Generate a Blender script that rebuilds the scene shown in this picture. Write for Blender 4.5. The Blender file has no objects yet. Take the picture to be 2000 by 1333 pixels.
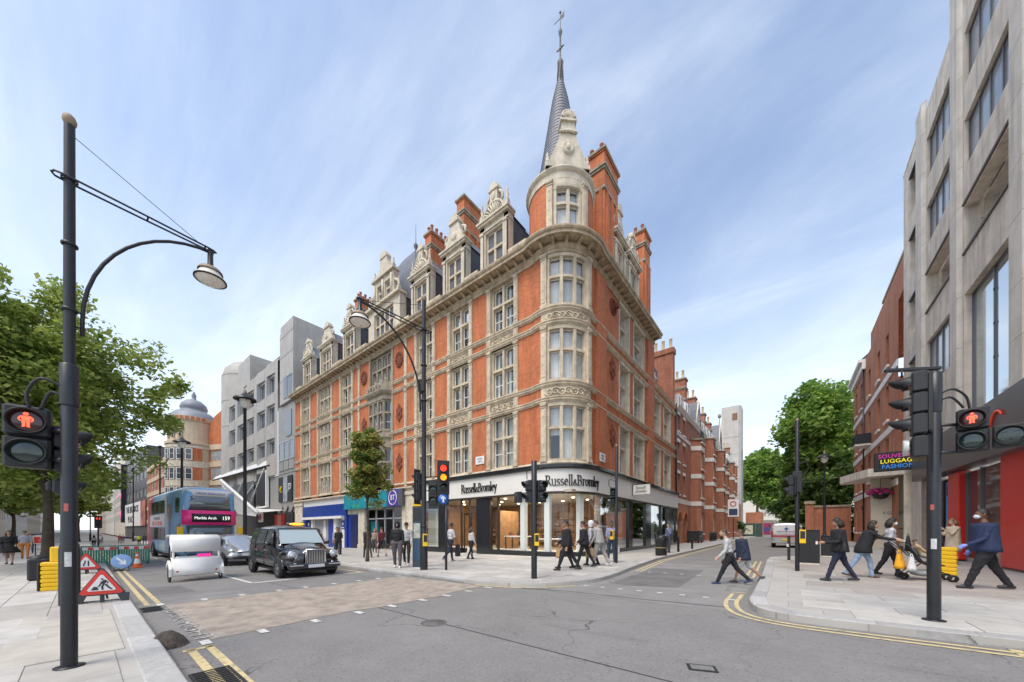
import bpy, bmesh, math, random
import numpy as np
from mathutils import Matrix, Vector, Euler
R = math.radians
random.seed(7)
sc = bpy.context.scene
COL = sc.collection

# ------------------------------------------------------------------ camera
cam_d = bpy.data.cameras.new('camera')
cam = bpy.data.objects.new('camera', cam_d)
COL.objects.link(cam)
cam.location = (0, 0, 1.48)
cam.rotation_euler = (R(90), 0, R(38.7))
cam_d.sensor_fit = 'HORIZONTAL'
cam_d.sensor_width = 36
cam_d.lens = 12.123
cam_d.shift_y = 0.1838
cam_d.clip_start = 0.05
cam_d.clip_end = 6000
sc.camera = cam

# ------------------------------------------------------------------ world, sun, exposure
SUN_EL, SUN_AZ = 60, 178          # elevation; azimuth of the sun measured clockwise from +Y
world = bpy.data.worlds.new('World')
sc.world = world
world.use_nodes = True
wn, wl = world.node_tree.nodes, world.node_tree.links
wn.clear()
w_out = wn.new('ShaderNodeOutputWorld')
w_bg = wn.new('ShaderNodeBackground')
w_sky = wn.new('ShaderNodeTexSky')
w_sky.sky_type = 'NISHITA'
w_sky.sun_disc = False
w_sky.sun_elevation = R(SUN_EL)
w_sky.sun_rotation = R(SUN_AZ)
w_sky.air_density = 1.0
w_sky.dust_density = 1.6
w_sky.ozone_density = 2.2
w_bg.inputs['Strength'].default_value = 0.15
# thin high cloud: noise laid on a flat layer overhead (direction / height), so streaks run to the horizon
w_tc = wn.new('ShaderNodeTexCoord')
w_sep = wn.new('ShaderNodeSeparateXYZ')
wl.new(w_tc.outputs['Generated'], w_sep.inputs[0])
def wmath(op, a, b=None):
    n = wn.new('ShaderNodeMath'); n.operation = op
    for i, q in enumerate((a, b)):
        if q is None: continue
        if isinstance(q, (int, float)): n.inputs[i].default_value = q
        else: wl.new(q, n.inputs[i])
    return n.outputs[0]
zc = wmath('MAXIMUM', w_sep.outputs[2], 0.0)
den = wmath('ADD', zc, 0.16)
cx_, cy_ = wmath('DIVIDE', w_sep.outputs[0], den), wmath('DIVIDE', w_sep.outputs[1], den)
w_cmb = wn.new('ShaderNodeCombineXYZ')
wl.new(cx_, w_cmb.inputs[0]); wl.new(cy_, w_cmb.inputs[1])
def wnoise(rot, scl, nscale, det, rough, dist, lo, hi):
    mp = wn.new('ShaderNodeMapping')
    mp.inputs['Rotation'].default_value = (0, 0, R(rot)); mp.inputs['Scale'].default_value = scl
    wl.new(w_cmb.outputs[0], mp.inputs[0])
    nz = wn.new('ShaderNodeTexNoise')
    nz.inputs['Scale'].default_value = nscale; nz.inputs['Detail'].default_value = det
    nz.inputs['Roughness'].default_value = rough; nz.inputs['Distortion'].default_value = dist
    wl.new(mp.outputs[0], nz.inputs['Vector'])
    mr = wn.new('ShaderNodeMapRange'); mr.interpolation_type = 'SMOOTHSTEP'
    mr.inputs[1].default_value = lo; mr.inputs[2].default_value = hi
    wl.new(nz.outputs[0], mr.inputs[0])
    return mr.outputs[0]
streak = wnoise(-62, (0.34, 1.7, 1), 1.25, 9, 0.62, 0.5, 0.47, 0.80)
veil = wnoise(25, (0.7, 1.0, 1), 0.75, 8, 0.60, 0.8, 0.36, 0.86)
low = wn.new('ShaderNodeMapRange')
low.inputs[1].default_value = 0.02; low.inputs[2].default_value = 0.62
low.inputs[3].default_value = 0.62; low.inputs[4].default_value = 0.0
wl.new(zc, low.inputs[0])
cl = wmath('ADD', wmath('ADD', wmath('MULTIPLY', streak, 0.26), wmath('MULTIPLY', veil, 0.46)), 0.09)
cl = wmath('MINIMUM', wmath('ADD', cl, low.outputs[0]), 0.93)
w_mix = wn.new('ShaderNodeMix'); w_mix.data_type = 'RGBA'
wl.new(cl, w_mix.inputs['Factor'])
wl.new(w_sky.outputs[0], w_mix.inputs['A'])
w_mix.inputs['B'].default_value = (5.05, 5.4, 5.65, 1)
wl.new(w_mix.outputs['Result'], w_bg.inputs['Color'])
wl.new(w_bg.outputs[0], w_out.inputs[0])

sun_d = bpy.data.lights.new('sun', 'SUN')
sun_d.energy = 1.5
sun_d.angle = R(30)
sun_d.color = (1.0, 0.91, 0.79)
sun = bpy.data.objects.new('sun', sun_d)
COL.objects.link(sun)
sun.rotation_euler = (R(90 - SUN_EL), 0, R(180 - SUN_AZ))
sun.location = (0, 0, 60)

sc.view_settings.view_transform = 'Standard'
sc.view_settings.look = 'None'
sc.view_settings.gamma = 1
sc.view_settings.use_curve_mapping = False
sc.view_settings.exposure = 0.82
sc.render.engine = 'CYCLES'
sc.cycles.use_denoising = True
sc.cycles.max_bounces = 6
sc.cycles.transparent_max_bounces = 14
sc.cycles.caustics_reflective = False
sc.cycles.caustics_refractive = False
sc.cycles.sample_clamp_indirect = 4

# ------------------------------------------------------------------ helpers
def gz(x, y=0.0):
    """the street falls gently towards -X"""
    return 0.013 * min(max(x, -160.0), 40.0)
KERB = 0.12

def W(o):
    m = o.matrix_basis.copy()
    if o.parent: return W(o.parent) @ o.matrix_parent_inverse @ m
    return m
def adopt(o, parent):
    o.parent = parent
    o.matrix_parent_inverse = W(parent).inverted()
    return o
def T(x, y, z=0.0, rz=0.0):
    return Matrix.Translation((x, y, z)) @ Matrix.Rotation(R(rz), 4, 'Z')
def put(data, name, parent=None, M=None):
    o = bpy.data.objects.new(name, data)
    COL.objects.link(o)
    if M is not None: o.matrix_basis = M
    if parent: adopt(o, parent)
    return o
def tag(o, label=None, cat=None, group=None, kind=None):
    if label: o['label'] = label
    if cat: o['category'] = cat
    if group: o['group'] = group
    if kind: o['kind'] = kind
    return o
def thing(name, label, cat, M=None, group=None):
    o = put(None, name, None, M)
    o.empty_display_size = 0.2
    return tag(o, label, cat, group)
def kids(o): return [c for c in bpy.data.objects if c.parent == o]
def copy_tree(o, M=None, parent=None, label=None, group=None, _map=None):
    if _map is None:
        _map = {}
        for c in bpy.data.objects:
            if c.parent: _map.setdefault(c.parent.name, []).append(c)
    n = o.copy(); COL.objects.link(n)
    if M is not None: n.matrix_basis = M
    if parent is not None:
        n.parent = parent
    if label: n['label'] = label
    if group: n['group'] = group
    for ch in _map.get(o.name, []):
        copy_tree(ch, None, n, None, None, _map)
    return n

class MB:
    """collects shapes into one mesh"""
    def __init__(s, M=None):
        s.v, s.f, s.mi, s.sm, s.M = [], [], [], [], M
    def add(s, vs, fs, m=0, smooth=False, M=None):
        b = len(s.v)
        if M is not None: vs = [M @ Vector(p) for p in vs]
        if s.M is not None: vs = [s.M @ Vector(p) for p in vs]
        s.v += [tuple(p) for p in vs]
        s.f += [tuple(b + i for i in f) for f in fs]
        s.mi += [m] * len(fs); s.sm += [smooth] * len(fs)
        return s
    def box(s, x0, x1, y0, y1, z0, z1, m=0, M=None):
        vs = [(x0,y0,z0),(x1,y0,z0),(x1,y1,z0),(x0,y1,z0),(x0,y0,z1),(x1,y0,z1),(x1,y1,z1),(x0,y1,z1)]
        return s.add(vs, [(0,3,2,1),(4,5,6,7),(0,1,5,4),(1,2,6,5),(2,3,7,6),(3,0,4,7)], m, False, M)
    def bbox(s, x0, x1, y0, y1, z0, z1, b=0.01, m=0, M=None):
        """box with chamfered upright and top edges"""
        b = min(b, (x1-x0)/2.01, (y1-y0)/2.01, (z1-z0)/2.01)
        def ring(i, z): return [(x0+i+b,y0+i,z),(x1-i-b,y0+i,z),(x1-i,y0+i+b,z),(x1-i,y1-i-b,z),(x1-i-b,y1-i,z),(x0+i+b,y1-i,z),(x0+i,y1-i-b,z),(x0+i,y0+i+b,z)]
        vs = ring(b, z0) + ring(0, z0+b) + ring(0, z1-b) + ring(b, z1)
        fs = [tuple(range(7,-1,-1)), tuple(range(24,32))]
        for k in range(3):
            for i in range(8):
                j = (i+1) % 8
                fs.append((k*8+i, k*8+j, k*8+8+j, k*8+8+i))
        return s.add(vs, fs, m, False, M)
    def prism(s, poly, y0, y1, m=0, M=None, smooth=False):
        """poly in (x,z), counter-clockwise seen from -y, extruded along y"""
        n = len(poly)
        vs = [(x,y0,z) for x,z in poly] + [(x,y1,z) for x,z in poly]
        fs = [tuple(range(n)), tuple(range(2*n-1, n-1, -1))]
        fs += [(i, i+n, (i+1)%n+n, (i+1)%n) for i in range(n)]
        return s.add(vs, fs, m, smooth, M)
    def slab(s, poly, z0, z1, m=0, M=None):
        """poly in (x,y), extruded along z; z0/z1 numbers or functions of x,y"""
        n = len(poly)
        a = (lambda x,y: z0) if not callable(z0) else z0
        b = (lambda x,y: z1) if not callable(z1) else z1
        vs = [(x,y,a(x,y)) for x,y in poly] + [(x,y,b(x,y)) for x,y in poly]
        fs = [tuple(range(n-1,-1,-1)), tuple(range(n, 2*n))]
        fs += [(i, (i+1)%n, (i+1)%n+n, i+n) for i in range(n)]
        return s.add(vs, fs, m, False, M)
    def tube(s, pts, r, n=8, m=0, cap=True, smooth=True, M=None, closed=False, flat=1.0):
        pts = [Vector(p) for p in pts]
        k = len(pts)
        rs = [r]*k if isinstance(r, (int,float)) else list(r)
        vs, fs = [], []
        u = None
        for i, p in enumerate(pts):
            if closed: d = pts[(i+1)%k] - pts[i-1]
            else: d = (pts[min(i+1,k-1)] - pts[max(i-1,0)])
            d.normalize()
            if u is None:
                ref = Vector((0,0,1)) if abs(d.z) < .9 else Vector((1,0,0))
                u = d.cross(ref).normalized()
            else:
                u = (u - d*u.dot(d))
                if u.length < 1e-6: u = d.orthogonal()
                u.normalize()
            w = d.cross(u)
            for j in range(n):
                a = 2*math.pi*j/n
                vs.append(p + u*(rs[i]*math.cos(a)) + w*(rs[i]*flat*math.sin(a)))
        rng = k if closed else k-1
        for i in range(rng):
            for j in range(n):
                a, b = i*n+j, i*n+(j+1)%n
                c, e = ((i+1)%k)*n+(j+1)%n, ((i+1)%k)*n+j
                fs.append((a,b,c,e))
        if cap and not closed:
            fs.append(tuple(range(n-1,-1,-1))); fs.append(tuple(range((k-1)*n, k*n)))
        return s.add(vs, fs, m, smooth, M)
    def lathe(s, prof, n=16, m=0, M=None, a0=0.0, a1=360.0, smooth=True, cap=False):
        """prof: list of (radius, z), revolved about z"""
        full = abs(a1-a0) >= 359.9
        k = n if full else n+1
        vs, fs = [], []
        for r, z in prof:
            for j in range(k):
                a = R(a0 + (a1-a0)*j/n)
                vs.append((r*math.cos(a), r*math.sin(a), z))
        for i in range(len(prof)-1):
            for j in range(n):
                jj = (j+1) % k
                fs.append((i*k+j, i*k+jj, (i+1)*k+jj, (i+1)*k+j))
        if cap and full:
            fs.append(tuple(range(n-1,-1,-1))); fs.append(tuple(range((len(prof)-1)*k, len(prof)*k)))
        return s.add(vs, fs, m, smooth, M)
    def ball(s, c, r, n=12, m=0, M=None):
        rx, ry, rz = (r,r,r) if isinstance(r,(int,float)) else r
        h = n//2
        vs, fs = [], []
        for i in range(h+1):
            t = math.pi*i/h
            for j in range(n):
                a = 2*math.pi*j/n
                vs.append((c[0]+rx*math.sin(t)*math.cos(a), c[1]+ry*math.sin(t)*math.sin(a), c[2]-rz*math.cos(t)))
        for i in range(h):
            for j in range(n):
                fs.append((i*n+j, i*n+(j+1)%n, (i+1)*n+(j+1)%n, (i+1)*n+j))
        return s.add(vs, fs, m, True, M)
    def sweep(s, path, prof, m=0, closed_prof=True, smooth=False, caps=True):
        """path: plan points (x,y) walked with the outside on the right; prof: (out, z)"""
        k, n = len(path), len(prof)
        vs, fs = [], []
        for i in range(k):
            p = Vector(path[i])
            d0 = (p - Vector(path[i-1])).normalized() if i > 0 else None
            d1 = (Vector(path[i+1]) - p).normalized() if i < k-1 else None
            d0 = d0 or d1; d1 = d1 or d0
            n0, n1 = Vector((d0.y,-d0.x)), Vector((d1.y,-d1.x))
            b = (n0+n1).normalized()
            sc_ = 1/max(b.dot(n0), .35)
            for o, z in prof:
                q = p + b*(o*sc_)
                vs.append((q.x, q.y, z))
        e = n if closed_prof else n-1
        for i in range(k-1):
            for j in range(e):
                jj = (j+1) % n
                fs.append((i*n+j, i*n+jj, (i+1)*n+jj, (i+1)*n+j))
        if closed_prof and caps:
            fs.append(tuple(range(n-1,-1,-1))); fs.append(tuple(range((k-1)*n, k*n)))
        return s.add(vs, fs, m, smooth)
    def wall(s, x0, x1, z0, z1, holes=(), depth=0.2, m=0, y=0.0, M=None):
        """front wall at y with rectangular openings (hx0,hx1,hz0,hz1) and their reveals"""
        xs = sorted({x0,x1,*[min(max(h[i],x0),x1) for h in holes for i in (0,1)]})
        zs = sorted({z0,z1,*[min(max(h[i],z0),z1) for h in holes for i in (2,3)]})
        vs, fs = [], []
        for i in range(len(xs)-1):
            for j in range(len(zs)-1):
                cx, cz = (xs[i]+xs[i+1])/2, (zs[j]+zs[j+1])/2
                if any(h[0] < cx < h[1] and h[2] < cz < h[3] for h in holes): continue
                b = len(vs)
                vs += [(xs[i],y,zs[j]),(xs[i+1],y,zs[j]),(xs[i+1],y,zs[j+1]),(xs[i],y,zs[j+1])]
                fs.append((b,b+1,b+2,b+3))
        for a, b_, c, d in holes:
            k = len(vs)
            vs += [(a,y,c),(b_,y,c),(b_,y,d),(a,y,d),(a,y+depth,c),(b_,y+depth,c),(b_,y+depth,d),(a,y+depth,d)]
            fs += [(k,k+4,k+5,k+1),(k+1,k+5,k+6,k+2),(k+2,k+6,k+7,k+3),(k+3,k+7,k+4,k)]
        return s.add(vs, fs, m, False, M)
    def mesh(s, name, mats=(), weld=False, recalc=True):
        me = bpy.data.meshes.new(name)
        me.from_pydata(s.v, [], s.f)
        for q in (mats if isinstance(mats, (list,tuple)) else [mats]): me.materials.append(q)
        me.polygons.foreach_set('material_index', s.mi)
        me.polygons.foreach_set('use_smooth', s.sm)
        if weld or recalc:
            bm = bmesh.new(); bm.from_mesh(me)
            if weld: bmesh.ops.remove_doubles(bm, verts=bm.verts, dist=1e-4)
            if recalc: bmesh.ops.recalc_face_normals(bm, faces=bm.faces)
            bm.to_mesh(me); bm.free()
        me.update()
        return me
    def build(s, name, mats, parent=None, M=None, weld=False, recalc=True):
        return put(s.mesh(name, mats, weld, recalc), name, parent, M)

def text_mb(mb, txt, size, M, m=0, depth=0.01, sx=1.0, align='CENTER'):
    """flat lettering from the built-in font, standing in the local x-z plane facing -y"""
    cu = bpy.data.curves.new('lettering', 'FONT')
    cu.body = txt; cu.size = size; cu.extrude = depth/2
    cu.align_x = align; cu.align_y = 'CENTER'; cu.resolution_u = 2
    ob = bpy.data.objects.new('lettering', cu)
    me = bpy.data.meshes.new_from_object(ob)
    Q = M @ Matrix.Rotation(R(90), 4, 'X') @ Matrix.Diagonal((sx,1,1,1))
    mb.add([Q @ v.co for v in me.vertices], [tuple(p.vertices) for p in me.polygons], m)
    bpy.data.objects.remove(ob); bpy.data.curves.remove(cu); bpy.data.meshes.remove(me)

# ------------------------------------------------------------------ materials
def _tree(name):
    m = bpy.data.materials.new(name); m.use_nodes = True
    return m, m.node_tree.nodes, m.node_tree.links, m.node_tree.nodes['Principled BSDF']
def mat(name, c, rough=.6, metal=0.0, spec=.5, vary=0.0, vscale=4.0, bump=0.0, bscale=30.0, coat=0.0, emit=None, world=True, streak=0.0, alpha=None):
    m, n, l, p = _tree(name)
    p.inputs['Roughness'].default_value = rough
    p.inputs['Metallic'].default_value = metal
    p.inputs['Specular IOR Level'].default_value = spec
    p.inputs['Coat Weight'].default_value = coat
    p.inputs['Coat Roughness'].default_value = .04
    p.inputs['Base Color'].default_value = (*c, 1)
    if emit:
        p.inputs['Emission Color'].default_value = (*emit[:3], 1); p.inputs['Emission Strength'].default_value = emit[3]
    src = None
    if vary or bump or streak:
        if world:
            g = n.new('ShaderNodeNewGeometry'); src = g.outputs['Position']
        else:
            g = n.new('ShaderNodeTexCoord'); src = g.outputs['Object']
    if vary or streak:
        nz = n.new('ShaderNodeTexNoise'); nz.inputs['Scale'].default_value = vscale
        nz.inputs['Detail'].default_value = 6; nz.inputs['Roughness'].default_value = .65
        l.new(src, nz.inputs['Vector'])
        mx = n.new('ShaderNodeMix'); mx.data_type = 'RGBA'
        rp = n.new('ShaderNodeMapRange'); rp.inputs[1].default_value = .3; rp.inputs[2].default_value = .7
        l.new(nz.outputs[0], rp.inputs[0]); l.new(rp.outputs[0], mx.inputs['Factor'])
        mx.inputs['A'].default_value = (*[max(q*(1-vary),0) for q in c], 1)
        mx.inputs['B'].default_value = (*[min(q*(1+vary),1) for q in c], 1)
        cur = mx.outputs['Result']
        if streak:
            mp = n.new('ShaderNodeMapping'); mp.inputs['Scale'].default_value = (1,1,.06)
            l.new(src, mp.inputs[0])
            n2 = n.new('ShaderNodeTexNoise'); n2.inputs['Scale'].default_value = 3.5; n2.inputs['Detail'].default_value = 5
            l.new(mp.outputs[0], n2.inputs['Vector'])
            r2 = n.new('ShaderNodeMapRange'); r2.inputs[1].default_value = .42; r2.inputs[2].default_value = .72
            r2.inputs[3].default_value = 0; r2.inputs[4].default_value = streak
            l.new(n2.outputs[0], r2.inputs[0])
            m2 = n.new('ShaderNodeMix'); m2.data_type = 'RGBA'
            l.new(r2.outputs[0], m2.inputs['Factor']); l.new(cur, m2.inputs['A'])
            m2.inputs['B'].default_value = (*[q*.35 for q in c], 1)
            cur = m2.outputs['Result']
        l.new(cur, p.inputs['Base Color'])
    if bump:
        nb = n.new('ShaderNodeTexNoise'); nb.inputs['Scale'].default_value = bscale; nb.inputs['Detail'].default_value = 4
        l.new(src, nb.inputs['Vector'])
        bp = n.new('ShaderNodeBump'); bp.inputs['Strength'].default_value = bump; bp.inputs['Distance'].default_value = .02
        l.new(nb.outputs[0], bp.inputs['Height']); l.new(bp.outputs[0], p.inputs['Normal'])
    return m
def brick_mat(name, c1, c2, mortar, bw=.225, bh=.075, ms=.012, vary=.25, soot=0.35):
    """brick courses: u runs along the wall whichever axis it follows"""
    m, n, l, p = _tree(name)
    g = n.new('ShaderNodeNewGeometry'); sp = n.new('ShaderNodeSeparateXYZ'); l.new(g.outputs['Position'], sp.inputs[0])
    ad = n.new('ShaderNodeMath'); l.new(sp.outputs[0], ad.inputs[0]); l.new(sp.outputs[1], ad.inputs[1])
    cb = n.new('ShaderNodeCombineXYZ'); l.new(ad.outputs[0], cb.inputs[0]); l.new(sp.outputs[2], cb.inputs[1])
    bt = n.new('ShaderNodeTexBrick'); l.new(cb.outputs[0], bt.inputs['Vector'])
    bt.inputs['Color1'].default_value = (*c1,1); bt.inputs['Color2'].default_value = (*c2,1); bt.inputs['Mortar'].default_value = (*mortar,1)
    bt.inputs['Scale'].default_value = 1; bt.inputs['Brick Width'].default_value = bw; bt.inputs['Row Height'].default_value = bh
    bt.inputs['Mortar Size'].default_value = ms; bt.inputs['Mortar Smooth'].default_value = .3
    nz = n.new('ShaderNodeTexNoise'); nz.inputs['Scale'].default_value = .7; nz.inputs['Detail'].default_value = 7; nz.inputs['Roughness'].default_value = .7
    l.new(g.outputs['Position'], nz.inputs['Vector'])
    rp = n.new('ShaderNodeMapRange'); rp.inputs[1].default_value = .42; rp.inputs[2].default_value = .75; rp.inputs[4].default_value = soot
    l.new(nz.outputs[0], rp.inputs[0])
    mx = n.new('ShaderNodeMix'); mx.data_type = 'RGBA'
    l.new(rp.outputs[0], mx.inputs['Factor']); l.new(bt.outputs['Color'], mx.inputs['A'])
    mx.inputs['B'].default_value = (*[q*.45 for q in c1], 1)
    mp = n.new('ShaderNodeMapping'); mp.inputs['Scale'].default_value = (1.6,1.6,.22); l.new(g.outputs['Position'], mp.inputs[0])
    n3 = n.new('ShaderNodeTexNoise'); n3.inputs['Scale'].default_value = 1.6; n3.inputs['Detail'].default_value = 8; n3.inputs['Roughness'].default_value = .72; l.new(mp.outputs[0], n3.inputs['Vector'])
    r3 = n.new('ShaderNodeMapRange'); r3.inputs[1].default_value = .34; r3.inputs[2].default_value = .70; r3.inputs[3].default_value = 1.18; r3.inputs[4].default_value = .68; l.new(n3.outputs[0], r3.inputs[0])
    hs = n.new('ShaderNodeHueSaturation'); l.new(mx.outputs['Result'], hs.inputs['Color']); l.new(r3.outputs[0], hs.inputs['Value'])
    l.new(hs.outputs[0], p.inputs['Base Color'])
    p.inputs['Roughness'].default_value = .85
    bp = n.new('ShaderNodeBump'); bp.inputs['Strength'].default_value = .35; bp.inputs['Distance'].default_value = .01; bp.invert = True
    l.new(bt.outputs['Fac'], bp.inputs['Height']); l.new(bp.outputs[0], p.inputs['Normal'])
    return m
def glass_mat(name, tint=(.75,.8,.8), refl=.12, dark=0.0):
    """thin sheet glass: see-through with a mirror sheen that grows at grazing angles"""
    m = bpy.data.materials.new(name); m.use_nodes = True
    n, l = m.node_tree.nodes, m.node_tree.links; n.clear()
    o = n.new('ShaderNodeOutputMaterial'); tr = n.new('ShaderNodeBsdfTransparent'); gl = n.new('ShaderNodeBsdfGlossy')
    tr.inputs[0].default_value = (*tint,1); gl.inputs['Roughness'].default_value = .02; gl.inputs[0].default_value = (.95,.97,1,1)
    lw = n.new('ShaderNodeLayerWeight'); lw.inputs['Blend'].default_value = .22
    mr = n.new('ShaderNodeMapRange'); mr.inputs[3].default_value = refl; mr.inputs[4].default_value = .6
    l.new(lw.outputs['Fresnel'], mr.inputs[0])
    mx = n.new('ShaderNodeMixShader'); l.new(mr.outputs[0], mx.inputs[0]); l.new(tr.outputs[0], mx.inputs[1]); l.new(gl.outputs[0], mx.inputs[2])
    l.new(mx.outputs[0], o.inputs[0])
    return m

MAT = {}
BRK = MAT['brick'] = brick_mat('orange_brick', (.66,.165,.043), (.47,.10,.030), (.50,.26,.14), soot=.46)
BRK2 = MAT['brick2'] = brick_mat('dark_red_brick', (.46,.135,.062), (.32,.085,.042), (.38,.24,.16), soot=.42)
BRK3 = MAT['brick3'] = brick_mat('red_brick', (.54,.175,.080), (.40,.12,.055), (.44,.28,.18), soot=.35)
STN = MAT['stone'] = mat('buff_stone', (.61,.515,.375), .85, vary=.24, vscale=2.2, bump=.25, bscale=22, streak=.42)
STN2 = MAT['stone2'] = mat('pale_stone', (.63,.56,.44), .85, vary=.22, vscale=2.2, bump=.2, bscale=22, streak=.35)
STN3 = MAT['stone3'] = mat('grimy_stone', (.36,.31,.23), .88, vary=.28, vscale=3, bump=.25, bscale=22, streak=.55)
WHT = MAT['white'] = mat('white_paint', (.80,.79,.76), .5, vary=.05, vscale=5)
SLT = MAT['slate'] = mat('roof_slate', (.150,.160,.185), .55, vary=.30, vscale=6, bump=.3, bscale=14, streak=.25)
LED = MAT['lead'] = mat('lead_sheet', (.10,.105,.12), .6, vary=.25, vscale=3)
GLS = MAT['glass'] = glass_mat('window_glass', (.86,.88,.87), refl=.08)
SGL = MAT['shop_glass'] = glass_mat('shop_glass', (.93,.96,.95), refl=.045)
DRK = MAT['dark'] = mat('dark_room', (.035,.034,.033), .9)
CUR = MAT['curtain'] = mat('net_curtain', (.80,.79,.76), .9, vary=.12, vscale=3)
STNC = mat('weathered_stone', (.47,.375,.25), .88, vary=.3, vscale=2.5, bump=.3, bscale=22, streak=.6)
BLK = MAT['black'] = mat('black_paint', (.014,.015,.018), .38, spec=.5, vary=.3, vscale=9, bump=.03, bscale=60)
BLKM = MAT['black_matt'] = mat('black_plastic', (.018,.019,.021), .55, vary=.2, vscale=12)
BGR = MAT['granite'] = mat('black_granite', (.022,.023,.026), .12, vary=.4, vscale=40)
YEL = MAT['yellow'] = mat('yellow_plastic', (.86,.52,.01), .4, vary=.06, vscale=6)
# ================================================================== the ground, road, pavements
def asphalt_mat():
    m, n, l, p = _tree('asphalt')
    g = n.new('ShaderNodeNewGeometry'); P = g.outputs['Position']
    def nz(scale, det=5, rough=.6, mp=None):
        q = n.new('ShaderNodeTexNoise'); q.inputs['Scale'].default_value = scale; q.inputs['Detail'].default_value = det; q.inputs['Roughness'].default_value = rough
        if mp:
            k = n.new('ShaderNodeMapping'); k.inputs['Scale'].default_value = mp; l.new(P, k.inputs[0]); l.new(k.outputs[0], q.inputs['Vector'])
        else: l.new(P, q.inputs['Vector'])
        return q.outputs[0]
    def mix(a, b, f, lo=.3, hi=.7, amt=1.0):
        r = n.new('ShaderNodeMapRange'); r.inputs[1].default_value = lo; r.inputs[2].default_value = hi; r.inputs[4].default_value = amt
        l.new(f, r.inputs[0])
        x = n.new('ShaderNodeMix'); x.data_type = 'RGBA'; l.new(r.outputs[0], x.inputs['Factor'])
        for s_, q in (('A',a),('B',b)):
            if isinstance(q, tuple): x.inputs[s_].default_value = (*q,1)
            else: l.new(q, x.inputs[s_])
        return x.outputs['Result']
    c = mix((.185,.177,.168), (.25,.24,.228), nz(.55,7,.7))
    c = mix(c, (.135,.130,.124), nz(1.0,6,.6,(.10,.9,1)), .56, .80, .55)      # tyre tracks along the main road
    c = mix(c, (.28,.27,.255), nz(5.5,6,.75), .52, .80, .6)
    c = mix(c, (.34,.33,.31), nz(42,3,.6), .58, .74, .8)                    # pale chippings
    c = mix(c, (.05,.048,.046), nz(30,3,.6), .57, .76, .75)                  # pores
    c = mix(c, (.07,.068,.066), nz(.33,4,.5), .66, .74, .5)                   # damp stains
    dn = n.new('ShaderNodeTexNoise'); dn.inputs['Scale'].default_value = 1.4; dn.inputs['Detail'].default_value = 6; l.new(P, dn.inputs['Vector'])
    vm = n.new('ShaderNodeVectorMath'); vm.operation = 'MULTIPLY_ADD'; vm.inputs[1].default_value = (.9,.9,.9); l.new(dn.outputs['Color'], vm.inputs[0]); l.new(P, vm.inputs[2])
    vo = n.new('ShaderNodeTexVoronoi'); vo.feature = 'DISTANCE_TO_EDGE'; vo.inputs['Scale'].default_value = .42; l.new(vm.outputs[0], vo.inputs['Vector'])
    ck = n.new('ShaderNodeMath'); ck.operation = 'LESS_THAN'; ck.inputs[1].default_value = .0045; l.new(vo.outputs['Distance'], ck.inputs[0])
    gt = n.new('ShaderNodeMath'); gt.operation = 'MULTIPLY'; l.new(ck.outputs[0], gt.inputs[0]); l.new(nz(.5,3,.5), gt.inputs[1])
    c = mix(c, (.055,.052,.05), gt.outputs[0], .42, .62, .8)                # hairline cracks
    c = mix(c, (.10,.096,.091), nz(.9,5,.7,(.22,1.6,1)), .58, .76, .5)       # oil and rubber along the lanes
    l.new(c, p.inputs['Base Color'])
    p.inputs['Roughness'].default_value = .82; p.inputs['Specular IOR Level'].default_value = .3
    b = n.new('ShaderNodeBump'); b.inputs['Strength'].default_value = .5; b.inputs['Distance'].default_value = .012
    l.new(nz(90,3,.6), b.inputs['Height']); l.new(b.outputs[0], p.inputs['Normal'])
    return m
ASPH = asphalt_mat()
mb = MB()
xs, ys = (-2500,-160,40,2500), (-2500,2500)
mb.add([(x,y,gz(x)) for x in xs for y in ys], [(0,2,3,1),(2,4,5,3),(4,6,7,5)])
road = tag(mb.build('road', ASPH), kind='structure')

def sheet(mb, poly, lift, m=0):
    n = len(poly)
    mb.add([(x,y,gz(x)+lift) for x,y in poly], [tuple(range(n))], m)
TILT = -math.atan(.013)
def TG(x, y, dz=0.0, rz=0.0):
    """a place on the sloping ground"""
    return Matrix.Translation((x, y, gz(x)+dz)) @ Matrix.Rotation(TILT, 4, 'Y') @ Matrix.Rotation(R(rz), 4, 'Z')
def TP(x, y, dz=0.0, rz=0.0):
    """upright on the pavement"""
    return T(x, y, gz(x)+KERB+dz, rz)

PATCH = mat('dark_asphalt', (.155,.15,.143), .85, vary=.25, vscale=1.5, bump=.4, bscale=90)
PATCH2 = mat('pale_asphalt', (.235,.226,.214), .85, vary=.18, vscale=1.2, bump=.4, bscale=90)
BUFF = mat('buff_anti_skid', (.335,.285,.235), .9, vary=.30, vscale=3.5, bump=.5, bscale=80, streak=0)
def worn_mat(name, c, lo, hi, sc_=9):
    m, n, l, p = _tree(name); g = n.new('ShaderNodeNewGeometry'); nz = n.new('ShaderNodeTexNoise'); nz.inputs['Scale'].default_value = sc_; nz.inputs['Detail'].default_value = 9; nz.inputs['Roughness'].default_value = .75; l.new(g.outputs['Position'], nz.inputs['Vector'])
    r = n.new('ShaderNodeMapRange'); r.inputs[1].default_value = lo; r.inputs[2].default_value = hi; l.new(nz.outputs[0], r.inputs[0])
    x = n.new('ShaderNodeMix'); x.data_type = 'RGBA'; l.new(r.outputs[0], x.inputs['Factor']); x.inputs['A'].default_value = (*c,1); x.inputs['B'].default_value = (.20,.193,.183,1); l.new(x.outputs['Result'], p.inputs['Base Color']); p.inputs['Roughness'].default_value = .8
    return m
YPT = worn_mat('yellow_road_paint', (.60,.49,.25), .50, .66)
WPT = worn_mat('white_road_paint', (.62,.60,.56), .50, .66)
WPT2 = worn_mat('faded_road_lettering', (.55,.53,.49), .40, .56, 14)
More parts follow.
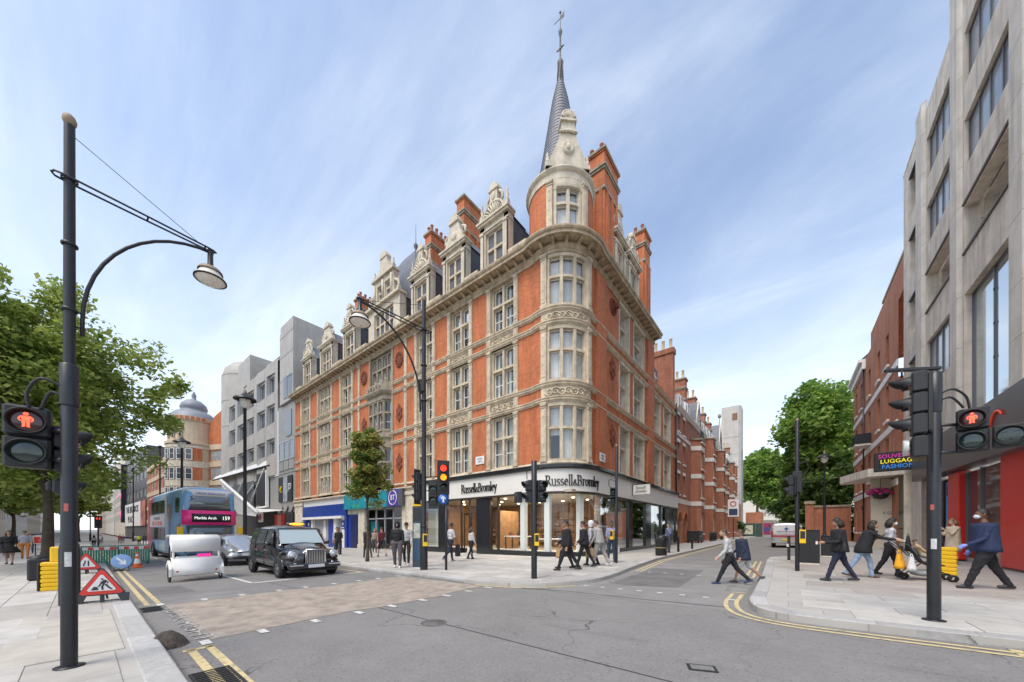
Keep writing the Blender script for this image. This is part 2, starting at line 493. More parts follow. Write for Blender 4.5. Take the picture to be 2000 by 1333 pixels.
mb = MB(); sheet(mb, [(-4.1,14.2),(-2.4,14.2),(-2.2,9.6),(-3.4,9.2),(-4.0,9.4)], .004)
mb.build('asphalt_patch', PATCH, road)
mb = MB(); sheet(mb, [(-11.6,.85),(-10.4,.85),(-10.3,2.6),(-11.5,2.6)], .004)
mb.build('asphalt_patch', PATCH2, road)
mb = MB(); sheet(mb, [(-14.2,.9),(-12.3,.9),(-12.2,1.9),(-14.0,1.8)], .004)
mb.build('asphalt_patch', PATCH, road)
# the junction table: newer surfacing with a sawn joint
mb = MB(); sheet(mb, [(-4.75,7.35),(-.75,7.35),(-.8,16.5),(-4.75,16.5)], .002)
mb.build('side_street_surface', PATCH2, road)
random.seed(4)
edge0 = [(-10.25+random.uniform(-.09,.09), 1.1+(6.85-1.1)*k/11) for k in range(12)]
edge1 = [(-6.45+random.uniform(-.12,.12), 6.85-(6.85-1.15)*k/11) for k in range(12)]
mb = MB(); sheet(mb, edge0+edge1, .005)
mb.build('buff_crossing_surface', BUFF, road)
def strip(path, w, mat_, name, lift=.007):
    mb = MB(); k = len(path)
    vs = []
    for i in range(k):
        p = Vector(path[i]); a = Vector(path[max(i-1,0)]); b = Vector(path[min(i+1,k-1)])
        d = (b-a).normalized(); q = Vector((-d.y, d.x))*w/2
        vs += [(p.x+q.x,p.y+q.y), (p.x-q.x,p.y-q.y)]
    mb.add([(x,y,gz(x)+lift) for x,y in vs], [(2*i,2*i+1,2*i+3,2*i+2) for i in range(k-1)])
    return mb.build(name, mat_, road)
def lerp_path(pts, n=6):
    out = []
    for i in range(len(pts)-1):
        p0, p1, p2, p3 = (Vector(pts[max(i-1,0)]), Vector(pts[i]), Vector(pts[i+1]), Vector(pts[min(i+2,len(pts)-1)]))
        for k in range(n):
            t = k/n
            out.append(tuple(.5*((2*p1)+(p2-p0)*t+(2*p0-5*p1+4*p2-p3)*t*t+(3*p1-p0-3*p2+p3)*t**3)))
    out.append(tuple(pts[-1]))
    return out
def offset(path, d):
    out = []
    for i in range(len(path)):
        a, b = Vector(path[max(i-1,0)]), Vector(path[min(i+1,len(path)-1)])
        t = (b-a).normalized()
        out.append((path[i][0]-t.y*d, path[i][1]+t.x*d))
    return out
K_LEFT = [(-120,.95),(-60,.9),(-40,.82),(-22,.72),(-10,.65),(-3,.62),(6,.6)]
K_CORN = lerp_path([(-6.9,7.03),(-5.8,7.22),(-5.1,7.72),(-4.62,8.48),(-4.34,9.4),(-4.36,10.8),(-4.65,13.3),(-5.08,17.8)], 5)
K_CORN = [(-120,7.05),(-40,7.05),(-20,7.05)] + K_CORN + [(-5.1,22),(-5.15,30),(-5.2,45),(-5.2,140)]
K_RIGHT = lerp_path([(-.62,12.9),(-.60,9.4),(-.60,8.3),(-.44,7.52),(-.12,7.18),(.45,7.08),(1.6,7.07)], 5)
K_RIGHT = [(1.35,140),(1.35,24.2),(1.0,22.9),(-.3,21.9),(-.7,21.2),(-.75,19.5)] + K_RIGHT + [(8,7.08),(40,7.1)]
JOINT = mat('tar_joint', (.06,.058,.055), .7)
strip([(-6.3,7.0),(-4.4,7.5),(-2.4,7.55),(-.85,7.7)], .035, JOINT, 'tar_joint', .006)
strip([(-14,3.6),(-6,3.7),(4,3.5),(30,3.6)], .02, JOINT, 'tar_joint', .0045)
# yellow lines
for d in (.22,.40):
    strip([(-60,.9+d),(-40,.82+d),(-22,.72+d),(-10.6,.65+d)], .085, YPT, 'yellow_line')
    strip([(-6.05,.66+d),(-3.2,.63+d)], .085, YPT, 'yellow_line')
    strip(offset([p for p in K_RIGHT if p[1] < 9.6 and p[0] < 2.4] + [(2.25,7.07)], -d), .075, YPT, 'yellow_line')
    strip(offset([(-.62,12.9),(-.75,19.5)], d), .075, YPT, 'yellow_line')
    strip(offset([p for p in K_CORN if p[1] > 12.2], -d), .075, YPT, 'yellow_line')
strip([(-5.98,.80),(-5.98,1.10)], .10, YPT, 'yellow_line')
strip([(2.12,6.62),(2.12,7.0)], .10, YPT, 'yellow_line')
strip([(-1.05,9.62),(-.78,9.66)], .08, YPT, 'yellow_line')
strip([(-1.1,12.85),(-.82,12.85)], .08, YPT, 'yellow_line')
strip(offset([p for p in K_CORN if p[0] > -6.95 and p[1] < 8.6], -.10), .09, YPT, 'yellow_line')
strip([(-60,6.72),(-12.6,6.72)], .10, YPT, 'yellow_line')
# white lines
strip([(-12.75,3.28),(-12.75,6.7)], .20, WPT, 'stop_line')
strip([(-12.75,3.25),(-17.8,3.22)], .11, WPT, 'lane_line')
for k in range(9):
    strip([(-19.5-4*k,3.05),(-21.5-4*k,3.03)], .11, WPT, 'lane_line')
random.seed(9)
for X0, sgn in ((-10.45,-1),(-6.25,1)):
    for k in range(9):
        y = 1.0 + k*.72 + random.uniform(-.05,.05)
        strip([(X0,y),(X0,y+.11)], .26, WPT, 'crossing_stud', .010)
for k in range(8):
    strip([(-4.35+k*.48,8.55-.0*k),(-4.23+k*.48,8.55)], .12, WPT, 'crossing_stud', .010)
for k in range(6):
    strip([(-3.9+k*.52,12.6),(-3.78+k*.52,12.6)], .12, WPT, 'crossing_stud', .010)
def road_text(txt, x, y, rz, size, sx, sy):
    mb = MB()
    cu = bpy.data.curves.new('road_lettering', 'FONT'); cu.body = txt; cu.size = size; cu.align_x = 'CENTER'; cu.align_y = 'CENTER'; cu.resolution_u = 2
    ob = bpy.data.objects.new('road_lettering', cu); me = bpy.data.meshes.new_from_object(ob)
    Q = TG(x, y, .009, rz) @ Matrix.Diagonal((sx,sy,1,1))
    mb.add([Q @ v.co for v in me.vertices], [tuple(p.vertices) for p in me.polygons])
    bpy.data.objects.remove(ob); bpy.data.curves.remove(cu); bpy.data.meshes.remove(me)
    return mb.build('road_lettering', WPT2, road)
road_text('LOOK', -9.0, 1.10, 0, .55, 1.0, .62)
road_text('RIGHT', -7.2, 1.10, 0, .55, 1.0, .62)
road_text('LOOK', -1.15, 10.35, 90, .42, 1.0, .62)
road_text('LEFT', -1.15, 11.6, 90, .42, 1.0, .62)
road_text('LOOK', -4.0, 10.0, -90, .42, 1.0, .62)
road_text('RIGHT', -4.05, 11.3, -90, .42, 1.0, .62)

# gully grates, manhole, valve cover
IRON = mat('cast_iron', (.05,.047,.045), .6, metal=.6, vary=.4, vscale=20)
def grate(x, y, L, Wd, n):
    t = thing('gully_grate', 'black slotted iron gully grate in the gutter by the kerb', 'drain grate', TG(x, y, .002), 'gully grates along the near kerb')
    m_ = MB(); 
    m_.box(-L/2,L/2,-Wd/2,-Wd/2+.025,0,.012).box(-L/2,L/2,Wd/2-.025,Wd/2,0,.012).box(-L/2,-L/2+.025,-Wd/2+.025,Wd/2-.025,0,.0118).box(L/2-.025,L/2,-Wd/2+.025,Wd/2-.025,0,.0118)
    m_.build('frame', IRON, t, W(t))
    MB().box(-L/2+.02,L/2-.02,-Wd/2+.02,Wd/2-.02,0,.003).build('pit', DRK, t, W(t))
    for k in range(n):
        xx = -L/2+.05+(L-.1)*(k+.5)/n
        MB().box(xx-.012,xx+.012,-Wd/2+.026,Wd/2-.026,.003,.0115).build('bar', IRON, t, W(t))
    return t
g1 = grate(-4.55,.87,.75,.34,11); g1['label'] = 'slotted iron gully grate beside the pale worn asphalt near the broken kerb'
g2 = grate(-9.95,.88,.62,.30,9); g2['label'] = 'slotted iron gully grate where the yellow lines meet the painted lettering'
mb = MB(TG(-4.55,3.62,.003)); mb.lathe([(.0,.003),(.17,.003),(.17,.001),(.19,.001),(.19,.004),(.21,.004),(.21,0)], 28)
tag(mb.build('manhole_cover', mat('worn_manhole',(.14,.134,.126),.7,metal=.2,vary=.3,vscale=12)), 'round iron manhole cover set in the asphalt of the junction', 'manhole cover')
mb = MB(TG(-.72,4.15,.003,20)); mb.box(-.14,.14,-.09,.09,0,.006,0).box(-.11,.11,-.06,.06,.006,.009,1)
tag(mb.build('valve_cover', [IRON, mat('worn_steel',(.38,.36,.33),.4,metal=.7,vary=.3,vscale=30)]), 'small rectangular metal valve cover in the open asphalt', 'valve cover')

# pavements: bed + kerb stones + single slabs
def paving_mat(name, c, c2, joint, bw, bh):
    m, n, l, p = _tree(name)
    g = n.new('ShaderNodeNewGeometry'); bt = n.new('ShaderNodeTexBrick'); l.new(g.outputs['Position'], bt.inputs['Vector'])
    bt.inputs['Color1'].default_value=(*c,1); bt.inputs['Color2'].default_value=(*c2,1); bt.inputs['Mortar'].default_value=(*joint,1)
    bt.inputs['Scale'].default_value=1; bt.inputs['Brick Width'].default_value=bw; bt.inputs['Row Height'].default_value=bh; bt.inputs['Mortar Size'].default_value=.008
    nz = n.new('ShaderNodeTexNoise'); nz.inputs['Scale'].default_value=1.3; nz.inputs['Detail'].default_value=7; l.new(g.outputs['Position'], nz.inputs['Vector'])
    r = n.new('ShaderNodeMapRange'); r.inputs[1].default_value=.35; r.inputs[2].default_value=.75; r.inputs[4].default_value=.35; l.new(nz.outputs[0], r.inputs[0])
    x = n.new('ShaderNodeMix'); x.data_type='RGBA'; l.new(r.outputs[0], x.inputs['Factor']); l.new(bt.outputs['Color'], x.inputs['A']); x.inputs['B'].default_value=(*[q*.6 for q in c],1)
    l.new(x.outputs['Result'], p.inputs['Base Color']); p.inputs['Roughness'].default_value=.85
    return m
PAV = paving_mat('yorkstone_far', (.46,.44,.40), (.40,.38,.35), (.29,.275,.25), .9, .6)
SLABS = [mat('slab_stone_%d'%i, c, .85, vary=.16, vscale=2.4, bump=.15, bscale=60) for i, c in enumerate([(.43,.412,.375),(.47,.45,.41),(.39,.372,.34),(.415,.39,.35),(.49,.47,.43)])]
PINK = [mat('slab_concrete_%d'%i, c, .85, vary=.12, vscale=2.4, bump=.15, bscale=60) for i, c in enumerate([(.365,.325,.290),(.345,.31,.28),(.385,.345,.31)])]
GRAN = [mat('kerb_granite_%d'%i, c, .8, vary=.16, vscale=14, bump=.1, bscale=80) for i, c in enumerate([(.40,.39,.37),(.46,.45,.43),(.35,.34,.325)])]
BLIS = mat('buff_tactile', (.46,.43,.37), .85, vary=.14, vscale=2.5, bump=.2, bscale=50)
BED = mat('joint_sand', (.13,.125,.115), .95, vary=.25, vscale=9)
def inside(p, poly):
    x, y = p; c = False
    for i in range(len(poly)):
        (x1,y1),(x2,y2) = poly[i], poly[i-1]
        if (y1 > y) != (y2 > y) and x < (x2-x1)*(y-y1)/(y2-y1)+x1: c = not c
    return c
def kerb_run(path, parent, side, lo, hi):
    """stones of about 0.9 m laid end to end along the path, the pavement lying to the given side"""
    seg = [0.0]
    for i in range(1,len(path)): seg.append(seg[-1]+(Vector(path[i])-Vector(path[i-1])).length)
    def at(s):
        s = min(max(s,0),seg[-1])
        for i in range(1,len(seg)):
            if s <= seg[i] or i == len(seg)-1:
                t = (s-seg[i-1])/max(seg[i]-seg[i-1],1e-6)
                return Vector(path[i-1]).lerp(Vector(path[i]), t)
    s, k = lo, 0
    while s < hi:
        a, b = at(s), at(min(s+.9,hi)); d = (b-a); L = d.length
        if L > .05:
            ang = math.degrees(math.atan2(d.y,d.x))
            mb = MB(); w = .26
            y0, y1 = (0,w) if side > 0 else (-w,0)
            mb.bbox(.006,L-.006,y0,y1,-.06,KERB+.001+random.uniform(-.004,.002),.014)
            mb.build('kerb_stone', GRAN[random.choice((0,0,1,2))], parent, TG(a.x,a.y,0,ang))
        s += .9; k += 1
def plen(path, stop):
    t = 0
    for i in range(1,len(path)):
        if stop(path[i-1]): return t
        t += (Vector(path[i])-Vector(path[i-1])).length
    return t
def slab_field(parent, region, x0, x1, y0, y1, w, h, mats, along='x', skip=None, cap=300):
    cache = {}
    n, j, y = 0, 0, y0
    while y < y1 and n < cap:
        x = x0 - (w*.5 if j % 2 else 0)
        while x < x1 and n < cap:
            ww = w
            c = (x+ww/2, y+h/2)
            pts = [(x+.03,y+.03),(x+ww-.03,y+.03),(x+ww-.03,y+h-.03),(x+.03,y+h-.03)]
            if all(inside(p, region) for p in pts) and not (skip and skip(c)):
                mi = random.randrange(len(mats))
                if mi not in cache:
                    cache[mi] = MB().bbox(-w/2+.004,w/2-.004,-h/2+.004,h/2-.004,-.045,0,.005).mesh('paving_slab', mats[mi])
                M_ = Matrix.Translation((0,0,random.uniform(-.003,.002)))
                put(cache[mi], 'paving_slab', parent, M_ @ TG(c[0],c[1],KERB))
                n += 1
            x += w
        y += h; j += 1
    return n
def bed(name, poly, holes_region, mat_far, parent_kind='structure'):
    mb = MB(); mb.slab(poly, lambda x,y: gz(x)-.05, lambda x,y: gz(x)+KERB-.012, 0)
    return tag(mb.build(name, [mat_far]), kind='structure')

# near pavement, where the camera stands
P_L = [(-120,.95),(-60,.9),(-40,.82),(-22,.72),(-10,.65),(-3,.62),(6,.6),(6,-14),(-40,-14),(-120,-14)]
pave_l = bed('pavement_near', P_L, None, PAV)
in_l = [(x,y-.27) if y > 0 else (x,y) for x,y in P_L]
random.seed(21)
kerb_run(K_LEFT, pave_l, -1, plen(K_LEFT, lambda p: p[0] >= -60)+18, plen(K_LEFT, lambda p: False)-2.4)
def near_skip(c): return -9.9 < c[0] < -6.3 and c[1] > -.62 
slab_field(pave_l, in_l, -22, 0, -2.85, .40, 1.05, .62, SLABS, skip=near_skip, cap=190)
for i in range(9):
    for j in range(2):
        x, y = -9.9+i*.4+.2, -.60+j*.48+.22
        MB().bbox(-.197,.197,-.23,.23,-.045,.0,.004).build('tactile_slab', BLIS, pave_l, TG(x,y,KERB))
# pavement in front of the corner shop
P_C = [(-120,7.05),(-40,7.05),(-20,7.05)] + [p for p in K_CORN if p[0] > -19] + [(-60,140),(-120,140)]
pave_c = bed('pavement_corner', P_C, None, PAV)
random.seed(22)
kerb_run(K_CORN, pave_c, 1, plen(K_CORN, lambda p: p[0] >= -20)-9, plen(K_CORN, lambda p: p[1] > 44))
in_c = [(-60,7.33),(-7.1,7.33),(-6.0,7.5),(-5.35,7.95),(-4.95,8.6),(-4.65,9.5),(-4.65,10.8),(-4.95,13.3),(-5.38,17.8),(-5.42,22),(-9,22),(-9,16.1),(-60,16.1)]
slab_field(pave_c, in_c, -17.5, -4.6, 7.33, 16.2, .9, .6, SLABS, cap=290)
# pavement on the far side of the side street
P_R = [(1.35,140),(1.35,24.2),(1.0,22.9),(-.3,21.9),(-.7,21.2),(-.75,19.5)] + [p for p in K_RIGHT if p[1] < 13 and p[0] < 2] + [(8,7.08),(40,7.1),(40,140)]
pave_r = bed('pavement_right', P_R, None, PAV)
random.seed(23)
s19 = plen(K_RIGHT, lambda p: p[1] < 20)
kerb_run(K_RIGHT, pave_r, 1, s19-26, s19+24)
in_r = [(-.45,22),(-.47,19.5),(-.33,12.9),(-.31,8.5),(-.15,7.85),(.2,7.5),(.55,7.37),(8,7.36),(8,22)]
slab_field(pave_r, in_r, -.4, 5.6, 7.36, 10.1, 1.2, .68, SLABS[:2], cap=60)
slab_field(pave_r, in_r, -.4, 5.6, 10.08, 21, 1.5, .9, PINK, cap=110)
# ================================================================== the corner building
YF, XF = 16.2, -8.81                    # planes of the two street fronts
TC, TR = (-10.7, 18.0), 1.95            # turret centre and radius
MR = Matrix.Translation((XF,0,0)) @ Matrix.Rotation(R(90),4,'Z')     # local (along, inward, up) of the side front
ML = Matrix.Translation((0,YF,0))
def arc_pts(c, r, a0, a1, n):
    return [(c[0]+r*math.cos(R(a0+(a1-a0)*k/n)), c[1]+r*math.sin(R(a0+(a1-a0)*k/n))) for k in range(n+1)]
ARC = arc_pts(TC, TR, -112.6, 14.2, 26)
WALLP = [(-46.65,YF)] + ARC + [(XF,18.7),(XF,29.76)]
WALLP2 = [(-46.65,YF)] + ARC + [(XF,18.7),(XF,36.9)]
class Plan:
    def __init__(s, pts):
        s.p = [Vector(q) for q in pts]; s.d = [0.0]
        for i in range(1,len(pts)): s.d.append(s.d[-1]+(s.p[i]-s.p[i-1]).length)
        s.L = s.d[-1]
    def at(s, t):
        i = 1
        while i < len(s.d)-1 and t > s.d[i]: i += 1
        u = (t-s.d[i-1])/max(s.d[i]-s.d[i-1],1e-9)
        d = (s.p[i]-s.p[i-1]).normalized()
        return s.p[i-1].lerp(s.p[i],u), Vector((d.y,-d.x))
    def near(s, x, y):
        best, bt = 1e9, 0
        for k in range(int(s.L/.02)):
            q,_ = s.at(k*.02); e = (q.x-x)**2+(q.y-y)**2
            if e < best: best, bt = e, k*.02
        return bt
cb = thing('corner_building', 'ornate orange brick and buff stone corner block with round spired turret over shops', 'building', T(TC[0],TC[1],gz(TC[0])+KERB))
def ang_M(a, r=TR, z=0.0):
    """place on the turret: local x runs left to right, y points inwards"""
    p = (TC[0]+r*math.cos(R(a)), TC[1]+r*math.sin(R(a)))
    return Matrix.Translation((*p, z)) @ Matrix.Rotation(R(a+90),4,'Z')

# --- brick walling
BAYS = [(-14.985,-12.481,2),(-18.766,-16.288,2),(-22.607,-20.131,2),(-35.017,-32.274,2),(-40.26,-36.66,3),(-44.781,-42.013,2)]
CEN = (-29.382,-25.588)
Z1, Z2, Z3, ZF = (5.2,8.47), (9.58,12.68), (13.67,16.62), 16.62
edges = sorted([b[:2] for b in BAYS]+[CEN])
mb = MB(); x = -46.65
for a, b in edges:
    mb.box(x, a+.02, YF, YF+.45, 4.7, 16.7); x = b-.02
mb.box(x, -11.3, YF, YF+.45, 4.7, 16.7)
mb.build('brick_wall', BRK, cb)
mb = MB(); mb.sweep(arc_pts(TC,TR,-112.6,-90,6), [(0,4.7),(0,16.7),(-.4,16.7),(-.4,4.7)])
mb.build('brick_wall', BRK, cb)
mb = MB(); mb.sweep(arc_pts(TC,TR,-1,14.2,4)+[(XF,19.0)], [(0,4.7),(0,16.7),(-.4,16.7),(-.4,4.7)])
mb.build('brick_wall', BRK, cb)
RW = [(22.46,24.2),(25.14,27.4)]; RW2 = [(30.0,31.85),(32.95,35.15)]
mb = MB(MR); hol = [(a,b,z0,z1) for a,b in RW for z0,z1 in ((5.15,8.4),(9.62,12.6),(13.72,16.5))]
mb.wall(18.9,29.76,4.7,16.7,hol,.5)
hol2 = [(a,b,z0,z1) for a,b in RW2 for z0,z1 in ((5.15,8.4),(9.62,12.6))]
mb.wall(29.76,36.9,4.7,14.1,hol2,.5)
mb.box(29.5,36.9,.3,.6,13.7,14.1)
mb.build('brick_wall', BRK, cb)
MB(MR).box(18.75,20.1,-.14,.01,4.9,16.6).build('brick_pier', BRK, cb)
MB(MR).box(28.15,29.7,-.14,.01,4.9,16.6).build('brick_pier', BRK, cb)
mb = MB(); mb.box(-46.6,-46.3,YF+.5,30,-.6,17.3); mb.box(-12,-9.4,37.0,37.2,-.5,14)      # party walls
mb.box(-46.6,-11.5,YF+1.2,YF+1.3,4.9,17.0); mb.box(-10.2,-10.1,20.5,36.8,4.9,14.0)
mb.build('inner_wall', DRK, cb)

# --- string courses and cornice
SC = [(0,0),(.05,0),(.07,.05),(.12,.07),(.14,.12),(.10,.17),(.16,.22),(.16,.27),(0,.27)]
for z, pth in ((8.47,WALLP2),(9.31,WALLP2),(12.68,WALLP2),(13.41,WALLP2)):
    mb = MB(); mb.sweep([(p[0],p[1]) for p in pth], [(o,z+h) for o,h in SC]); mb.build('string_course', STN, cb)
mb = MB(); mb.sweep(WALLP2, [(0,5.06),(.10,5.06),(.12,5.12),(.08,5.22),(0,5.22)]); mb.build('string_course', STN, cb)
mb = MB(); mb.sweep(WALLP, [(0,16.6),(.08,16.6),(.08,16.73),(.15,16.80),(.15,16.86),(.20,16.9),(.20,16.96),(.10,17.0),(.10,17.14),(.66,17.14),(.66,17.11),(.70,17.11),(.70,17.27),(.76,17.30),(.80,17.38),(.80,17.46),(-.5,17.50),(-.5,16.6)])
cornice = mb.build('cornice', STNC, cb)
wp = Plan(WALLP)
mo = MB(); mo.prism([(-.09,-.27),(.09,-.27),(.09,0),(-.09,0)], -.16, -.02)
mo.add([(-.08,-.56,0),(.08,-.56,0),(.08,-.16,0),(-.08,-.16,0),(-.08,-.56,-.09),(.08,-.56,-.09),(.08,-.30,-.16),(-.08,-.30,-.16),(.08,-.16,-.25),(-.08,-.16,-.25)],
       [(0,1,2,3),(0,4,5,1),(4,7,6,5),(7,9,8,6),(0,3,9,7,4),(1,5,6,8,2)])
mo_me = mo.mesh('modillion', STNC)
n_mo = int(wp.L/.62)
for k in range(n_mo):
    q, nn = wp.at(.3+k*(wp.L-.6)/(n_mo-1))
    put(mo_me, 'modillion', cornice, Matrix.Translation((q.x,q.y,17.135)) @ Matrix.Rotation(math.atan2(nn.x,-nn.y),4,'Z'))
den_me = MB().box(-.045,.045,-.24,-.10,-.12,0).mesh('dentil', STN)

# --- relief ornament: scrolls drawn in (s,z) and laid on a surface
def scrolls(mb, fmap, s0, s1, z0, z1, n, r=.03):
    w = (s1-s0)/n; h = z1-z0; zc = (z0+z1)/2
    for k in range(n):
        c = s0+w*(k+.5); sg = 1 if k % 2 else -1
        pts = []
        for t in range(15):
            a = t/14*math.pi*3.1; rad = min(w,h)*.44*(1-t/16)
            pts.append(fmap(c+sg*rad*math.cos(a)*1.05, zc+sg*rad*math.sin(a)))
        mb.tube(pts, [r*(1.25-.05*t) for t in range(15)], 5)
        for t in range(3):
            a = t*2.1+k; q = fmap(c+math.cos(a)*w*.36, zc+math.sin(a)*h*.33)
            mb.ball(q, r*1.5, 6)
def flat_map(s, z): return (s, -.03, z)
def panel_mesh(w, h, n):
    mb = MB(); mb.box(-w/2,w/2,.0,.12,0,h); mb.box(-w/2,w/2,-.045,0,0,.06); mb.box(-w/2,w/2,-.045,0,h-.06,h)
    scrolls(mb, flat_map, -w/2+.06, w/2-.06, .08, h-.08, n)
    return mb.mesh('carved_panel', STN)

# --- stone mullioned windows
random.seed(5)
def curtain_mb(mb, x0, x1, z0, z1, y):
    n = max(int((x1-x0)/.05),4); vs, fs = [], []
    for i in range(n+1):
        x = x0+(x1-x0)*i/n; yy = y+.03*math.sin(i*1.9)+.012*math.sin(i*.7)
        vs += [(x,yy,z0),(x,yy,z1)]
    for i in range(n): fs.append((2*i,2*i+2,2*i+3,2*i+1))
    mb.add(vs, fs, 0, True)
WCACHE = {}
def window_unit(parent, M, w, h, n, tr=.56, stone=STN, plain=False, jamb=.10, seed=0):
    """w x h opening with n lights in two tiers; origin at the middle of its sill, front at y=0"""
    w, h, M = w-.012, h-.012, M @ T(0,0,.006)          # never flush with the opening
    key = (round(w,2), round(h,2), n, round(tr,2), stone.name, plain)
    if key not in WCACHE:
        mw = .06 if plain else .17
        st, sa = MB(), MB()
        x0, x1 = -w/2, w/2
        st.box(x0,x0+jamb,.10,.36,0,h).box(x1-jamb,x1,.10,.36,0,h).box(x0+jamb,x1-jamb,.10,.36,h-.12,h).box(x0+jamb,x1-jamb,.06,.36,0,.10)
        if not plain: st.box(x0,x1,-.04,.10,-.09,.02)
        lw = (w-2*jamb-(n-1)*mw)/n; zt = h*tr
        lights = []
        for k in range(n):
            a = x0+jamb+k*(lw+mw)
            if k: st.bbox(a-mw,a,.04,.34,.1,h-.12,.03)
            lights.append((a,a+lw))
        st.box(x0+jamb,x1-jamb,.03,.335,zt-.07,zt+.07)
        panes = []
        for a, b in lights:
            for z0, z1 in ((.10,zt-.07),(zt+.07,h-.12)):
                f = .05
                sa.box(a,a+f,.27,.33,z0,z1).box(b-f,b,.27,.33,z0,z1).box(a+f,b-f,.27,.33,z0,z0+f).box(a+f,b-f,.27,.33,z1-f,z1)
                if z0 < .2 and h > 2.2: sa.box(a+f,b-f,.275,.325,(z0+z1)/2-.022,(z0+z1)/2+.022)
                panes.append(MB().add([(a+f,.30,z0+f),(b-f,.30,z0+f),(b-f,.30,z1-f),(a+f,.30,z1-f)],[(0,1,2,3)]).mesh('pane', GLS))
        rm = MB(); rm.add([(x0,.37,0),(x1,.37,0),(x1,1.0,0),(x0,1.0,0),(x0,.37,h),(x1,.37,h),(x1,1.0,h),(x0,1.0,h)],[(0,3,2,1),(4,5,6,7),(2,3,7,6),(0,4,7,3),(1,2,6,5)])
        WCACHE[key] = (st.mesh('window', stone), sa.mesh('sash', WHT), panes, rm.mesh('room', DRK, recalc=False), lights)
    st, sa, panes, rm, lights = WCACHE[key]
    o = put(st, 'window', parent, M)
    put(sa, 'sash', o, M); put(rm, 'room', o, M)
    for p in panes: put(p, 'pane', o, M)
    cu = MB(); rng = random.Random(seed*77+int(w*100))
    for a, b in lights:
        q = .1 if plain else rng.random()
        if q < .5: curtain_mb(cu, a, b, .05, h-.1, .36 if plain else .47)
        elif q < .8: curtain_mb(cu, a, a+(b-a)*.35, .05, h-.1, .45); curtain_mb(cu, b-(b-a)*.25, b, .05, h-.1, .45)
        else: curtain_mb(cu, a, b, h*rng.uniform(.35,.6), h-.1, .47)
    if cu.v: cu.build('curtain', CUR, o, M, recalc=False)
    return o
# pilasters
def pilaster_mesh(w, h):
    mb = MB(); mb.box(-w/2,w/2,-.10,.30,0,h)
    mb.box(-w/2-.03,w/2+.03,-.14,.30,0,.16).box(-w/2-.03,w/2+.03,-.15,.3,h-.10,h).box(-w/2-.015,w/2+.015,-.13,.3,h-.30,h-.24)
    mb.tube([(-w/2,-.13,h-.17),(w/2,-.13,h-.17)],.05,6)
    mb.box(-w/2+.05,w/2-.05,-.125,-.10,.3,h-.45)
    for k in range(int(h/.55)):
        mb.ball((0,-.12,.5+k*.5),(.06,.025,.12),6)
    return mb.mesh('pilaster', STN)
PIL = {k: pilaster_mesh(.30, z[1]-z[0]) for k, z in enumerate((Z1,Z2,Z3))}
blk_me = MB().box(-.16,.16,-.11,.30,0,.58).box(-.10,.10,-.135,-.11,.08,.5).mesh('pilaster_block', STN)
seed = 0
for a, b, n in BAYS:
    w = b-a; xm = (a+b)/2
    for k, (z0,z1) in enumerate((Z1,Z2,Z3)):
        for xx in (a+.16,b-.16): put(PIL[k], 'pilaster', cb, T(xx,YF,z0))
        window_unit(cb, T(xm,YF+.02,z0+.04), w-.62, z1-z0-.02, n, .57, seed=seed); seed += 1
    for z in (8.74,12.95):
        h = .57 if z < 10 else .46
        for xx in (a+.16,b-.16): put(blk_me, 'pilaster_block', cb, T(xx,YF,z-.01) @ Matrix.Diagonal((1,1,h/.57,1)))
        key = ('panel',round(w,1),h)
        if key not in WCACHE: WCACHE[key] = panel_mesh(w-.64, h, 5 if n == 3 else 4)
        put(WCACHE[key], 'carved_panel', cb, T(xm,YF+.02,z))
# stone strips either side of the middle bay
for xx in (-23.82,-31.21):
    for k, (z0,z1) in enumerate((Z1,Z2,Z3)): put(PIL[k], 'pilaster', cb, T(xx,YF+.03,z0))
    MB().box(-.16,.16,-.08,.01,0,12).build('stone_strip', STN, cb, T(xx,YF,4.9))
# middle bay: flat four-light window above a projecting two-storey oriel
xm, w = (CEN[0]+CEN[1])/2, CEN[1]-CEN[0]
window_unit(cb, T(xm,YF+.02,Z3[0]+.1), w-.5, Z3[1]-Z3[0]-.2, 4, .57, STN3, seed=91)
for xx in (CEN[0]+.12,CEN[1]-.12): MB().box(-.13,.13,-.08,.4,0,11.4).build('jamb', STN3, cb, T(xx,YF,5.2))
orl = MB(T(xm,YF,0))
op = [(-w/2+.2,0),(-w/2+.7,-.55),(w/2-.7,-.55),(w/2-.2,0)]
def oriel_sweep(prof, name, mt):
    mb = MB(T(xm,YF,0)); mb.sweep(op, prof); return mb.build(name, mt, cb)
for z0, z1 in ((5.1,5.5),(8.3,9.75),(12.35,12.75)):
    oriel_sweep([(0,z0),(0,z1),(-.35,z1),(-.35,z0)], 'oriel_band', STN3)
oriel_sweep([(-.02,12.72),(.14,12.78),(.24,12.92),(.28,13.0),(.28,13.08),(-.3,13.1),(-.3,12.72)], 'oriel_cornice', STN3)
oriel_sweep([(-.02,9.05),(.12,9.1),(.14,9.2),(-.2,9.22),(-.2,9.05)], 'oriel_moulding', STN3)
oriel_sweep([(.12,13.1),(.12,13.75),(.02,13.75),(.02,13.1)], 'oriel_parapet', STN3)
mb = MB(); 
for sx in (-1,1):
    def fm(s, z, sx=sx): return (xm+s, YF-.70, z)
scrolls(mb, lambda s,z: (xm+s, YF-.69, z), -w/2+.8, w/2-.8, 13.15, 13.7, 5)
scrolls(mb, lambda s,z: (xm+s, YF-.57, z), -w/2+.8, w/2-.8, 8.4, 9.0, 5)
mb.build('carved_relief', STN3, cb)
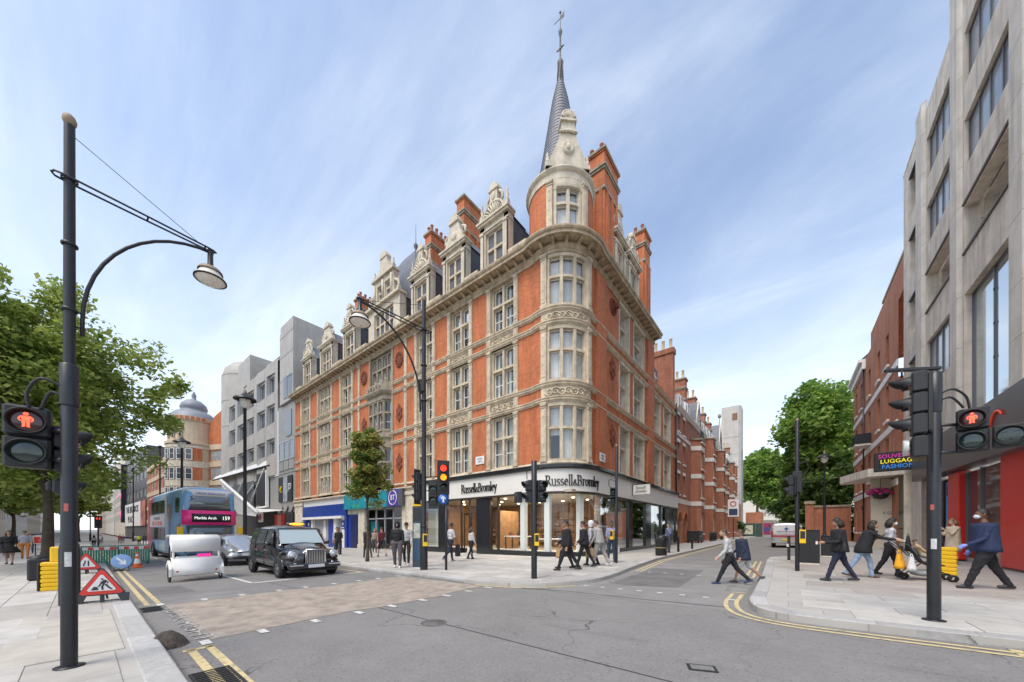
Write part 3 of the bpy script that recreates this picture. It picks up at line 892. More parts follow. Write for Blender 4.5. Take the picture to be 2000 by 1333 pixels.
for zi, (z0,z1) in enumerate(((5.5,8.3),(9.75,12.35))):
    window_unit(cb, T(xm,YF-.60,z0), w-1.5, z1-z0, 3, .57, STN3, seed=95+zi)
    for sg in (-1,1):
        a, b = (op[2],op[3]) if sg > 0 else (op[0],op[1])
        ang = math.degrees(math.atan2(b[1]-a[1], b[0]-a[0])); L = math.hypot(b[0]-a[0],b[1]-a[1])
        window_unit(cb, T(xm+(a[0]+b[0])/2, YF+(a[1]+b[1])/2, z0, ang), L-.02, z1-z0, 1, .57, STN3, seed=97+zi)
mb = MB(T(xm,YF,0)); mb.add([(x,y,13.05) for x,y in op]+[(x,y,5.12) for x,y in op],[(0,1,2,3),(7,6,5,4)]); mb.build('oriel_floor', STN3, cb)

# --- turret bay (three curved storeys)
BA0, BA1 = -92.0, -1.0
def arc_band(z0, z1, o0, o1, name, mt, a0=BA0, a1=BA1, n=16, r=TR, parent=None):
    mb = MB(); mb.sweep(arc_pts(TC,r,a0,a1,n), [(o1,z0),(o1,z1),(o0,z1),(o0,z0)]); return mb.build(name, mt, parent or cb)
for fl, (z0,z1) in enumerate((Z1,Z2,Z3)):
    st = MB(); h = z1-z0
    st.sweep(arc_pts(TC,TR,-80,-12,12), [(-.25,z0-.08),(.06,z0-.08),(.06,z0+.14),(-.25,z0+.14)])
    st.sweep(arc_pts(TC,TR,-80,-12,12), [(-.25,z1-.22),(.02,z1-.22),(.02,z1+.03),(-.25,z1+.03)])
    zt = z0+.57*h
    st.sweep(arc_pts(TC,TR,-80,-12,12), [(-.25,zt-.07),(-.02,zt-.07),(-.02,zt+.07),(-.25,zt+.07)])
    for a in (-80,-57.3,-34.7,-12):
        st.bbox(-.09,.09,-.0,.27,z0+.1,z1-.2,.025,0,ang_M(a))
    bay = st.build('bay_window', STN, cb)
    sa = MB()
    for a in (-68.7,-46,-23.3):
        M_ = ang_M(a, TR*.985); hw = TR*math.sin(R(11.35))-.075
        for q0, q1 in ((z0+.14,zt-.07),(zt+.07,z1-.22)):
            f = .05
            sa.box(-hw,-hw+f,.16,.22,q0,q1,0,M_).box(hw-f,hw,.16,.22,q0,q1,0,M_).box(-hw+f,hw-f,.16,.22,q0,q0+f,0,M_).box(-hw+f,hw-f,.16,.22,q1-f,q1,0,M_)
            MB().add([(-hw+f,.19,q0+f),(hw-f,.19,q0+f),(hw-f,.19,q1-f),(-hw+f,.19,q1-f)],[(0,1,2,3)]).build('pane', GLS, bay, M_)
    sa.build('sash', WHT, bay)
    cu = MB(); rm = MB()
    for a in (-68.7,-46,-23.3):
        q = MB(ang_M(a,TR*.985)); 
        zlo = z0+.1 if not (fl == 0) else z0+1.5
        curtain_mb(q, -.36,.36, zlo if a < -50 else z0+.1, z1-.2, .33); cu.add(q.v,q.f,0,True)
    cu.build('curtain', CUR, bay, recalc=False)
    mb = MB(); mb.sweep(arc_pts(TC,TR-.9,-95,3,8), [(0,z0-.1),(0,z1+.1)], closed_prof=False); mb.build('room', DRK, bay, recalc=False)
    for a in (-86,-6.5):
        put(PIL[fl], 'pilaster', cb, ang_M(a, TR+.02, z0) @ Matrix.Diagonal((1.15,1,1,1)))
    if fl < 2:
        zb0, zb1 = z1+.27, (Z2,Z3)[fl][0]-.27
        mb = MB(); mb.sweep(arc_pts(TC,TR,BA0,BA1,16), [(-.2,zb0-.02),(.03,zb0-.02),(.03,zb1+.02),(-.2,zb1+.02)])
        def tm(s, z): return (TC[0]+(TR+.06)*math.cos(R(s)), TC[1]+(TR+.06)*math.sin(R(s)), z)
        n = 7; wdeg = 72/n; hh = zb1-zb0
        for k in range(n):
            c = -82+wdeg*(k+.5); sg = 1 if k % 2 else -1; pts = []
            for t in range(15):
                aa = t/14*math.pi*3.1; rad = hh*.42*(1-t/16)
                pts.append(tm(c+math.degrees(sg*rad*math.cos(aa)*1.05/TR), (zb0+zb1)/2+sg*rad*math.sin(aa)))
            mb.tube(pts, [.036*(1.25-.05*t) for t in range(15)], 5)
        mb.build('carved_panel', STN, cb)

# --- side front: plain tall windows, medallions
for a, b in RW:
    for z0, z1 in ((5.15,8.4),(9.62,12.6),(13.72,16.5)):
        window_unit(cb, MR @ T((a+b)/2,.18,z0), b-a-.05, z1-z0-.03, 1, .60, STN2, True, .10, seed=seed); seed += 1
        MB(MR).box(a-.10,a+.02,-.05,.30,z0,z1+.004).box(b-.02,b+.10,-.05,.30,z0,z1+.004).box(a-.1,b+.1,-.09,-.003,z1-.02,z1+.16).box(a+.021,b-.021,-.05,.3,z1-.025,z1-.021).build('architrave', STN2, cb)
for a, b in RW2:
    for z0, z1 in ((5.15,8.4),(9.62,12.6)):
        window_unit(cb, MR @ T((a+b)/2,.18,z0), b-a-.05, z1-z0-.03, 1, .60, STN2, True, .10, seed=seed); seed += 1
        MB(MR).box(a-.10,a+.02,-.05,.30,z0,z1+.004).box(b-.02,b+.10,-.05,.30,z0,z1+.004).box(a-.1,b+.1,-.09,-.003,z1-.02,z1+.16).box(a+.021,b-.021,-.05,.3,z1-.025,z1-.021).build('architrave', STN2, cb)
TER = mat('terracotta_relief', (.20,.055,.028), .85, vary=.3, vscale=8, bump=.3, bscale=25)
def medallion(M, r, oval=1.0, boss=True):
    mb = MB(M @ Matrix.Rotation(R(90),4,'X') @ Matrix.Diagonal((1,oval,1,1)))
    mb.lathe([(0,.06),(r*.3,.09),(r*.45,.05),(r*.7,.05),(r*.78,.10),(r*.92,.10),(r,.0)], 20)
    for k in range(8):
        a = k*math.pi/4; mb.ball((r*.6*math.cos(a),r*.6*math.sin(a),.07),r*.13,6)
    return mb.build('medallion', TER, cb)
def cartouche(M, w, h):
    mb = MB(M); mb.prism([(0,-h/2),(w*.25,-h*.28),(w*.5,-h*.2),(w*.36,0),(w*.5,h*.2),(w*.25,h*.28),(0,h/2),(-w*.25,h*.28),(-w*.5,h*.2),(-w*.36,0),(-w*.5,-h*.2),(-w*.25,-h*.28)], -.07, 0)
    mb.ball((0,-.07,0),(w*.22,.07,h*.17),8); mb.ball((0,-.05,h*.33),(w*.12,.06,h*.08),6); mb.ball((0,-.05,-h*.33),(w*.12,.06,h*.08),6)
    return mb.build('medallion', TER, cb)
medallion(MR @ T(21.35,-.01,15.75), .52)
MB(MR).prism([(21.2,15.6),(21.5,15.6),(21.5,15.85),(21.2,15.85)], -.42, -.05).build('medallion', TER, cb)
cartouche(MR @ T(21.25,-.01,11.75),.85,1.5); cartouche(MR @ T(21.25,-.01,7.45),.85,1.5)
for xx in (-24.72,-30.3):
    medallion(T(xx,YF-.01,15.3), .55, 1.2); cartouche(T(xx,YF-.01,10.95),.85,1.5); cartouche(T(xx,YF-.01,6.9),.85,1.5)
# drain pipe at the end of the side front
mb = MB(); mb.tube([(XF+.13,36.95,0),(XF+.13,36.95,14.0)], .07, 8)
for z in (4,7,10,13): mb.box(XF+.02,XF+.22,36.84,37.06,z,z+.12)
mb.build('drain_pipe', BLK, cb)
# street name plates
NAMEP = mat('enamel_plate', (.78,.78,.76), .35); NRED = mat('sign_red', (.55,.03,.03), .4); NBLK = mat('sign_black', (.03,.03,.035), .5); NBLU = mat('sign_blue',(.03,.10,.35),.4)
def nameplate(M, l1, l2, label, w=.78, h=.52):
    t = thing('street_sign', label, 'street sign', M)
    MB().bbox(-w/2,w/2,-.03,0,-h/2,h/2,.01).build('plate', NAMEP, t, M)
    mb = MB(); text_mb(mb, l1, .15, Matrix.Translation((0,-.034,.09)), 0, .006, .72); text_mb(mb, l2, .15, Matrix.Translation((0,-.034,-.08)), 0, .006, .72)
    mb.build('lettering', NBLK, t, M)
    mb = MB(); text_mb(mb, 'W1', .12, Matrix.Translation((w/2-.14,-.034,-h/2+.09)), 0, .006); mb.build('lettering', NRED, t, M)
nameplate(T(-15.62,YF-.02,5.95), 'OXFORD', 'STREET', 'white enamel street name plate on brick between two stone window bays')
nameplate(MR @ T(19.4,-.16,5.75), 'GILBERT', 'STREET', 'white enamel street name plate on the brick pier beside the round turret')

# --- attic: roof, balustrade, dormers, chimneys
mb = MB(); 
mb.add([(-46.6,16.9,17.4),(-12.2,16.9,17.4),(-12.2,19.4,21.6),(-46.6,19.4,21.6),(-46.6,26,21.8),(-12.2,26,21.8)],[(0,1,2,3),(3,2,5,4)])
mb.add([(-9.6,19.5,17.4),(-9.6,29.6,17.4),(-12.0,29.6,21.6),(-12.0,19.5,21.6)],[(0,1,2,3)])
mb.add([(-9.6,29.6,17.4),(-12,29.6,21.6),(-16,29.6,21.6),(-16,29.6,17.4)],[(0,1,2,3)])
mb.add([(-9.1,29.7,14.0),(-9.1,36.9,14.0),(-11.5,36.9,17.2),(-11.5,29.7,17.2)],[(0,1,2,3)])
mb.add([(-46.6,16.9,17.4),(-46.6,19.4,21.6),(-46.6,26,21.8),(-46.6,26,17.4)],[(0,1,2,3)])
mb.build('slate_roof', SLT, cb, recalc=False)
bal_me = MB().lathe([(.045,0),(.075,.02),(.075,.06),(.04,.09),(.06,.2),(.078,.28),(.05,.40),(.035,.48),(.06,.52),(.075,.55),(.075,.6)], 8).mesh('baluster', STN)
def balustrade(x0, x1, M=Matrix()):
    b = MB(); b.box(x0,x1,-.12,.14,0,.14).box(x0,x1,-.13,.15,.74,.90).build
    o = b.build('balustrade', STN, cb, M)
    n = int((x1-x0)/.27)
    for k in range(n): put(bal_me, 'baluster', o, M @ T(x0+(x1-x0)*(k+.5)/n,0,.14))
def roof_hood(w, d, z0, zr, parent, M):
    mb = MB(); mb.add([(-w/2,.2,z0),(w/2,.2,z0),(0,.2,zr),(-w/2,d,z0),(w/2,d,z0),(0,d,zr)],[(0,2,5,3),(1,4,5,2),(0,1,2)])
    o = mb.build('roof', SLT, parent, M, recalc=False)
    mb = MB(); mb.box(-w/2+.08,w/2-.08,.2,d,0,z0); mb.build('cheek', LED, parent, M)
    return o
def shell_relief(mb, r, z, y=-.05, n=11):
    for k in range(n):
        a = math.pi*(k+.5)/n
        mb.tube([(r*.22*math.cos(a),y,z+r*.22*math.sin(a)),(r*.88*math.cos(a),y-.05,z+r*.88*math.sin(a))],[.03,.075],5)
    mb.tube([(r*math.cos(math.pi*k/16),y-.03,z+r*math.sin(math.pi*k/16)) for k in range(17)], .09, 6)
def pinnacle(mb, x, z, h, y=.05):
    mb.box(x-.13,x+.13,y-.13,y+.13,z,z+h*.3)
    mb.lathe([(.12,z+h*.3),(.15,z+h*.34),(.07,z+h*.42),(.11,z+h*.58),(.05,z+h*.72),(.08,z+h*.8),(.0,z+h)], 8, 0, T(x,y,0))
def dormer(M, w, kind, nlight=2, name='dormer'):
    """stone dormer front: base z 0, entablature about 3.7, crown about 6"""
    h = 3.72
    mb = MB(); ww = w-.9
    mb.wall(-w/2,w/2,0,h,[(-ww/2,ww/2,.75,3.0)],.35); mb.box(-w/2,w/2,.36,.6,0,.7)
    mb.box(-w/2-.001,-w/2+.35,.0,.5,0.001,h-.001).box(w/2-.35,w/2+.001,.0,.5,.001,h-.001)
    for sx in (-1,1):
        mb.box(sx*(w/2-.19)-.15,sx*(w/2-.19)+.15,-.1,.0,0,.7).box(sx*(w/2-.19)-.11,sx*(w/2-.19)+.11,-.08,0,.7,2.95).box(sx*(w/2-.19)-.15,sx*(w/2-.19)+.15,-.13,0,2.95,3.12)
    mb.box(-w/2-.04,w/2+.04,-.08,.5,3.12,3.2); mb.box(-w/2-.10,w/2+.10,-.18,.55,h-.2,h-.06).box(-w/2-.16,w/2+.16,-.26,.55,h-.06,h+.06)
    if kind == 'shell':
        r = w*.36
        mb.prism([(r*1.12*math.cos(math.pi*k/14),h+.06+r*1.12*math.sin(math.pi*k/14)) for k in range(15)], 0, .4)
        shell_relief(mb, r, h+.08, -.02)
        z = h+r*1.05
        mb.box(-.30,.30,-.05,.38,z,z+.85).box(-.40,.40,-.12,.45,z+.80,z+.92)
        mb.prism([(.36*math.cos(math.pi*k/10),z+.92+.42*math.sin(math.pi*k/10)) for k in range(11)], -.05, .38)
        mb.ball((0,-.07,z+.45),(.16,.06,.28),8)
        for sx in (-1,1):
            mb.tube([(sx*.34,.1,z+.7),(sx*.62,.1,z+.45),(sx*.66,.1,z+.1),(sx*.5,.1,z-.08)], .09, 6)
            pinnacle(mb, sx*(w/2-.12), h+.06, 1.45)
    elif kind == 'shaped':
        pr = [(w*.46,0),(w*.40,.25),(w*.30,.75),(w*.22,1.15),(w*.17,1.7),(-w*.17,1.7),(-w*.22,1.15),(-w*.30,.75),(-w*.40,.25),(-w*.46,0)]
        mb.prism([(x,h+.06+z) for x,z in pr][::-1][::-1], 0, .4)
        mb.box(-w*.2,w*.2,-.1,.45,h+1.7,h+1.86)
        mb.prism([(w*.17*math.cos(math.pi*k/10),h+1.86+.5*math.sin(math.pi*k/10)) for k in range(11)], -.04, .4)
        for sx in (-1,1):
            mb.tube([(sx*w*.30,.15,h+1.25),(sx*w*.42,.15,h+1.1),(sx*w*.44,.15,h+.75),(sx*w*.36,.15,h+.7)], .10, 6)
        mb.lathe([(0,.08),(.12,.10),(.2,.05),(.27,.09),(.32,0)], 14, 0, Matrix.Translation((0,0,h+.85)) @ Matrix.Rotation(R(90),4,'X'))
    d = mb.build('dormer', STN2, cb, M)
    window_unit(d, M @ T(0,.06,.75), ww, 2.25, nlight, .50, STN, seed=int(M.translation.x*10))
    roof_hood(w*.96, 3.4, h-.1, h+1.5, d, M)
    return d
ZA = 17.50
DORM = [(-14.55,2.35,'shell'),(-18.3,2.35,'shaped'),(-22.1,2.35,'shell'),(-33.4,2.5,'shell'),(-38.4,3.0,'shaped'),(-43.3,2.4,'shell')]
for x, w, k in DORM: dormer(T(x,YF+.12,ZA), w, k, 3 if w > 2.9 else 2)
for i in range(len(DORM)-1):
    a, b = DORM[i+1][0]+DORM[i+1][1]/2, DORM[i][0]-DORM[i][1]/2
    if b-a < 6: balustrade(a+.1, b-.1, T(0,YF+.05,ZA))
balustrade(-13.25,-11.9, T(0,YF+.05,ZA)); balustrade(-24.3,-23.4,T(0,YF+.05,ZA)); balustrade(-32.0,-29.9,T(0,YF+.05,ZA)); balustrade(-46.5,-44.7,T(0,YF+.05,ZA))
# tall gable in the middle of the main front
MG = T(-27.2,YF+.05,ZA)
mb = MB(); gw = 4.9
mb.wall(-gw/2,gw/2,0,3.4,[(-1.5,1.5,.7,2.9)],.35); mb.box(-gw/2,-gw/2+.4,.01,.6,.01,3.39).box(gw/2-.4,gw/2,.01,.6,.01,3.39)
mb.box(-gw/2-.15,gw/2+.15,-.25,.6,3.4,3.6)
mb.wall(-1.55,1.55,3.6,5.7,[(-1.0,-.2,3.9,5.2),(.2,1.0,3.9,5.2)],.3); mb.box(-1.55,-1.2,.01,.5,3.61,5.7).box(1.2,1.55,.01,.5,3.61,5.7)
for x in (-1.3,0,1.3): mb.tube([(x,-.08,3.65),(x,-.08,5.4)],.1,8)
mb.box(-1.7,1.7,-.2,.5,5.7,5.88)
mb.prism([(-1.3,5.88),(1.3,5.88),(.75,6.5),(.5,7.0),(.5,7.35),(-.5,7.35),(-.5,7.0),(-.75,6.5)],0,.4)
mb.prism([(.55*math.cos(math.pi*k/10),7.35+.55*math.sin(math.pi*k/10)) for k in range(11)],-.06,.42)
for sx in (-1,1):
    mb.tube([(sx*1.5,.15,4.9),(sx*2.0,.15,4.6),(sx*2.2,.15,4.1),(sx*2.05,.15,3.7),(sx*1.8,.15,3.75)],.13,6); pinnacle(mb, sx*(gw/2-.2), 3.6, 1.3); pinnacle(mb, sx*1.45, 5.88, .9)
gab = mb.build('gable', STN2, cb, MG)
window_unit(gab, MG @ T(0,.06,.7), 3.0, 2.2, 4, .5, STN, seed=3)
for x in (-.6,.6): window_unit(gab, MG @ T(x,.06,3.9), .8, 1.3, 1, .5, STN, seed=4)
roof_hood(gw*.95,3.0,3.4,5.6,gab,MG)
mb = MB(); a0, a1, b0, b1, zt = -30.6,-24.2,17.4,24.0,27.3
lv = [(17.4,0),(20.0,.04),(22.4,.13),(24.4,.30),(25.8,.52),(26.8,.78),(zt,.97)]
for k_, (z_,i_) in enumerate(lv):
    ax, bx, ay, by = a0+(a1-a0)*i_*.48, a1-(a1-a0)*i_*.48, b0+(b1-b0)*i_*.30, b1-(b1-b0)*i_*.30
    mb.v += [(ax,ay,z_),(bx,ay,z_),(bx,by,z_),(ax,by,z_)]
    if k_:
        o_ = 4*k_-4
        for q_ in range(4): mb.f.append((o_+q_,o_+(q_+1)%4,o_+4+(q_+1)%4,o_+4+q_)); mb.mi.append(0); mb.sm.append(False)
mb.f.append(tuple(len(mb.v)-4+q_ for q_ in range(4))); mb.mi.append(0); mb.sm.append(False)
pav = mb.build('pavilion_roof', SLT, cb)
mb = MB(); mb.lathe([(.12,0),(.16,.3),(.06,.5),(.18,.75),(.2,.95),(.06,1.15),(.03,1.3),(.012,3.0)],8,0,T(-27.4,19.7,zt)); mb.build('finial', LED, pav)
CBR = BRK
POT = mat('clay_pot', (.36,.12,.06), .85, vary=.25, vscale=9)
pot_me = MB().lathe([(.13,0),(.15,.06),(.12,.1),(.105,.55),(.14,.6),(.14,.66),(.10,.66)], 10).mesh('chimney_pot', POT)
def chimney(x0,x1,y0,y1,z0,z1,pots=(0,0),brick=None,parent=None,ribs=True,potme=None):
    mb = MB(); br = brick or CBR
    mb.box(x0,x1,y0,y1,z0,z1-.25)
    for z, o, t in ((z1-2.6,.07,.18),(z1-1.35,.07,.14),(z1-1.2,.13,.14),(z1-.25,.06,.10),(z1-.15,.12,.15)):
        mb.box(x0-o,x1+o,y0-o,y1+o,z,z+t,1 if t != .10 else 0)
    if ribs:
        for k in range(3):
            t = (k+.5)/3
            mb.box(x0+(x1-x0)*t-.10,x0+(x1-x0)*t+.10,y0-.09,y0,z0,z1-2.6); mb.box(x1,x1+.09,y0+(y1-y0)*t-.13,y0+(y1-y0)*t+.13,z0,z1-2.6)
    o = mb.build('chimney', [br,STN3], parent or cb)
    nx, ny = pots
    for i in range(nx):
        for j in range(ny):
            put(potme or pot_me, 'chimney_pot', o, T(x0+(x1-x0)*(i+.5)/nx, y0+(y1-y0)*(j+.5)/ny, z1))
    return o
chimney(-10.35,-9.0,20.5,22.7,17.4,25.5,(2,3))
chimney(-10.1,-9.0,28.2,29.6,17.4,25.6,(2,2))
chimney(-19.95,-19.15,18.1,20.9,18,26.8)
chimney(-23.75,-22.95,18.0,20.9,18,26.1,(2,6))
chimney(-35.6,-34.7,18.0,20.6,18,25.6,(2,5)); chimney(-44.6,-43.6,19.5,21.5,18,23.6)
# dormers of the side front
dormer(MR @ T(22.9,.12,ZA), 1.9, 'shaped'); dormer(MR @ T(25.5,.12,ZA), 2.2, 'shell')
balustrade(26.7,28.0, MR @ T(0,.1,ZA)); balustrade(20.0,21.8, MR @ T(0,.1,ZA))
mb = MB(MR @ T(31.2,.25,14.0)); mb.wall(-.7,.7,0,1.5,[(-.5,.5,.2,1.3)],.2); mb.box(-.7,-.55,.01,1.2,0,1.49).box(.55,.7,.01,1.2,0,1.49)
dd = mb.build('dormer', LED, cb); window_unit(dd, MR @ T(31.2,.2,14.2), 1.0,1.1,2,.5,WHT,True,.05,seed=2); roof_hood(1.5,1.6,1.5,2.1,dd,MR @ T(31.2,.2,14.0))

# --- turret head: drum, gable, spire
DR = 1.86
mb = MB(); mb.sweep(arc_pts(TC,DR,-79,-361+0,40)[::-1] if False else arc_pts(TC,DR,-16,281,44), [(0,17.45),(0,20.7),(-.3,20.7),(-.3,17.45)], caps=False)
mb.build('turret_wall', BRK, cb)
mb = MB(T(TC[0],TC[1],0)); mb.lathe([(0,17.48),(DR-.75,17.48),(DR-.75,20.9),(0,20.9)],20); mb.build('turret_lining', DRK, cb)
mb = MB(); a0, a1 = -79.5,-15.5
for z0, z1, o in ((17.45,18.2,.05),(20.15,20.75,.04)):
    mb.sweep(arc_pts(TC,DR,a0,a1,12), [(-.3,z0),(o,z0),(o,z1),(-.3,z1)])
mb.sweep(arc_pts(TC,DR,a0+10,a1-10,8), [(-.25,19.3),(0,19.3),(0,19.44),(-.25,19.44)])
for a in (-68.5,-46,-23.5): mb.bbox(-.09,.09,-.02,.3,18.2,20.15,.02,0,ang_M(a,DR))
mb.sweep(arc_pts(TC,DR,-66,-26,10), [(.0,20.18),(.10,20.2),(.12,20.32),(0,20.34)])
tb = mb.build('turret_window', STN2, cb)
sa = MB()
for a in (-57.2,-34.8):
    M_ = ang_M(a, DR*.982); hw = DR*math.sin(R(11.2))-.08; f = .05
    for q0,q1 in ((18.2,19.3),(19.44,20.15)):
        sa.box(-hw,-hw+f,.13,.19,q0,q1,0,M_).box(hw-f,hw,.13,.19,q0,q1,0,M_).box(-hw+f,hw-f,.13,.19,q0,q0+f,0,M_).box(-hw+f,hw-f,.13,.19,q1-f,q1,0,M_)
        MB().add([(-hw+f,.16,q0+f),(hw-f,.16,q0+f),(hw-f,.16,q1-f),(-hw+f,.16,q1-f)],[(0,1,2,3)]).build('pane', GLS, tb, M_)
    q = MB(M_); curtain_mb(q,-hw,hw,18.2,20.1,.28); q.build('curtain', CUR, tb, recalc=False)
sa.build('sash', WHT, tb)
for a in (-77,-15):
    put(PIL[1], 'pilaster', cb, ang_M(a,DR+.04,17.5) @ Matrix.Diagonal((1.15,1,1.02,1)))
full = arc_pts(TC,DR,0,360,48)
def ring(z, prof, name, mt, r=DR):
    mb = MB(T(TC[0],TC[1],0)); mb.lathe([(r+o,z+h) for o,h in prof], 48, smooth=False); return mb.build(name, mt, cb)
ring(20.7, [(-.1,0),(.05,0),(.05,.35),(.14,.42),(.2,.5),(.2,.58),(-.3,.64)], 'turret_cornice', STN2)
ring(17.42, [(-.2,0),(.12,0),(.14,.2),(.03,.3),(-.1,.32)], 'turret_base', STN2)
prof = [(1.98,21.3),(1.62,21.75),(1.37,22.3),(1.20,22.8),(1.02,23.8),(.88,24.7),(.77,25.3),(.63,26.2),(.48,27.1),(.31,27.8),(.19,28.3),(.15,28.5)]
def rad(z):
    for (r0,z0),(r1,z1) in zip(prof,prof[1:]):
        if z0 <= z <= z1: return r0+(r1-r0)*(z-z0)/(z1-z0)
    return prof[-1][0]
st = []; z = 21.3
while z < 28.4:
    st += [(rad(z)+.028, z), (rad(min(z+.21,28.5))+.012, z+.205)]; z += .21
mb = MB(T(TC[0],TC[1],0)); mb.lathe(st, 40, smooth=False); spire = mb.build('spire', SLT, cb)
mb = MB(T(TC[0],TC[1],0))
mb.lathe([(.18,28.35),(.15,28.7),(.11,29.2),(.16,29.35),(.20,29.5),(.13,29.68),(.06,29.8),(.05,30.15),(.05,31.1),(.10,31.25),(.12,31.4),(.05,31.6),(.025,31.7),(.02,32.5)], 10)
for k in range(6):
    a = k*math.pi/3; mb.tube([(.20*math.cos(a),.20*math.sin(a),28.3),(.17*math.cos(a),.17*math.sin(a),29.0),(.17*math.cos(a),.17*math.sin(a),29.4)],.035,5)
    mb.tube([(0,0,30.4),(.26*math.cos(a),0+.26*math.sin(a)*.5,30.4+.26*math.sin(a))],[.06,.02],5)
mb.ball((0,0,32.55),.07,8); mb.box(-.42,.25,-.012,.012,32.2,32.24); mb.prism([(.05,32.1),(.28,32.1),(.22,32.25),(.28,32.4),(.05,32.3)],-.012,.012)
mb.build('finial', mat('weathered_lead',(.13,.125,.12),.6,vary=.3,vscale=8), spire)
# gable against the spire, facing the corner
MGt = ang_M(-46, DR+.02, 21.32)
mb = MB(); pr = [(-1.22,0),(1.22,0),(1.02,.35),(.80,.85),(.56,1.4),(.37,1.95),(-.37,1.95),(-.56,1.4),(-.80,.85),(-1.02,.35)]
mb.prism(pr, .02, .5)
mb.box(-.37,.37,.0,.55,1.95,2.45).box(-.46,.46,-.10,.6,2.45,2.58)
mb.prism([(.42*math.cos(math.pi*k/12),2.58+.50*math.sin(math.pi*k/12)) for k in range(13)],-.02,.5)
shell_relief(mb,.35,2.6,-.03,9)
mb.tube([(-.5,-.02,1.85),(0,-.05,1.92),(.5,-.02,1.85)],.07,6)
mb.lathe([(0,.06),(.14,.10),(.22,.06),(.30,.11),(.38,0)],18,0,Matrix.Translation((0,0.02,1.05)) @ Matrix.Rotation(R(90),4,'X')); mb.ball((0,-.06,1.05),(.14,.08,.19),8)
for sx in (-1,1): pinnacle(mb, sx*1.12, 0, .9, .2)
mb.build('turret_gable', STN2, cb, MGt)
# ================================================================== ground-floor shops of the corner building
SPTS = [(-21.8,15.98)] + arc_pts((-10.9,18.3),2.32,-90,0,24) + [(-8.58,36.7)]
SP = Plan(SPTS)
def sub(s0, s1, plan=SP):
    out = [tuple(plan.at(s0)[0])]
    for d, p in zip(plan.d, plan.p):
        if s0+.02 < d < s1-.02: out.append(tuple(p))
    out.append(tuple(plan.at(s1)[0])); return out
CRM = mat('cream_fascia', (.74,.71,.65), .45, vary=.04, vscale=2)
BRZ = mat('bronze_frame', (.055,.040,.030), .4, metal=.3, vary=.2, vscale=8)
WCOL = mat('white_column', (.82,.81,.78), .4)
WOOD = mat('shop_oak', (.27,.15,.07), .5, vary=.25, vscale=3)
CEILM = mat('shop_ceiling', (.45,.40,.33), .8)
FLR = mat('shop_floor', (.42,.36,.28), .4, vary=.1, vscale=2)
BLIND = mat('cream_blind', (.70,.66,.55), .8, vary=.03, vscale=2)
LAMPM = mat('shop_lamp', (1,1,1), .5, emit=(1,.82,.55,9))
def sw(s0, s1, prof, name, mt, parent=cb, plan=SP):
    mb = MB(); mb.sweep(sub(s0,s1,plan), prof); return mb.build(name, mt, parent)
fascia = sw(0, SP.L, [(0,3.55),(.10,3.55),(.10,4.78),(0,4.78)], 'shop_fascia', CRM)
sw(0, SP.L, [(-.1,4.78),(.22,4.78),(.26,4.86),(.26,5.02),(-.3,5.07),(-.3,4.78)], 'fascia_cap', BGR)
sw(0, SP.L, [(-.15,3.44),(.12,3.44),(.12,3.55),(-.15,3.55)], 'fascia_trim', BRZ)
for s0, s1 in ((0,4.62),(7.0,SP.L)):
    sw(s0, s1, [(-.35,-.6),(.06,-.6),(.06,.22),(-.35,.22)], 'plinth', BGR)
    sw(s0+.02, s1-.02, [(-1.1,.10),(-.34,.10),(-.34,.24),(-1.1,.24)], 'display_plinth', CRM)
def spier(s0, s1, mt, name='shop_pier', out=.05, z1=3.44):
    return sw(s0, s1, [(-.30,-.3),(out,-.3),(out,z1),(-.30,z1)], name, mt)
spier(2.28,2.98,BGR); spier(6.09,7.19,BGR); spier(19.72,20.45,BGR); spier(23.35,24.6,BGR); spier(27.4,27.8,BGR); spier(29.4,31.4,BGR); spier(32.4,32.94,BGR); spier(0,.35,STN2)
for s0, s1 in ((9.42,9.80),(11.15,11.50),(13.36,13.72),(15.5,15.9)):
    mb = MB(); q, nn = SP.at((s0+s1)/2)
    mb.bbox(-.17,.17,.20,.52,.2,3.5,.03); mb.build('shop_column', WCOL, cb, Matrix.Translation((q.x,q.y,0)) @ Matrix.Rotation(math.atan2(nn.x,-nn.y),4,'Z'))
# glass sheets, each a pane of its own
for s0, s1 in ((.35,2.28),(2.98,4.62),(5.40,6.09),(7.19,7.87),(7.93,9.6),(9.62,11.32),(11.34,12.42),(12.44,13.52),(13.54,14.6),(14.62,15.7),(15.72,17.7),(17.72,19.72),(20.45,23.35),(24.6,27.4),(27.8,29.4),(31.4,32.4)):
    mb = MB(); mb.sweep(sub(s0,s1), [(-.06,.22),(-.06,3.44)], closed_prof=False); mb.build('shop_glass', SGL, cb, recalc=False)
for s in (2.98,4.62,5.40,6.09,7.19,7.90,17.71,24.62,20.47):
    q, nn = SP.at(s); MB().box(-.05,.05,-.02,.10,.22,3.44).build('glazing_bar', BRZ, cb, Matrix.Translation((q.x,q.y,0)) @ Matrix.Rotation(math.atan2(nn.x,-nn.y),4,'Z'))
q, nn = SP.at(5.01)
mb = MB(); MBd = Matrix.Translation((q.x,q.y+.25,0)); mb.box(-.38,-.30,-.03,.03,0,2.5).box(.30,.38,-.03,.03,0,2.5).box(-.30,.30,-.03,.03,2.42,2.5).box(-.30,.30,-.03,.03,0,.2).box(-.39,.39,-.04,.04,2.5,2.58)
dr = mb.build('shop_door', BRZ, cb, MBd); MB().add([(-.3,0,.2),(.3,0,.2),(.3,0,2.42),(-.3,0,2.42)],[(0,1,2,3)]).build('pane', SGL, dr, MBd); MB().tube([(.22,-.08,.8),(.22,-.08,1.5)],.02,6).build('handle', IRON, dr, MBd)
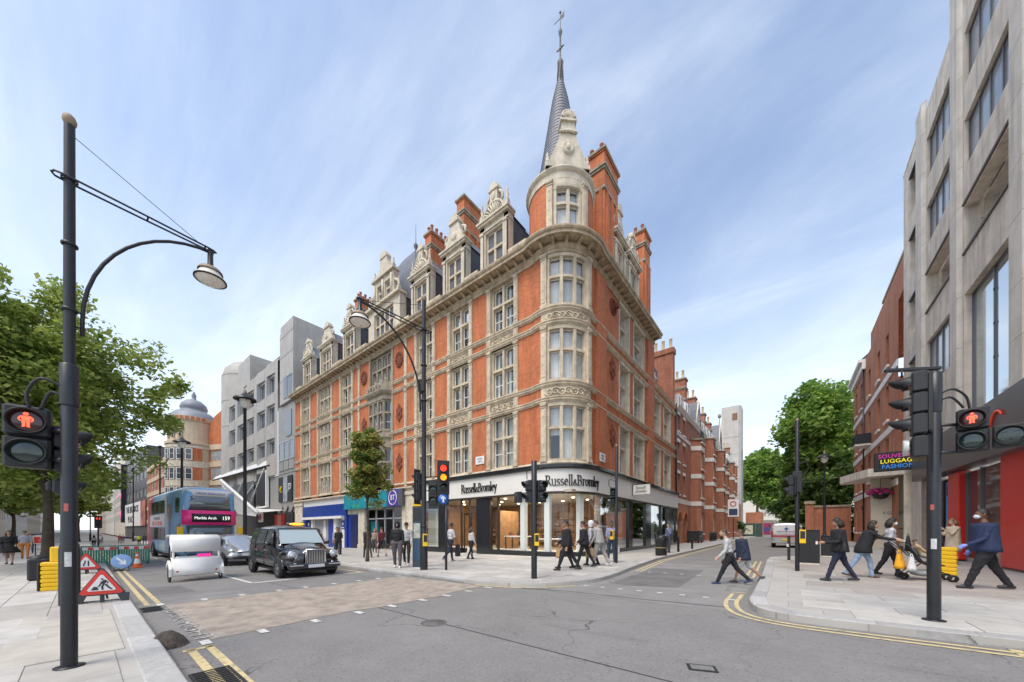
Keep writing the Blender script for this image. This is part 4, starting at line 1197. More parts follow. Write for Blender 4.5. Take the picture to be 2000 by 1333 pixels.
# blinds, poster
for s0, s1 in ((.5,2.2),(24.9,27.2),(27.95,29.3),(31.5,32.3)):
    mb = MB(); mb.sweep(sub(s0,s1), [(-.45,.24),(-.45,3.4),(-.48,3.4),(-.48,.24)]); mb.build('window_blind', BLIND if s0 < 3 else mat('white_blind',(.78,.79,.82),.7), cb)
# interior
inn = MB(); inn.box(-21.9,-9.4,16.5,24.4,-.5,.08,0); inn.box(-21.9,-9.0,16.35,24.4,3.50,3.65,1); inn.box(-21.9,-9.0,24.0,24.2,.08,3.5,2); inn.box(-22.0,-21.8,16.1,24,-.5,3.5,2)
inn.box(-9.6,-9.5,20.2,24.4,.08,3.5,2)
inn.build('shop_interior', [FLR,CEILM,WOOD], cb)
MB().box(-46,-9.3,16.7,36.6,4.55,4.7).build('floor_slab', DRK, cb)
mb = MB(); mb.box(-10.2,-10.1,24.4,36.7,-.4,4.6).box(-46.6,-22,17.9,18.0,-.9,4.6); mb.build('inner_wall', DRK, cb)
random.seed(31)
shoe_cols = [mat('leather_%d'%i, c, .45) for i, c in enumerate([(.05,.03,.02),(.22,.09,.03),(.45,.30,.18),(.02,.02,.025),(.5,.06,.05),(.62,.58,.5),(.08,.09,.16)])]
def shoe_mb(mb, M, heel, m=0):
    mb.add([(-.13,-.04,0),(.13,-.035,0),(.13,.035,0),(-.13,.04,0),(-.13,-.035,.09),(-.02,-.035,.07),(.13,-.02,.03),(.13,.02,.03),(-.02,.035,.07),(-.13,.035,.09)],
           [(0,1,2,3),(0,4,5,6,1),(3,2,7,8,9),(4,9,8,5),(5,8,7,6),(0,3,9,4),(1,6,7,2)], m, True, M)
def shelf_unit(M, w, h, n, label):
    t = thing('display_shelf', label, 'shelf', M, 'lit shelves along the shoe shop walls')
    MB().box(-w/2,w/2,.36,.40,0,h).box(-w/2-.04,-w/2,0,.4,0,h).box(w/2,w/2+.04,0,.4,0,h).build('carcass', WOOD, t, M)
    for k in range(n):
        z = .35+k*(h-.4)/n
        sh = MB().box(-w/2,w/2,.02,.36,z,z+.035).build('shelf', WOOD, t, M)
        x = -w/2+.2
        while x < w/2-.15:
            mb = MB(); shoe_mb(mb, Matrix.Translation((x,.18,z+.036)), 0); mb.build('shoe', random.choice(shoe_cols), sh, M); x += random.uniform(.34,.5)
for i, x in enumerate((-20.2,-18.0,-15.8,-13.6,-11.4)):
    shelf_unit(T(x,23.4,.08), 1.9, 2.7, 5, ['oak display shelves of shoes behind the cream blind','oak display shelves of shoes behind the dark granite pier','oak display shelves of shoes seen through the shop door','oak display shelves of shoes behind the first white column','oak display shelves of shoes behind the curved window'][i])
shelf_unit(T(-16.0,19.2,.08,-90), 2.0, 2.7, 5, 'oak shelf bay of shoes standing endwise just inside the shop door')
def table(M, label):
    t = thing('display_table', label, 'table', M, 'display tables in the shoe shop')
    MB().bbox(-.8,.8,-.4,.4,.76,.82,.01).build('tabletop', WCOL, t, M)
    for sx in (-.72,.72):
        for sy in (-.33,.33): MB().box(sx-.03,sx+.03,sy-.03,sy+.03,0,.76).build('leg', BRZ, t, M)
    for k in range(5):
        hb = MB(); M2 = M @ T(-.6+k*.3,random.uniform(-.15,.15),.82,random.uniform(0,180))
        if k % 2: shoe_mb(hb, Matrix(), 0)
        else:
            hb.prism([(-.14,0),(.14,0),(.11,.2),(-.11,.2)],-.05,.05); hb.tube([(-.08,0,.2),(-.06,0,.32),(.06,0,.32),(.08,0,.2)],.012,5)
        o = hb.build('handbag' if k % 2 == 0 else 'shoe', shoe_cols[(k*3+1)%7], None, M2)
        cn_ = ('dark brown','chestnut','tan','black','red','cream','navy')[(k*3+1)%7]
        tag(o, cn_+(' leather handbag on the display table ' if k % 2 == 0 else ' leather shoe on the display table ')+label.split('table ')[1], 'bag' if k % 2 == 0 else 'shoe', 'goods on the display tables')
for (x,y,r_,lb) in ((-13.3,17.2,0,'white display table behind flat glass next to the granite pier'),(-11.2,17.6,35,'white display table behind the curved corner glass'),(-9.6,19.4,90,'white display table behind side street glass')):
    table(T(x,y,.24 if y < 17.4 else .1,r_), lb)
lamp_me = MB().lathe([(0,-.02),(.07,-.02),(.09,0),(.09,.02)], 12).mesh('ceiling_lamp', LAMPM)
k = 0
for x in (-20.5,-18.5,-16.5,-14.5,-12.5,-10.6):
    for y in (17.4,19.4,21.4):
        if x > -11 and y < 17.5: continue
        o = put(lamp_me, 'ceiling_lamp', None, T(x,y,3.48)); tag(o, 'small round glowing spotlight in the shoe shop ceiling', 'lamp', 'spotlights in the shoe shop ceiling')
for x, y in ((-19,19.5),(-14.5,19),(-11.3,18.8)):
    ld = bpy.data.lights.new('shop_ceiling_light','AREA'); ld.energy = 110; ld.size = 1.6; ld.color = (1,.84,.64)
    lo = bpy.data.objects.new('shop_ceiling_light', ld); COL.objects.link(lo); lo.location = (x,y,3.44)
# fashion poster in the side window
PB = Matrix.Translation((-8.58,0,0)) @ Matrix.Rotation(R(90),4,'Z')
pm = [mat('poster_'+n_, c, .5) for n_, c in (('ground',(.66,.62,.55)),('skin',(.52,.28,.17)),('dress',(.78,.77,.74)),('hair',(.10,.05,.03)),('bag',(.07,.03,.16)),('floor',(.55,.33,.16)))]
mb = MB(PB); mb.box(20.6,23.2,.30,.33,.3,3.35,0); mb.box(20.62,23.18,.296,.298,.32,1.2,5)
def flatshape(pts, m): mb.prism(pts, .285, .294, m)
flatshape([(21.35,.35),(21.75,.35),(21.95,1.4),(22.1,1.9),(21.9,2.55),(21.5,2.55),(21.3,1.9),(21.2,1.2)],2); flatshape([(21.55,2.56),(21.85,2.56),(21.9,2.9),(21.7,3.05),(21.52,2.9)],1); flatshape([(21.5,3.0),(21.92,2.95),(21.95,3.15),(21.7,3.25),(21.5,3.15)],3)
flatshape([(22.11,1.5),(22.3,1.45),(22.75,.6),(22.95,.45),(22.5,.45),(22.1,1.1)],1); flatshape([(21.98,1.35),(22.45,1.42),(22.42,1.85),(22.05,1.88)],4)
mb.build('window_poster', pm, cb)

# lettering drawn with a broad pen: thick uprights, thin horizontals, serifs
def _arc(cx,cy,rx,ry,a0,a1,n=14): return [(cx+rx*math.cos(R(a0+(a1-a0)*k/n)), cy+ry*math.sin(R(a0+(a1-a0)*k/n))) for k in range(n+1)]
def _ser(x,y,w=.20): return [(x-w,y),(x+w,y)]
GLY = {
 'R': (.95,[[(.2,0),(.2,1.55)],[(.2,1.53)]+_arc(.40,1.16,.33,.37,90,-90)+[(.2,.79)],[(.45,.79),(.9,.02)],_ser(.2,.02),_ser(.12,1.53,.12),_ser(.88,.02,.1)]),
 'u': (.78,[[(.16,1),(.16,.3)]+_arc(.39,.28,.23,.26,180,350),[(.62,1),(.62,0)],_ser(.1,.98,.1),_ser(.56,.98,.1),_ser(.68,.02,.1)]),
 's': (.56,[_arc(.28,.75,.18,.22,30,250)+_arc(.28,.25,.2,.23,80,-150)]),
 'e': (.64,[[(.1,.55),(.53,.55)],_arc(.32,.5,.22,.49,5,315)]),
 'l': (.34,[[(.16,0),(.16,1.62)],_ser(.16,.02,.14),_ser(.1,1.6,.1)]),
 '&': (.62,[_arc(.26,.30,.2,.28,60,330),_arc(.33,.74,.13,.16,-60,230),[(.2,.6),(.6,.1)]]),
 'B': (.90,[[(.2,0),(.2,1.55)],[(.2,1.53)]+_arc(.40,1.18,.28,.35,90,-90)+[(.2,.83)],[(.2,.83)]+_arc(.42,.42,.34,.40,90,-90)+[(.2,.02)],_ser(.12,.02,.12),_ser(.12,1.53,.12)]),
 'r': (.52,[[(.16,0),(.16,1)],_arc(.40,.66,.24,.32,180,50),_ser(.16,.02,.15),_ser(.1,.98,.1)]),
 'o': (.68,[_arc(.33,.5,.24,.49,0,360,20)]),
 'm': (1.1,[[(.16,0),(.16,1)],_arc(.36,.68,.20,.3,180,0)+[(.56,0)],_arc(.76,.68,.20,.3,180,0)+[(.96,0)],_ser(.16,.02,.13),_ser(.56,.02,.13),_ser(.96,.02,.13),_ser(.1,.98,.1)]),
 'y': (.66,[[(.08,1),(.36,.05)],[(.60,1),(.30,-.15),(.12,-.5)],_ser(.1,.98,.12),_ser(.6,.98,.1)]),
}
def pen_text(mb, txt, s0, s1, zb, xh, fmap, depth=.05, nib=.15):
    tot = sum(GLY[c][0] for c in txt); k = (s1-s0)/tot; x = s0
    for c in txt:
        adv, strokes = GLY[c]
        nb = nib*(.55 if c == '&' else 1)
        for st_ in strokes:
            for (xa,ya),(xb,yb) in zip(st_,st_[1:]):
                q = []
                for px,py in ((xa,ya),(xb,yb)):
                    for sg in (-1,1): q.append((x+k*(px+sg*nb*.5), zb+xh*(py+sg*.035)))
                if abs(ya-yb) < .02: q = [(x+k*xa,zb+xh*(ya-.035)),(x+k*xa,zb+xh*(ya+.035)),(x+k*xb,zb+xh*(yb-.035)),(x+k*xb,zb+xh*(yb+.035))]
                a,b,d,e = q
                vs = [fmap(*p,0) for p in (a,b,e,d)]+[fmap(*p,depth) for p in (a,b,e,d)]
                mb.add(vs, [(0,1,2,3),(7,6,5,4),(0,4,5,1),(1,5,6,2),(2,6,7,3),(3,7,4,0)])
        x += k*adv
def sp_map(s, z, o):
    p, n = SP.at(s); q = p+n*(.105+o); return (q.x,q.y,z)
LETB = mat('black_letters', (.012,.012,.014), .35)
for a, b, zb, xh in ((11.36,14.72,3.86,.36),(4.75,7.9,3.86,.36)):
    mb = MB(); pen_text(mb, 'Russell&Bromley', a, b, zb, xh, sp_map); mb.build('shop_lettering', LETB, fascia)
# projecting sign over the side pavement
M_ = T(-7.85,24.0,4.2)
bs = thing('projecting_sign', 'cream projecting shop sign with thin black edge over the side pavement', 'sign', M_)
MB().bbox(-.58,.58,-.06,.06,-.34,.34,.01).build('panel', CRM, bs, M_)
MB().box(-.62,-.58,-.07,.07,-.36,.36).box(-.58,.6,-.07,.07,.34,.37).box(-.75,-.62,-.03,.03,.1,.16).build('bracket', BLK, bs, M_)
mb = MB(); fm2 = lambda s,z,o: (s,-.061-o,z)
pen_text(mb, 'Russell', -.36, .30, .05, .12, fm2, .01); pen_text(mb, '&Bromley', -.42, .36, -.2, .12, fm2, .01); mb.build('lettering', LETB, bs, M_)

# --- the two shops to the left under the main front
BLUE = mat('blue_fascia', (.012,.045,.26), .3, vary=.25, vscale=1.5); BLUE2 = mat('blue_panel', (.02,.05,.30), .45, vary=.1, vscale=2)
PURP = mat('indigo_sign', (.075,.045,.30), .4); TEAL = mat('teal_sign', (.01,.26,.32), .4, vary=.25, vscale=2.5); GRYS = mat('shutter_grey', (.36,.36,.38), .5)
YS = YF-.02
mb = MB(); mb.sweep([(-46.65,YF),(-21.9,YF)], [(0,4.58),(.12,4.58),(.16,4.68),(.30,4.72),(.30,4.82),(-.2,4.9),(-.2,4.58)]); mb.build('shop_cornice', STN2, cb)
mb = MB(); mb.box(-44.0,-33.4,YF-.02,YF+.2,4.0,4.6); mb.build('fascia_board', WHT, cb)
for a, b in ((-46.5,-44.05),(-31.25,-30.1),(-24.25,-21.9)):
    mb = MB(); mb.box(a,b,YF-.10,YF+.35,-1,4.58); mb.box(a-.05,b+.05,YF-.16,YF+.35,-1,.1); mb.box(a-.06,b+.06,YF-.18,YF+.35,4.2,4.5); mb.build('shop_pier', STN2, cb)
mb = MB(); mb.box(-44.0,-33.5,YF-.16,YF+.1,2.8,4.0); mb.build('shop_fascia', BLUE, cb)
mb = MB(); mb.prism([(-43.4,2.55),(-33.9,2.55),(-33.9,2.8),(-43.4,2.8)],YF-.45,YF-.05); mb.build('awning_box', WHT, cb)
for q_ in ((-44.0,-43.1,YF-.1,YF+.2,-1,2.8),(-33.9,-33.45,YF-.12,YF+.2,-1,2.8),(-37.7,-36.4,YF+.0,YF+.3,-1,2.6)): MB().box(*q_).build('blue_pier', BLUE2, cb)
for q_ in ((-41.9,-41.5),(-36.39,-35.8),(-34.6,-34.0)): MB().box(q_[0],q_[1],YF-.05,YF+.2,-1,2.6).build('white_post', WHT, cb)
for q_ in ((-41.5,-37.7),(-43.1,-41.9),(-35.8,-34.6)): MB().box(q_[0],q_[1],YF+.2,YF+.25,-1,2.6).build('shutter', GRYS, cb)
mb = MB(); mb.prism([(-39.3,.5),(-38.7,.5),(-38.6,1.3),(-38.8,1.8),(-38.7,2.3),(-39.0,2.5),(-39.3,2.3),(-39.2,1.8),(-39.4,1.3)],YF+.17,YF+.19); mb.build('window_cutout', WHT, cb)
for x in (-42.5,-34.3):
    MB().box(x-.3,x+.3,YF-.08,YF-.055,1.5,2.35).build('shop_poster', BLUE2, cb); MB().box(x-.12,x+.12,YF-.09,YF-.081,1.9,2.15).box(x-.25,x+.25,YF-.09,YF-.081,1.6,1.68).build('poster_mark', WHT, cb)
mb = MB(); mb.box(-33.45,-31.3,YF+.05,YF+.2,-1,2.9); mb.build('side_door', BLUE2, cb); mb = MB(); mb.box(-33.4,-31.3,YF-.02,YF+.2,2.9,4.6); mb.build('over_door_panel', STN2, cb)
MB().box(-32.9,-31.5,YF+.02,YF+.05,-.5,2.7).build('door_leaf', mat('deep_blue',(.01,.02,.09),.4), cb)
# phone shop sign
sg_ = MB(); sg_.box(-33.4,-25.9,YF-.42,YF-.05,3.36,4.72,0); sg_.box(-25.9,-24.3,YF-.421,YF-.05,3.36,4.72,1); sg_.box(-24.3,-23.75,YF-.42,YF-.05,3.36,4.72,2)
bt = sg_.build('shop_sign', [TEAL,PURP,mat('sign_return',(.09,.09,.10),.5)], cb)
mb = MB(); mb.tube([(-25.05+.56*math.cos(a*math.pi/16),YF-.43,4.04+.56*math.sin(a*math.pi/16)) for a in range(32)],.035,5,closed=True); text_mb(mb,'BT',.62,Matrix.Translation((-25.05,YF-.432,4.04)),0,.02,.9); mb.build('sign_lettering', WHT, bt)
random.seed(3)
for k in range(26):
    x, z = random.uniform(-33.0,-26.3), random.uniform(3.45,4.6); r_ = random.uniform(.06,.16)
    MB().prism([(x+r_*math.cos(a),z+r_*.7*math.sin(a)) for a in [q*math.pi/4+.2 for q in range(8)]],YF-.43,YF-.4205).build('sign_mark', random.choice([TEAL,YEL,BLUE2,mat('sign_green%d'%k,(.05,.45,.12),.4)]), bt)
mb = MB(); 
for x in (-30.05,-28.4,-27.0,-25.7,-24.3): mb.box(x-.06,x+.06,YF+.05,YF+.17,-1,3.36)
mb.box(-30.05,-24.3,YF+.05,YF+.15,2.35,2.45).box(-30.05,-24.3,YF+.05,YF+.16,3.2,3.36); mb.build('shop_frame', GRYS, cb)
for a, b in ((-30,-28.45),(-28.35,-27.05),(-26.95,-25.75),(-25.65,-24.35)):
    MB().add([(a,YF+.1,-.5),(b,YF+.1,-.5),(b,YF+.1,3.2),(a,YF+.1,3.2)],[(0,1,2,3)]).build('shop_glass', SGL, cb)
mb = MB(); mb.box(-29.9,-28.6,YF+.4,YF+.45,.2,2.2).box(-25.5,-24.5,YF+.4,YF+.45,.3,2.2); mb.build('window_poster', TEAL, cb)
mb = MB(); mb.box(-30,-24,YF+.2,YF+1.6,3.25,3.3); mb.build('shop_ceiling', CEILM, cb)
# ================================================================== neighbouring buildings
FGL = mat('far_glass', (.075,.09,.11), .07, spec=.8, vary=.5, vscale=.35)
FGL2 = mat('far_glass_pale', (.30,.33,.36), .12, spec=.8, vary=.4, vscale=.4)
WINC = {}
def simple_win(parent, M, w, h, frame=WHT, glass=FGL, bars=(1,1), fw=.07, y=.14, name='window'):
    """framed window, origin at the middle of its sill"""
    w, h, M = w-.012, h-.012, M @ T(0,0,.006)
    key = (round(w,2),round(h,2),frame.name,glass.name,bars,fw,y)
    if key not in WINC:
        mb = MB(); mb.box(-w/2,-w/2+fw,y-.05,y+.03,0,h).box(w/2-fw,w/2,y-.05,y+.03,0,h).box(-w/2+fw,w/2-fw,y-.05,y+.03,0,fw).box(-w/2+fw,w/2-fw,y-.05,y+.03,h-fw,h)
        for k in range(1,bars[0]+1): x = -w/2+w*k/(bars[0]+1); mb.box(x-.03,x+.03,y-.045,y+.02,fw,h-fw)
        for k in range(1,bars[1]+1): z = h*k/(bars[1]+1); mb.box(-w/2+fw,w/2-fw,y-.04,y+.02,z-.03,z+.03)
        pn = MB().add([(-w/2+.02,y,.02),(w/2-.02,y,.02),(w/2-.02,y,h-.02),(-w/2+.02,y,h-.02)],[(0,1,2,3)])
        WINC[key] = (mb.mesh(name, frame), pn.mesh('pane', glass))
    o = put(WINC[key][0], name, parent, M); put(WINC[key][1], 'pane', o, M); return o
def block(name, label, M, w, d, h, rects, wallm, frame=WHT, glass=FGL, z0=-1.5, bars=(1,1), roof=None, depth=.2, sills=None, cat='building', group=None):
    t = thing(name, label, cat, M, group)
    mb = MB(); mb.wall(0,w,z0,h,rects,depth); mb.add([(0,0,z0),(0,d,z0),(0,d,h),(0,0,h),(w,0,z0),(w,d,z0),(w,d,h),(w,0,h)],[(0,3,2,1),(4,5,6,7),(1,2,6,5)])
    mb.build('wall', wallm, t, M, recalc=False)
    MB().add([(0,0,h),(w,0,h),(w,d,h),(0,d,h)],[(0,1,2,3)]).build('roof', roof or LED, t, M)
    for a,b,c,e in rects:
        o = simple_win(t, M @ T((a+b)/2,depth-.16,c), b-a, e-c, frame, glass, bars)
        if sills: MB().box(a-.1,b+.1,-.08,.05,c-.12,c).build('sill', sills, o, M)
    return t
def grid(x0, x1, n, w, rows):
    p = (x1-x0)/n
    return [(x0+p*(k+.5)-w/2, x0+p*(k+.5)+w/2, a, b) for a,b in rows for k in range(n)]

# --- concrete block on the right, shops below
CONC = mat('ribbed_concrete', (.74,.66,.55), .85, vary=.2, vscale=1.6, bump=.35, bscale=16, streak=.48)
CONC2 = mat('smooth_concrete', (.72,.66,.57), .8, vary=.16, vscale=1.2, bump=.12, bscale=20, streak=.42)
ALU = mat('grey_window_frame', (.16,.16,.165), .4, metal=.4)
MC = Matrix.Translation((5.5,0,0)) @ Matrix.Rotation(R(-90),4,'Z')          # along = -Y, inward = +X
cc = thing('concrete_building', 'pale beige ribbed concrete offices with tall piers above a red shop', 'building', T(5.5,17.8,gz(5.5)+KERB))
rows = [(19.2,21.3),(15.85,17.8)]
hol = [(-26.9,-23.4,a,b) for a,b in rows+[(12.52,14.4),(8.6,10.95)]] + [(-22.1,-18.4,a,b) for a,b in rows+[(12.52,14.35),(5.7,10.85)]] + [(-30.0,-28.5,a,b) for a,b in ((19.5,21.75),(16.05,18.2),(12.45,14.65),(9.0,11.05))] + [(-17,-12,a,b) for a,b in rows+[(12.52,14.35),(5.7,10.85)]]
mb = MB(MC); mb.wall(-31.4,-10.0,5.4,22.9,hol,.40); mb.add([(-31.4,0,-1),(-31.4,14,-1),(-31.4,14,22.9),(-31.4,0,22.9)],[(0,3,2,1)]); mb.add([(-31.4,0,22.9),(-10,0,22.9),(-10,14,22.9),(-31.4,14,22.9)],[(0,1,2,3)])
mb.build('wall', CONC, cc, recalc=False)
def pierc(s0, s1, top=23.5):
    b = .16
    mb = MB(MC); z = 5.2; k = 0
    while z < top:
        z1 = min(z+(2.05 if k % 2 == 0 else 1.6), top)
        mb = MB(MC); mb.slab([(s0-b,.02),(s0,-.13),(s1,-.13),(s1+b,.02)], z+.008, z1-.008); mb.build('pier_panel', CONC2, cc); z = z1; k += 1
    MB(MC).slab([(s0-b+.02,.03),(s0+.03,-.10),(s1-.03,-.10),(s1+b-.02,.03)], 5.2, top-.02).build('pier', DRK, cc)
pierc(-28.2,-27.2); pierc(-23.15,-22.4,24.6); pierc(-18.1,-17.3,25)
mb = MB(MC); mb.box(-22.2,-17.0,.0,.3,22.9,24.0); mb.box(-31.4,-27.5,-.02,.25,22.9,23.05); mb.build('parapet', CONC, cc)
for a,b in ((-26.9,-23.4),(-22.1,-18.4),(-17,-12)):
    for z0,z1 in rows + [(8.6,10.95) if a < -23 else (0,0)]:
        if z1: simple_win(cc, MC @ T((a+b)/2,.02,z0), b-a, z1-z0, ALU, FGL2, (3,0), .07)
    for z_ in (14.42,12.44): MB(MC).box(a-.02,b+.02,-.06,.1,z_,z_+.09).build('recess_trim', mat('dark_trim_%d'%int(-a+z_),(.12,.10,.085),.6), cc)
    MB(MC).box(a,b,1.9,2.0,12.4,14.5).build('recess_back', CONC2, cc); MB(MC).box(a+1.2,a+2.0,1.85,1.9,12.4,14.1).build('recess_door', FGL, cc)
    MB(MC).box(a-.1,b+.1,.5,2.0,14.4,14.5).box(a-.1,b+.1,.5,2.0,12.3,12.45).box(a-.05,a,.5,2,12.4,14.4).box(b,b+.05,.5,2,12.4,14.4).build('recess_lining', CONC2, cc)
for z0,z1 in ((19.5,21.75),(16.05,18.2),(12.45,14.65),(9.0,11.05)):
    simple_win(cc, MC @ T(-29.25,.22,z0), 1.5, z1-z0, ALU, FGL, (0,0)); MB(MC).prism([(-30.05,z1-.02),(-28.45,z1-.02),(-28.45,z1+.05),(-30.05,z1+.05)],-.05,.1).build('window_hood', LED, cc)
for a,b in ((-22.1,-18.4),(-17,-12)):
    o = simple_win(cc, MC @ T((a+b)/2,.10,5.7), b-a, 5.15, ALU, mat('tall_glass_%d'%int(-a),(.55,.62,.66),.05,spec=1.0,metal=.75), (1,0), .05)
    mb = MB(MC)
    for z in (7.6,8.8,10.0): mb.tube([((a+b)/2,.19,z),((a+b)/2,.21,z)],.05,8)
    mb.build('glass_fixing', BLK, o)
RED = mat('red_shop_panel', (.62,.022,.018), .32, vary=.05, vscale=2); DKF = mat('shop_sign_dark', (.07,.065,.068), .3, vary=.3, vscale=.8)
mb = MB(MC); mb.add([(-27.2,-.45,3.95),(-10,-.45,3.7),(-10,-.45,5.75),(-27.2,-.45,5.45),(-27.2,.2,3.95),(-10,.2,3.7),(-10,.2,5.75),(-27.2,.2,5.45)],[(0,1,2,3),(0,4,5,1),(3,2,6,7),(0,3,7,4)])
fas = mb.build('shop_fascia', DKF, cc)
NEON = mat('red_sign_letters', (.55,.05,.03), .4, emit=(1,.08,.03,.1))
mb = MB(MC)
mb.tube([(-17.7+.42*math.cos(.6+t*.36),-.48,4.72+.42*math.sin(.6+t*.36)) for t in range(8)],.03,6)
for s in (-19.3,-20.3): mb.tube([(s,-.48,4.4),(s,-.48,4.75)],.03,6)
mb.build('sign_lettering', NEON, fas)
for s0,s1 in ((-23.4,-22.2),(-18.7,-17.2)): MB(MC).bbox(s0,s1,-.12,.22,.25,3.85,.03).build('shop_column', RED, cc); MB(MC).bbox(s0+.02,s1-.02,-.11,.22,-.3,.26,.02).build('column_base', BGR, cc)
SGL2 = mat('dark_shop_glass', (.10,.075,.075), .04, spec=.9, metal=.35)
for a,b in ((-22.2,-20.9),(-20.85,-18.7),(-17.2,-14),(-14,-10.5)):
    MB(MC).box(a+.03,b-.03,.12,.15,.35,3.75).build('shop_glass', SGL2, cc); MB(MC).box(a-.03,a+.03,.06,.2,-.2,3.8).build('shop_mullion', ALU, cc)
MB(MC).box(-22.2,-10,.09,.45,-.3,.35).build('shop_plinth', mat('grey_stone_plinth',(.33,.32,.31),.6,vary=.1), cc)
MB(MC).box(-26.9,-24.6,.5,.55,-.2,3.9).build('dark_entrance', DRK, cc)
mb = MB(MC); mb.box(-24.6,-23.5,.1,.15,.5,3.6,0); mb.lathe([(0,.02),(.36,.02),(.36,0)],20,1,MC.inverted() @ MC @ Matrix.Translation((-24.0,.09,1.7)) @ Matrix.Rotation(R(90),4,'X')); mb.box(-24.5,-23.6,.09,.1,3.0,3.4,2)
mb.build('window_poster', [mat('blue_poster',(.08,.22,.62),.5,vary=.2,vscale=1),mat('orange_disc',(.80,.36,.03),.5),mat('poster_ink',(.03,.05,.2),.5)], cc)
mb = MB(MC); mb.box(-27.3,-26.7,-.1,.6,-.3,4.0); mb.build('entrance_pier', mat('brown_marble',(.33,.26,.22),.4,vary=.3,vscale=4), cc)
MB(MC).box(-31.4,-26.9,.3,.4,-.5,5.4).build('lower_wall', CONC2, cc)
# timber hoarding post beside the entrance
MB(MC).box(-26.6,-25.9,-.05,.05,0,2.9).build('timber_panel', mat('orange_timber',(.62,.33,.08),.6,vary=.1), cc)
# small souvenir sign hung across the pavement
M_ = T(4.9,29.3,5.4,-4)
so = thing('souvenir_sign', 'black box sign with magenta, yellow and blue words over the side pavement', 'sign', M_)
MB().bbox(-.95,.95,-.12,.12,-.55,.55,.02).build('box', BLKM, so, M_)
for txt, z, c in (('SOUVENIRS',.30,(.55,.03,.30)),('LUGGAGE',0,(.90,.75,.02)),('FASHION',-.30,(.03,.22,.65))):
    mb = MB(); text_mb(mb, txt, .32, Matrix.Translation((0,-.125,z)), 0, .01, .95); mb.build('lettering', mat('sign_'+txt.lower(), c, .5, emit=(*c,.35)), so, M_)
# --- cream entrance with steps, between concrete block and brick house
en = thing('entrance_porch', 'cream walled entrance with flat grey canopy and stair handrail', 'entrance', T(5.2,33,gz(5)+KERB))
CRW = mat('cream_render', (.62,.56,.44), .7, vary=.06, vscale=1.2)
MB().box(4.35,8,33.2,33.5,-.4,5.0).build('wall', CRW, en)
mb = MB(); mb.slab([(4.0,31.6),(8,31.0),(8,33.4),(3.2,36.5),(3.0,35.4)], 4.85, 5.35); mb.build('canopy', CONC2, en)
mb = MB(); text_mb(mb,'4 GILBERT STREET',.30,Matrix.Translation((5.9,33.19,2.55)),0,.02,.85); mb.build('lettering', ALU, en)
mb = MB(); mb.tube([(4.2,32.6,.6),(5.4,32.6,1.5),(6.4,32.6,1.5)],.035,6).tube([(6.0,32.6,0),(6.0,32.6,1.5)],.025,6).tube([(4.3,32.6,0),(4.3,32.6,.68)],.025,6); mb.build('handrail', IRON, en)
for k in range(4): MB().box(4.5+.3*k,7,31.9,33.2,-.2,.12+.16*k).build('step', CONC2, en)
# --- red brick house beyond
MBK = Matrix.Translation((5.3,0,0)) @ Matrix.Rotation(R(-90),4,'Z')
bh = thing('brick_house', 'red brick town house with white bands and white window trim by the trees', 'house', T(5.3,40,gz(5)))
rects = [(-s-.55,-s+.55,z,z+h) for s in (48.2,45.2) for z,h in ((1.2,2.4),(5.0,2.4),(8.9,2.4),(12.6,2.3))] + [(-s-.5,-s+.5,z,z+h) for s in (41.2,37.5,34.6) for z,h in ((5.4,2.3),(8.9,2.4),(12.6,2.2))]
mb = MB(MBK); mb.wall(-49.9,-31.5,-1,16.4,rects,.25); mb.add([(-49.9,0,-1),(-49.9,10,-1),(-49.9,10,16.4),(-49.9,0,16.4)],[(0,3,2,1)]); mb.build('wall', BRK3, bh, recalc=False)
for a,b,c,e in rects:
    o = simple_win(bh, MBK @ T((a+b)/2,.12,c), b-a, e-c, WHT, FGL, (0,1)); MB(MBK).box(a-.12,b+.12,-.12,.1,c-.14,c).build('sill', WHT, o)
for z in (4.25,7.9,11.6): MB(MBK).box(-49.9,-31.6,-.06,.02,z,z+.42).build('stone_band', WHT, bh)
mb = MB(MBK); mb.box(-50.2,-43,-.45,.3,16.2,16.45).box(-50.0,-43,-.22,.2,15.6,16.2); mb.build('cornice', WHT, bh)
mb = MB(MBK); mb.add([(-50.1,-.3,16.45),(-43,-.3,16.45),(-43,3,19.6),(-49.5,3,19.6)],[(0,1,2,3)]); mb.build('roof', SLT, bh)
mb = MB(MBK); mb.box(-42.9,-31.6,.3,6,16.4,18.5); mb.build('upper_storey', BRK3, bh)
MB(MBK).box(-42.0,-31.5,.9,6.1,18.5,20.4).build('render_panel', mat('olive_render',(.34,.29,.18),.85,vary=.1), bh)
MB(MBK).box(-41.2,-31.4,1.2,6,20.62,21.5).build('parapet', BRK2, bh)
MB(MBK).box(-42.1,-31.4,.85,6.2,20.4,20.62).build('coping', STN3, bh)
for s in (-44.6,-47.4): chim = MB(MBK); chim.box(s-.5,s+.5,2.5,4,17.5,21.2); chim.box(s-.58,s+.58,2.42,4.08,20.9,21.1); chim.build('chimney', BRK2, bh)
mb = MB(MBK)
for s in (-43.3,-36.2): mb.tube([(s,-.1,0),(s,-.1,15.6)],.06,8)
mb.build('drain_pipe', BLK, bh) if False else None
MB(MBK).tube([(-43.3,-.1,0),(-43.3,-.1,15.6)],.06,8).build('drain_pipe', BLK, bh)
mb = MB(MBK); mb.box(-41.9,-40.4,-.95,0,8.4,8.55,0); mb.box(-41.9,-41.86,-.95,0,8.55,9.4,1).box(-40.44,-40.4,-.95,0,8.55,9.4,1).box(-41.86,-40.44,-.95,-.91,9.3,9.4,1); mb.build('balcony', [CONC2,BLK], bh)
for k in range(8): MB(MBK).box(-41.8+k*.19,-41.77+k*.19,-.94,-.91,8.55,9.3).build('baluster', BLK, bh)

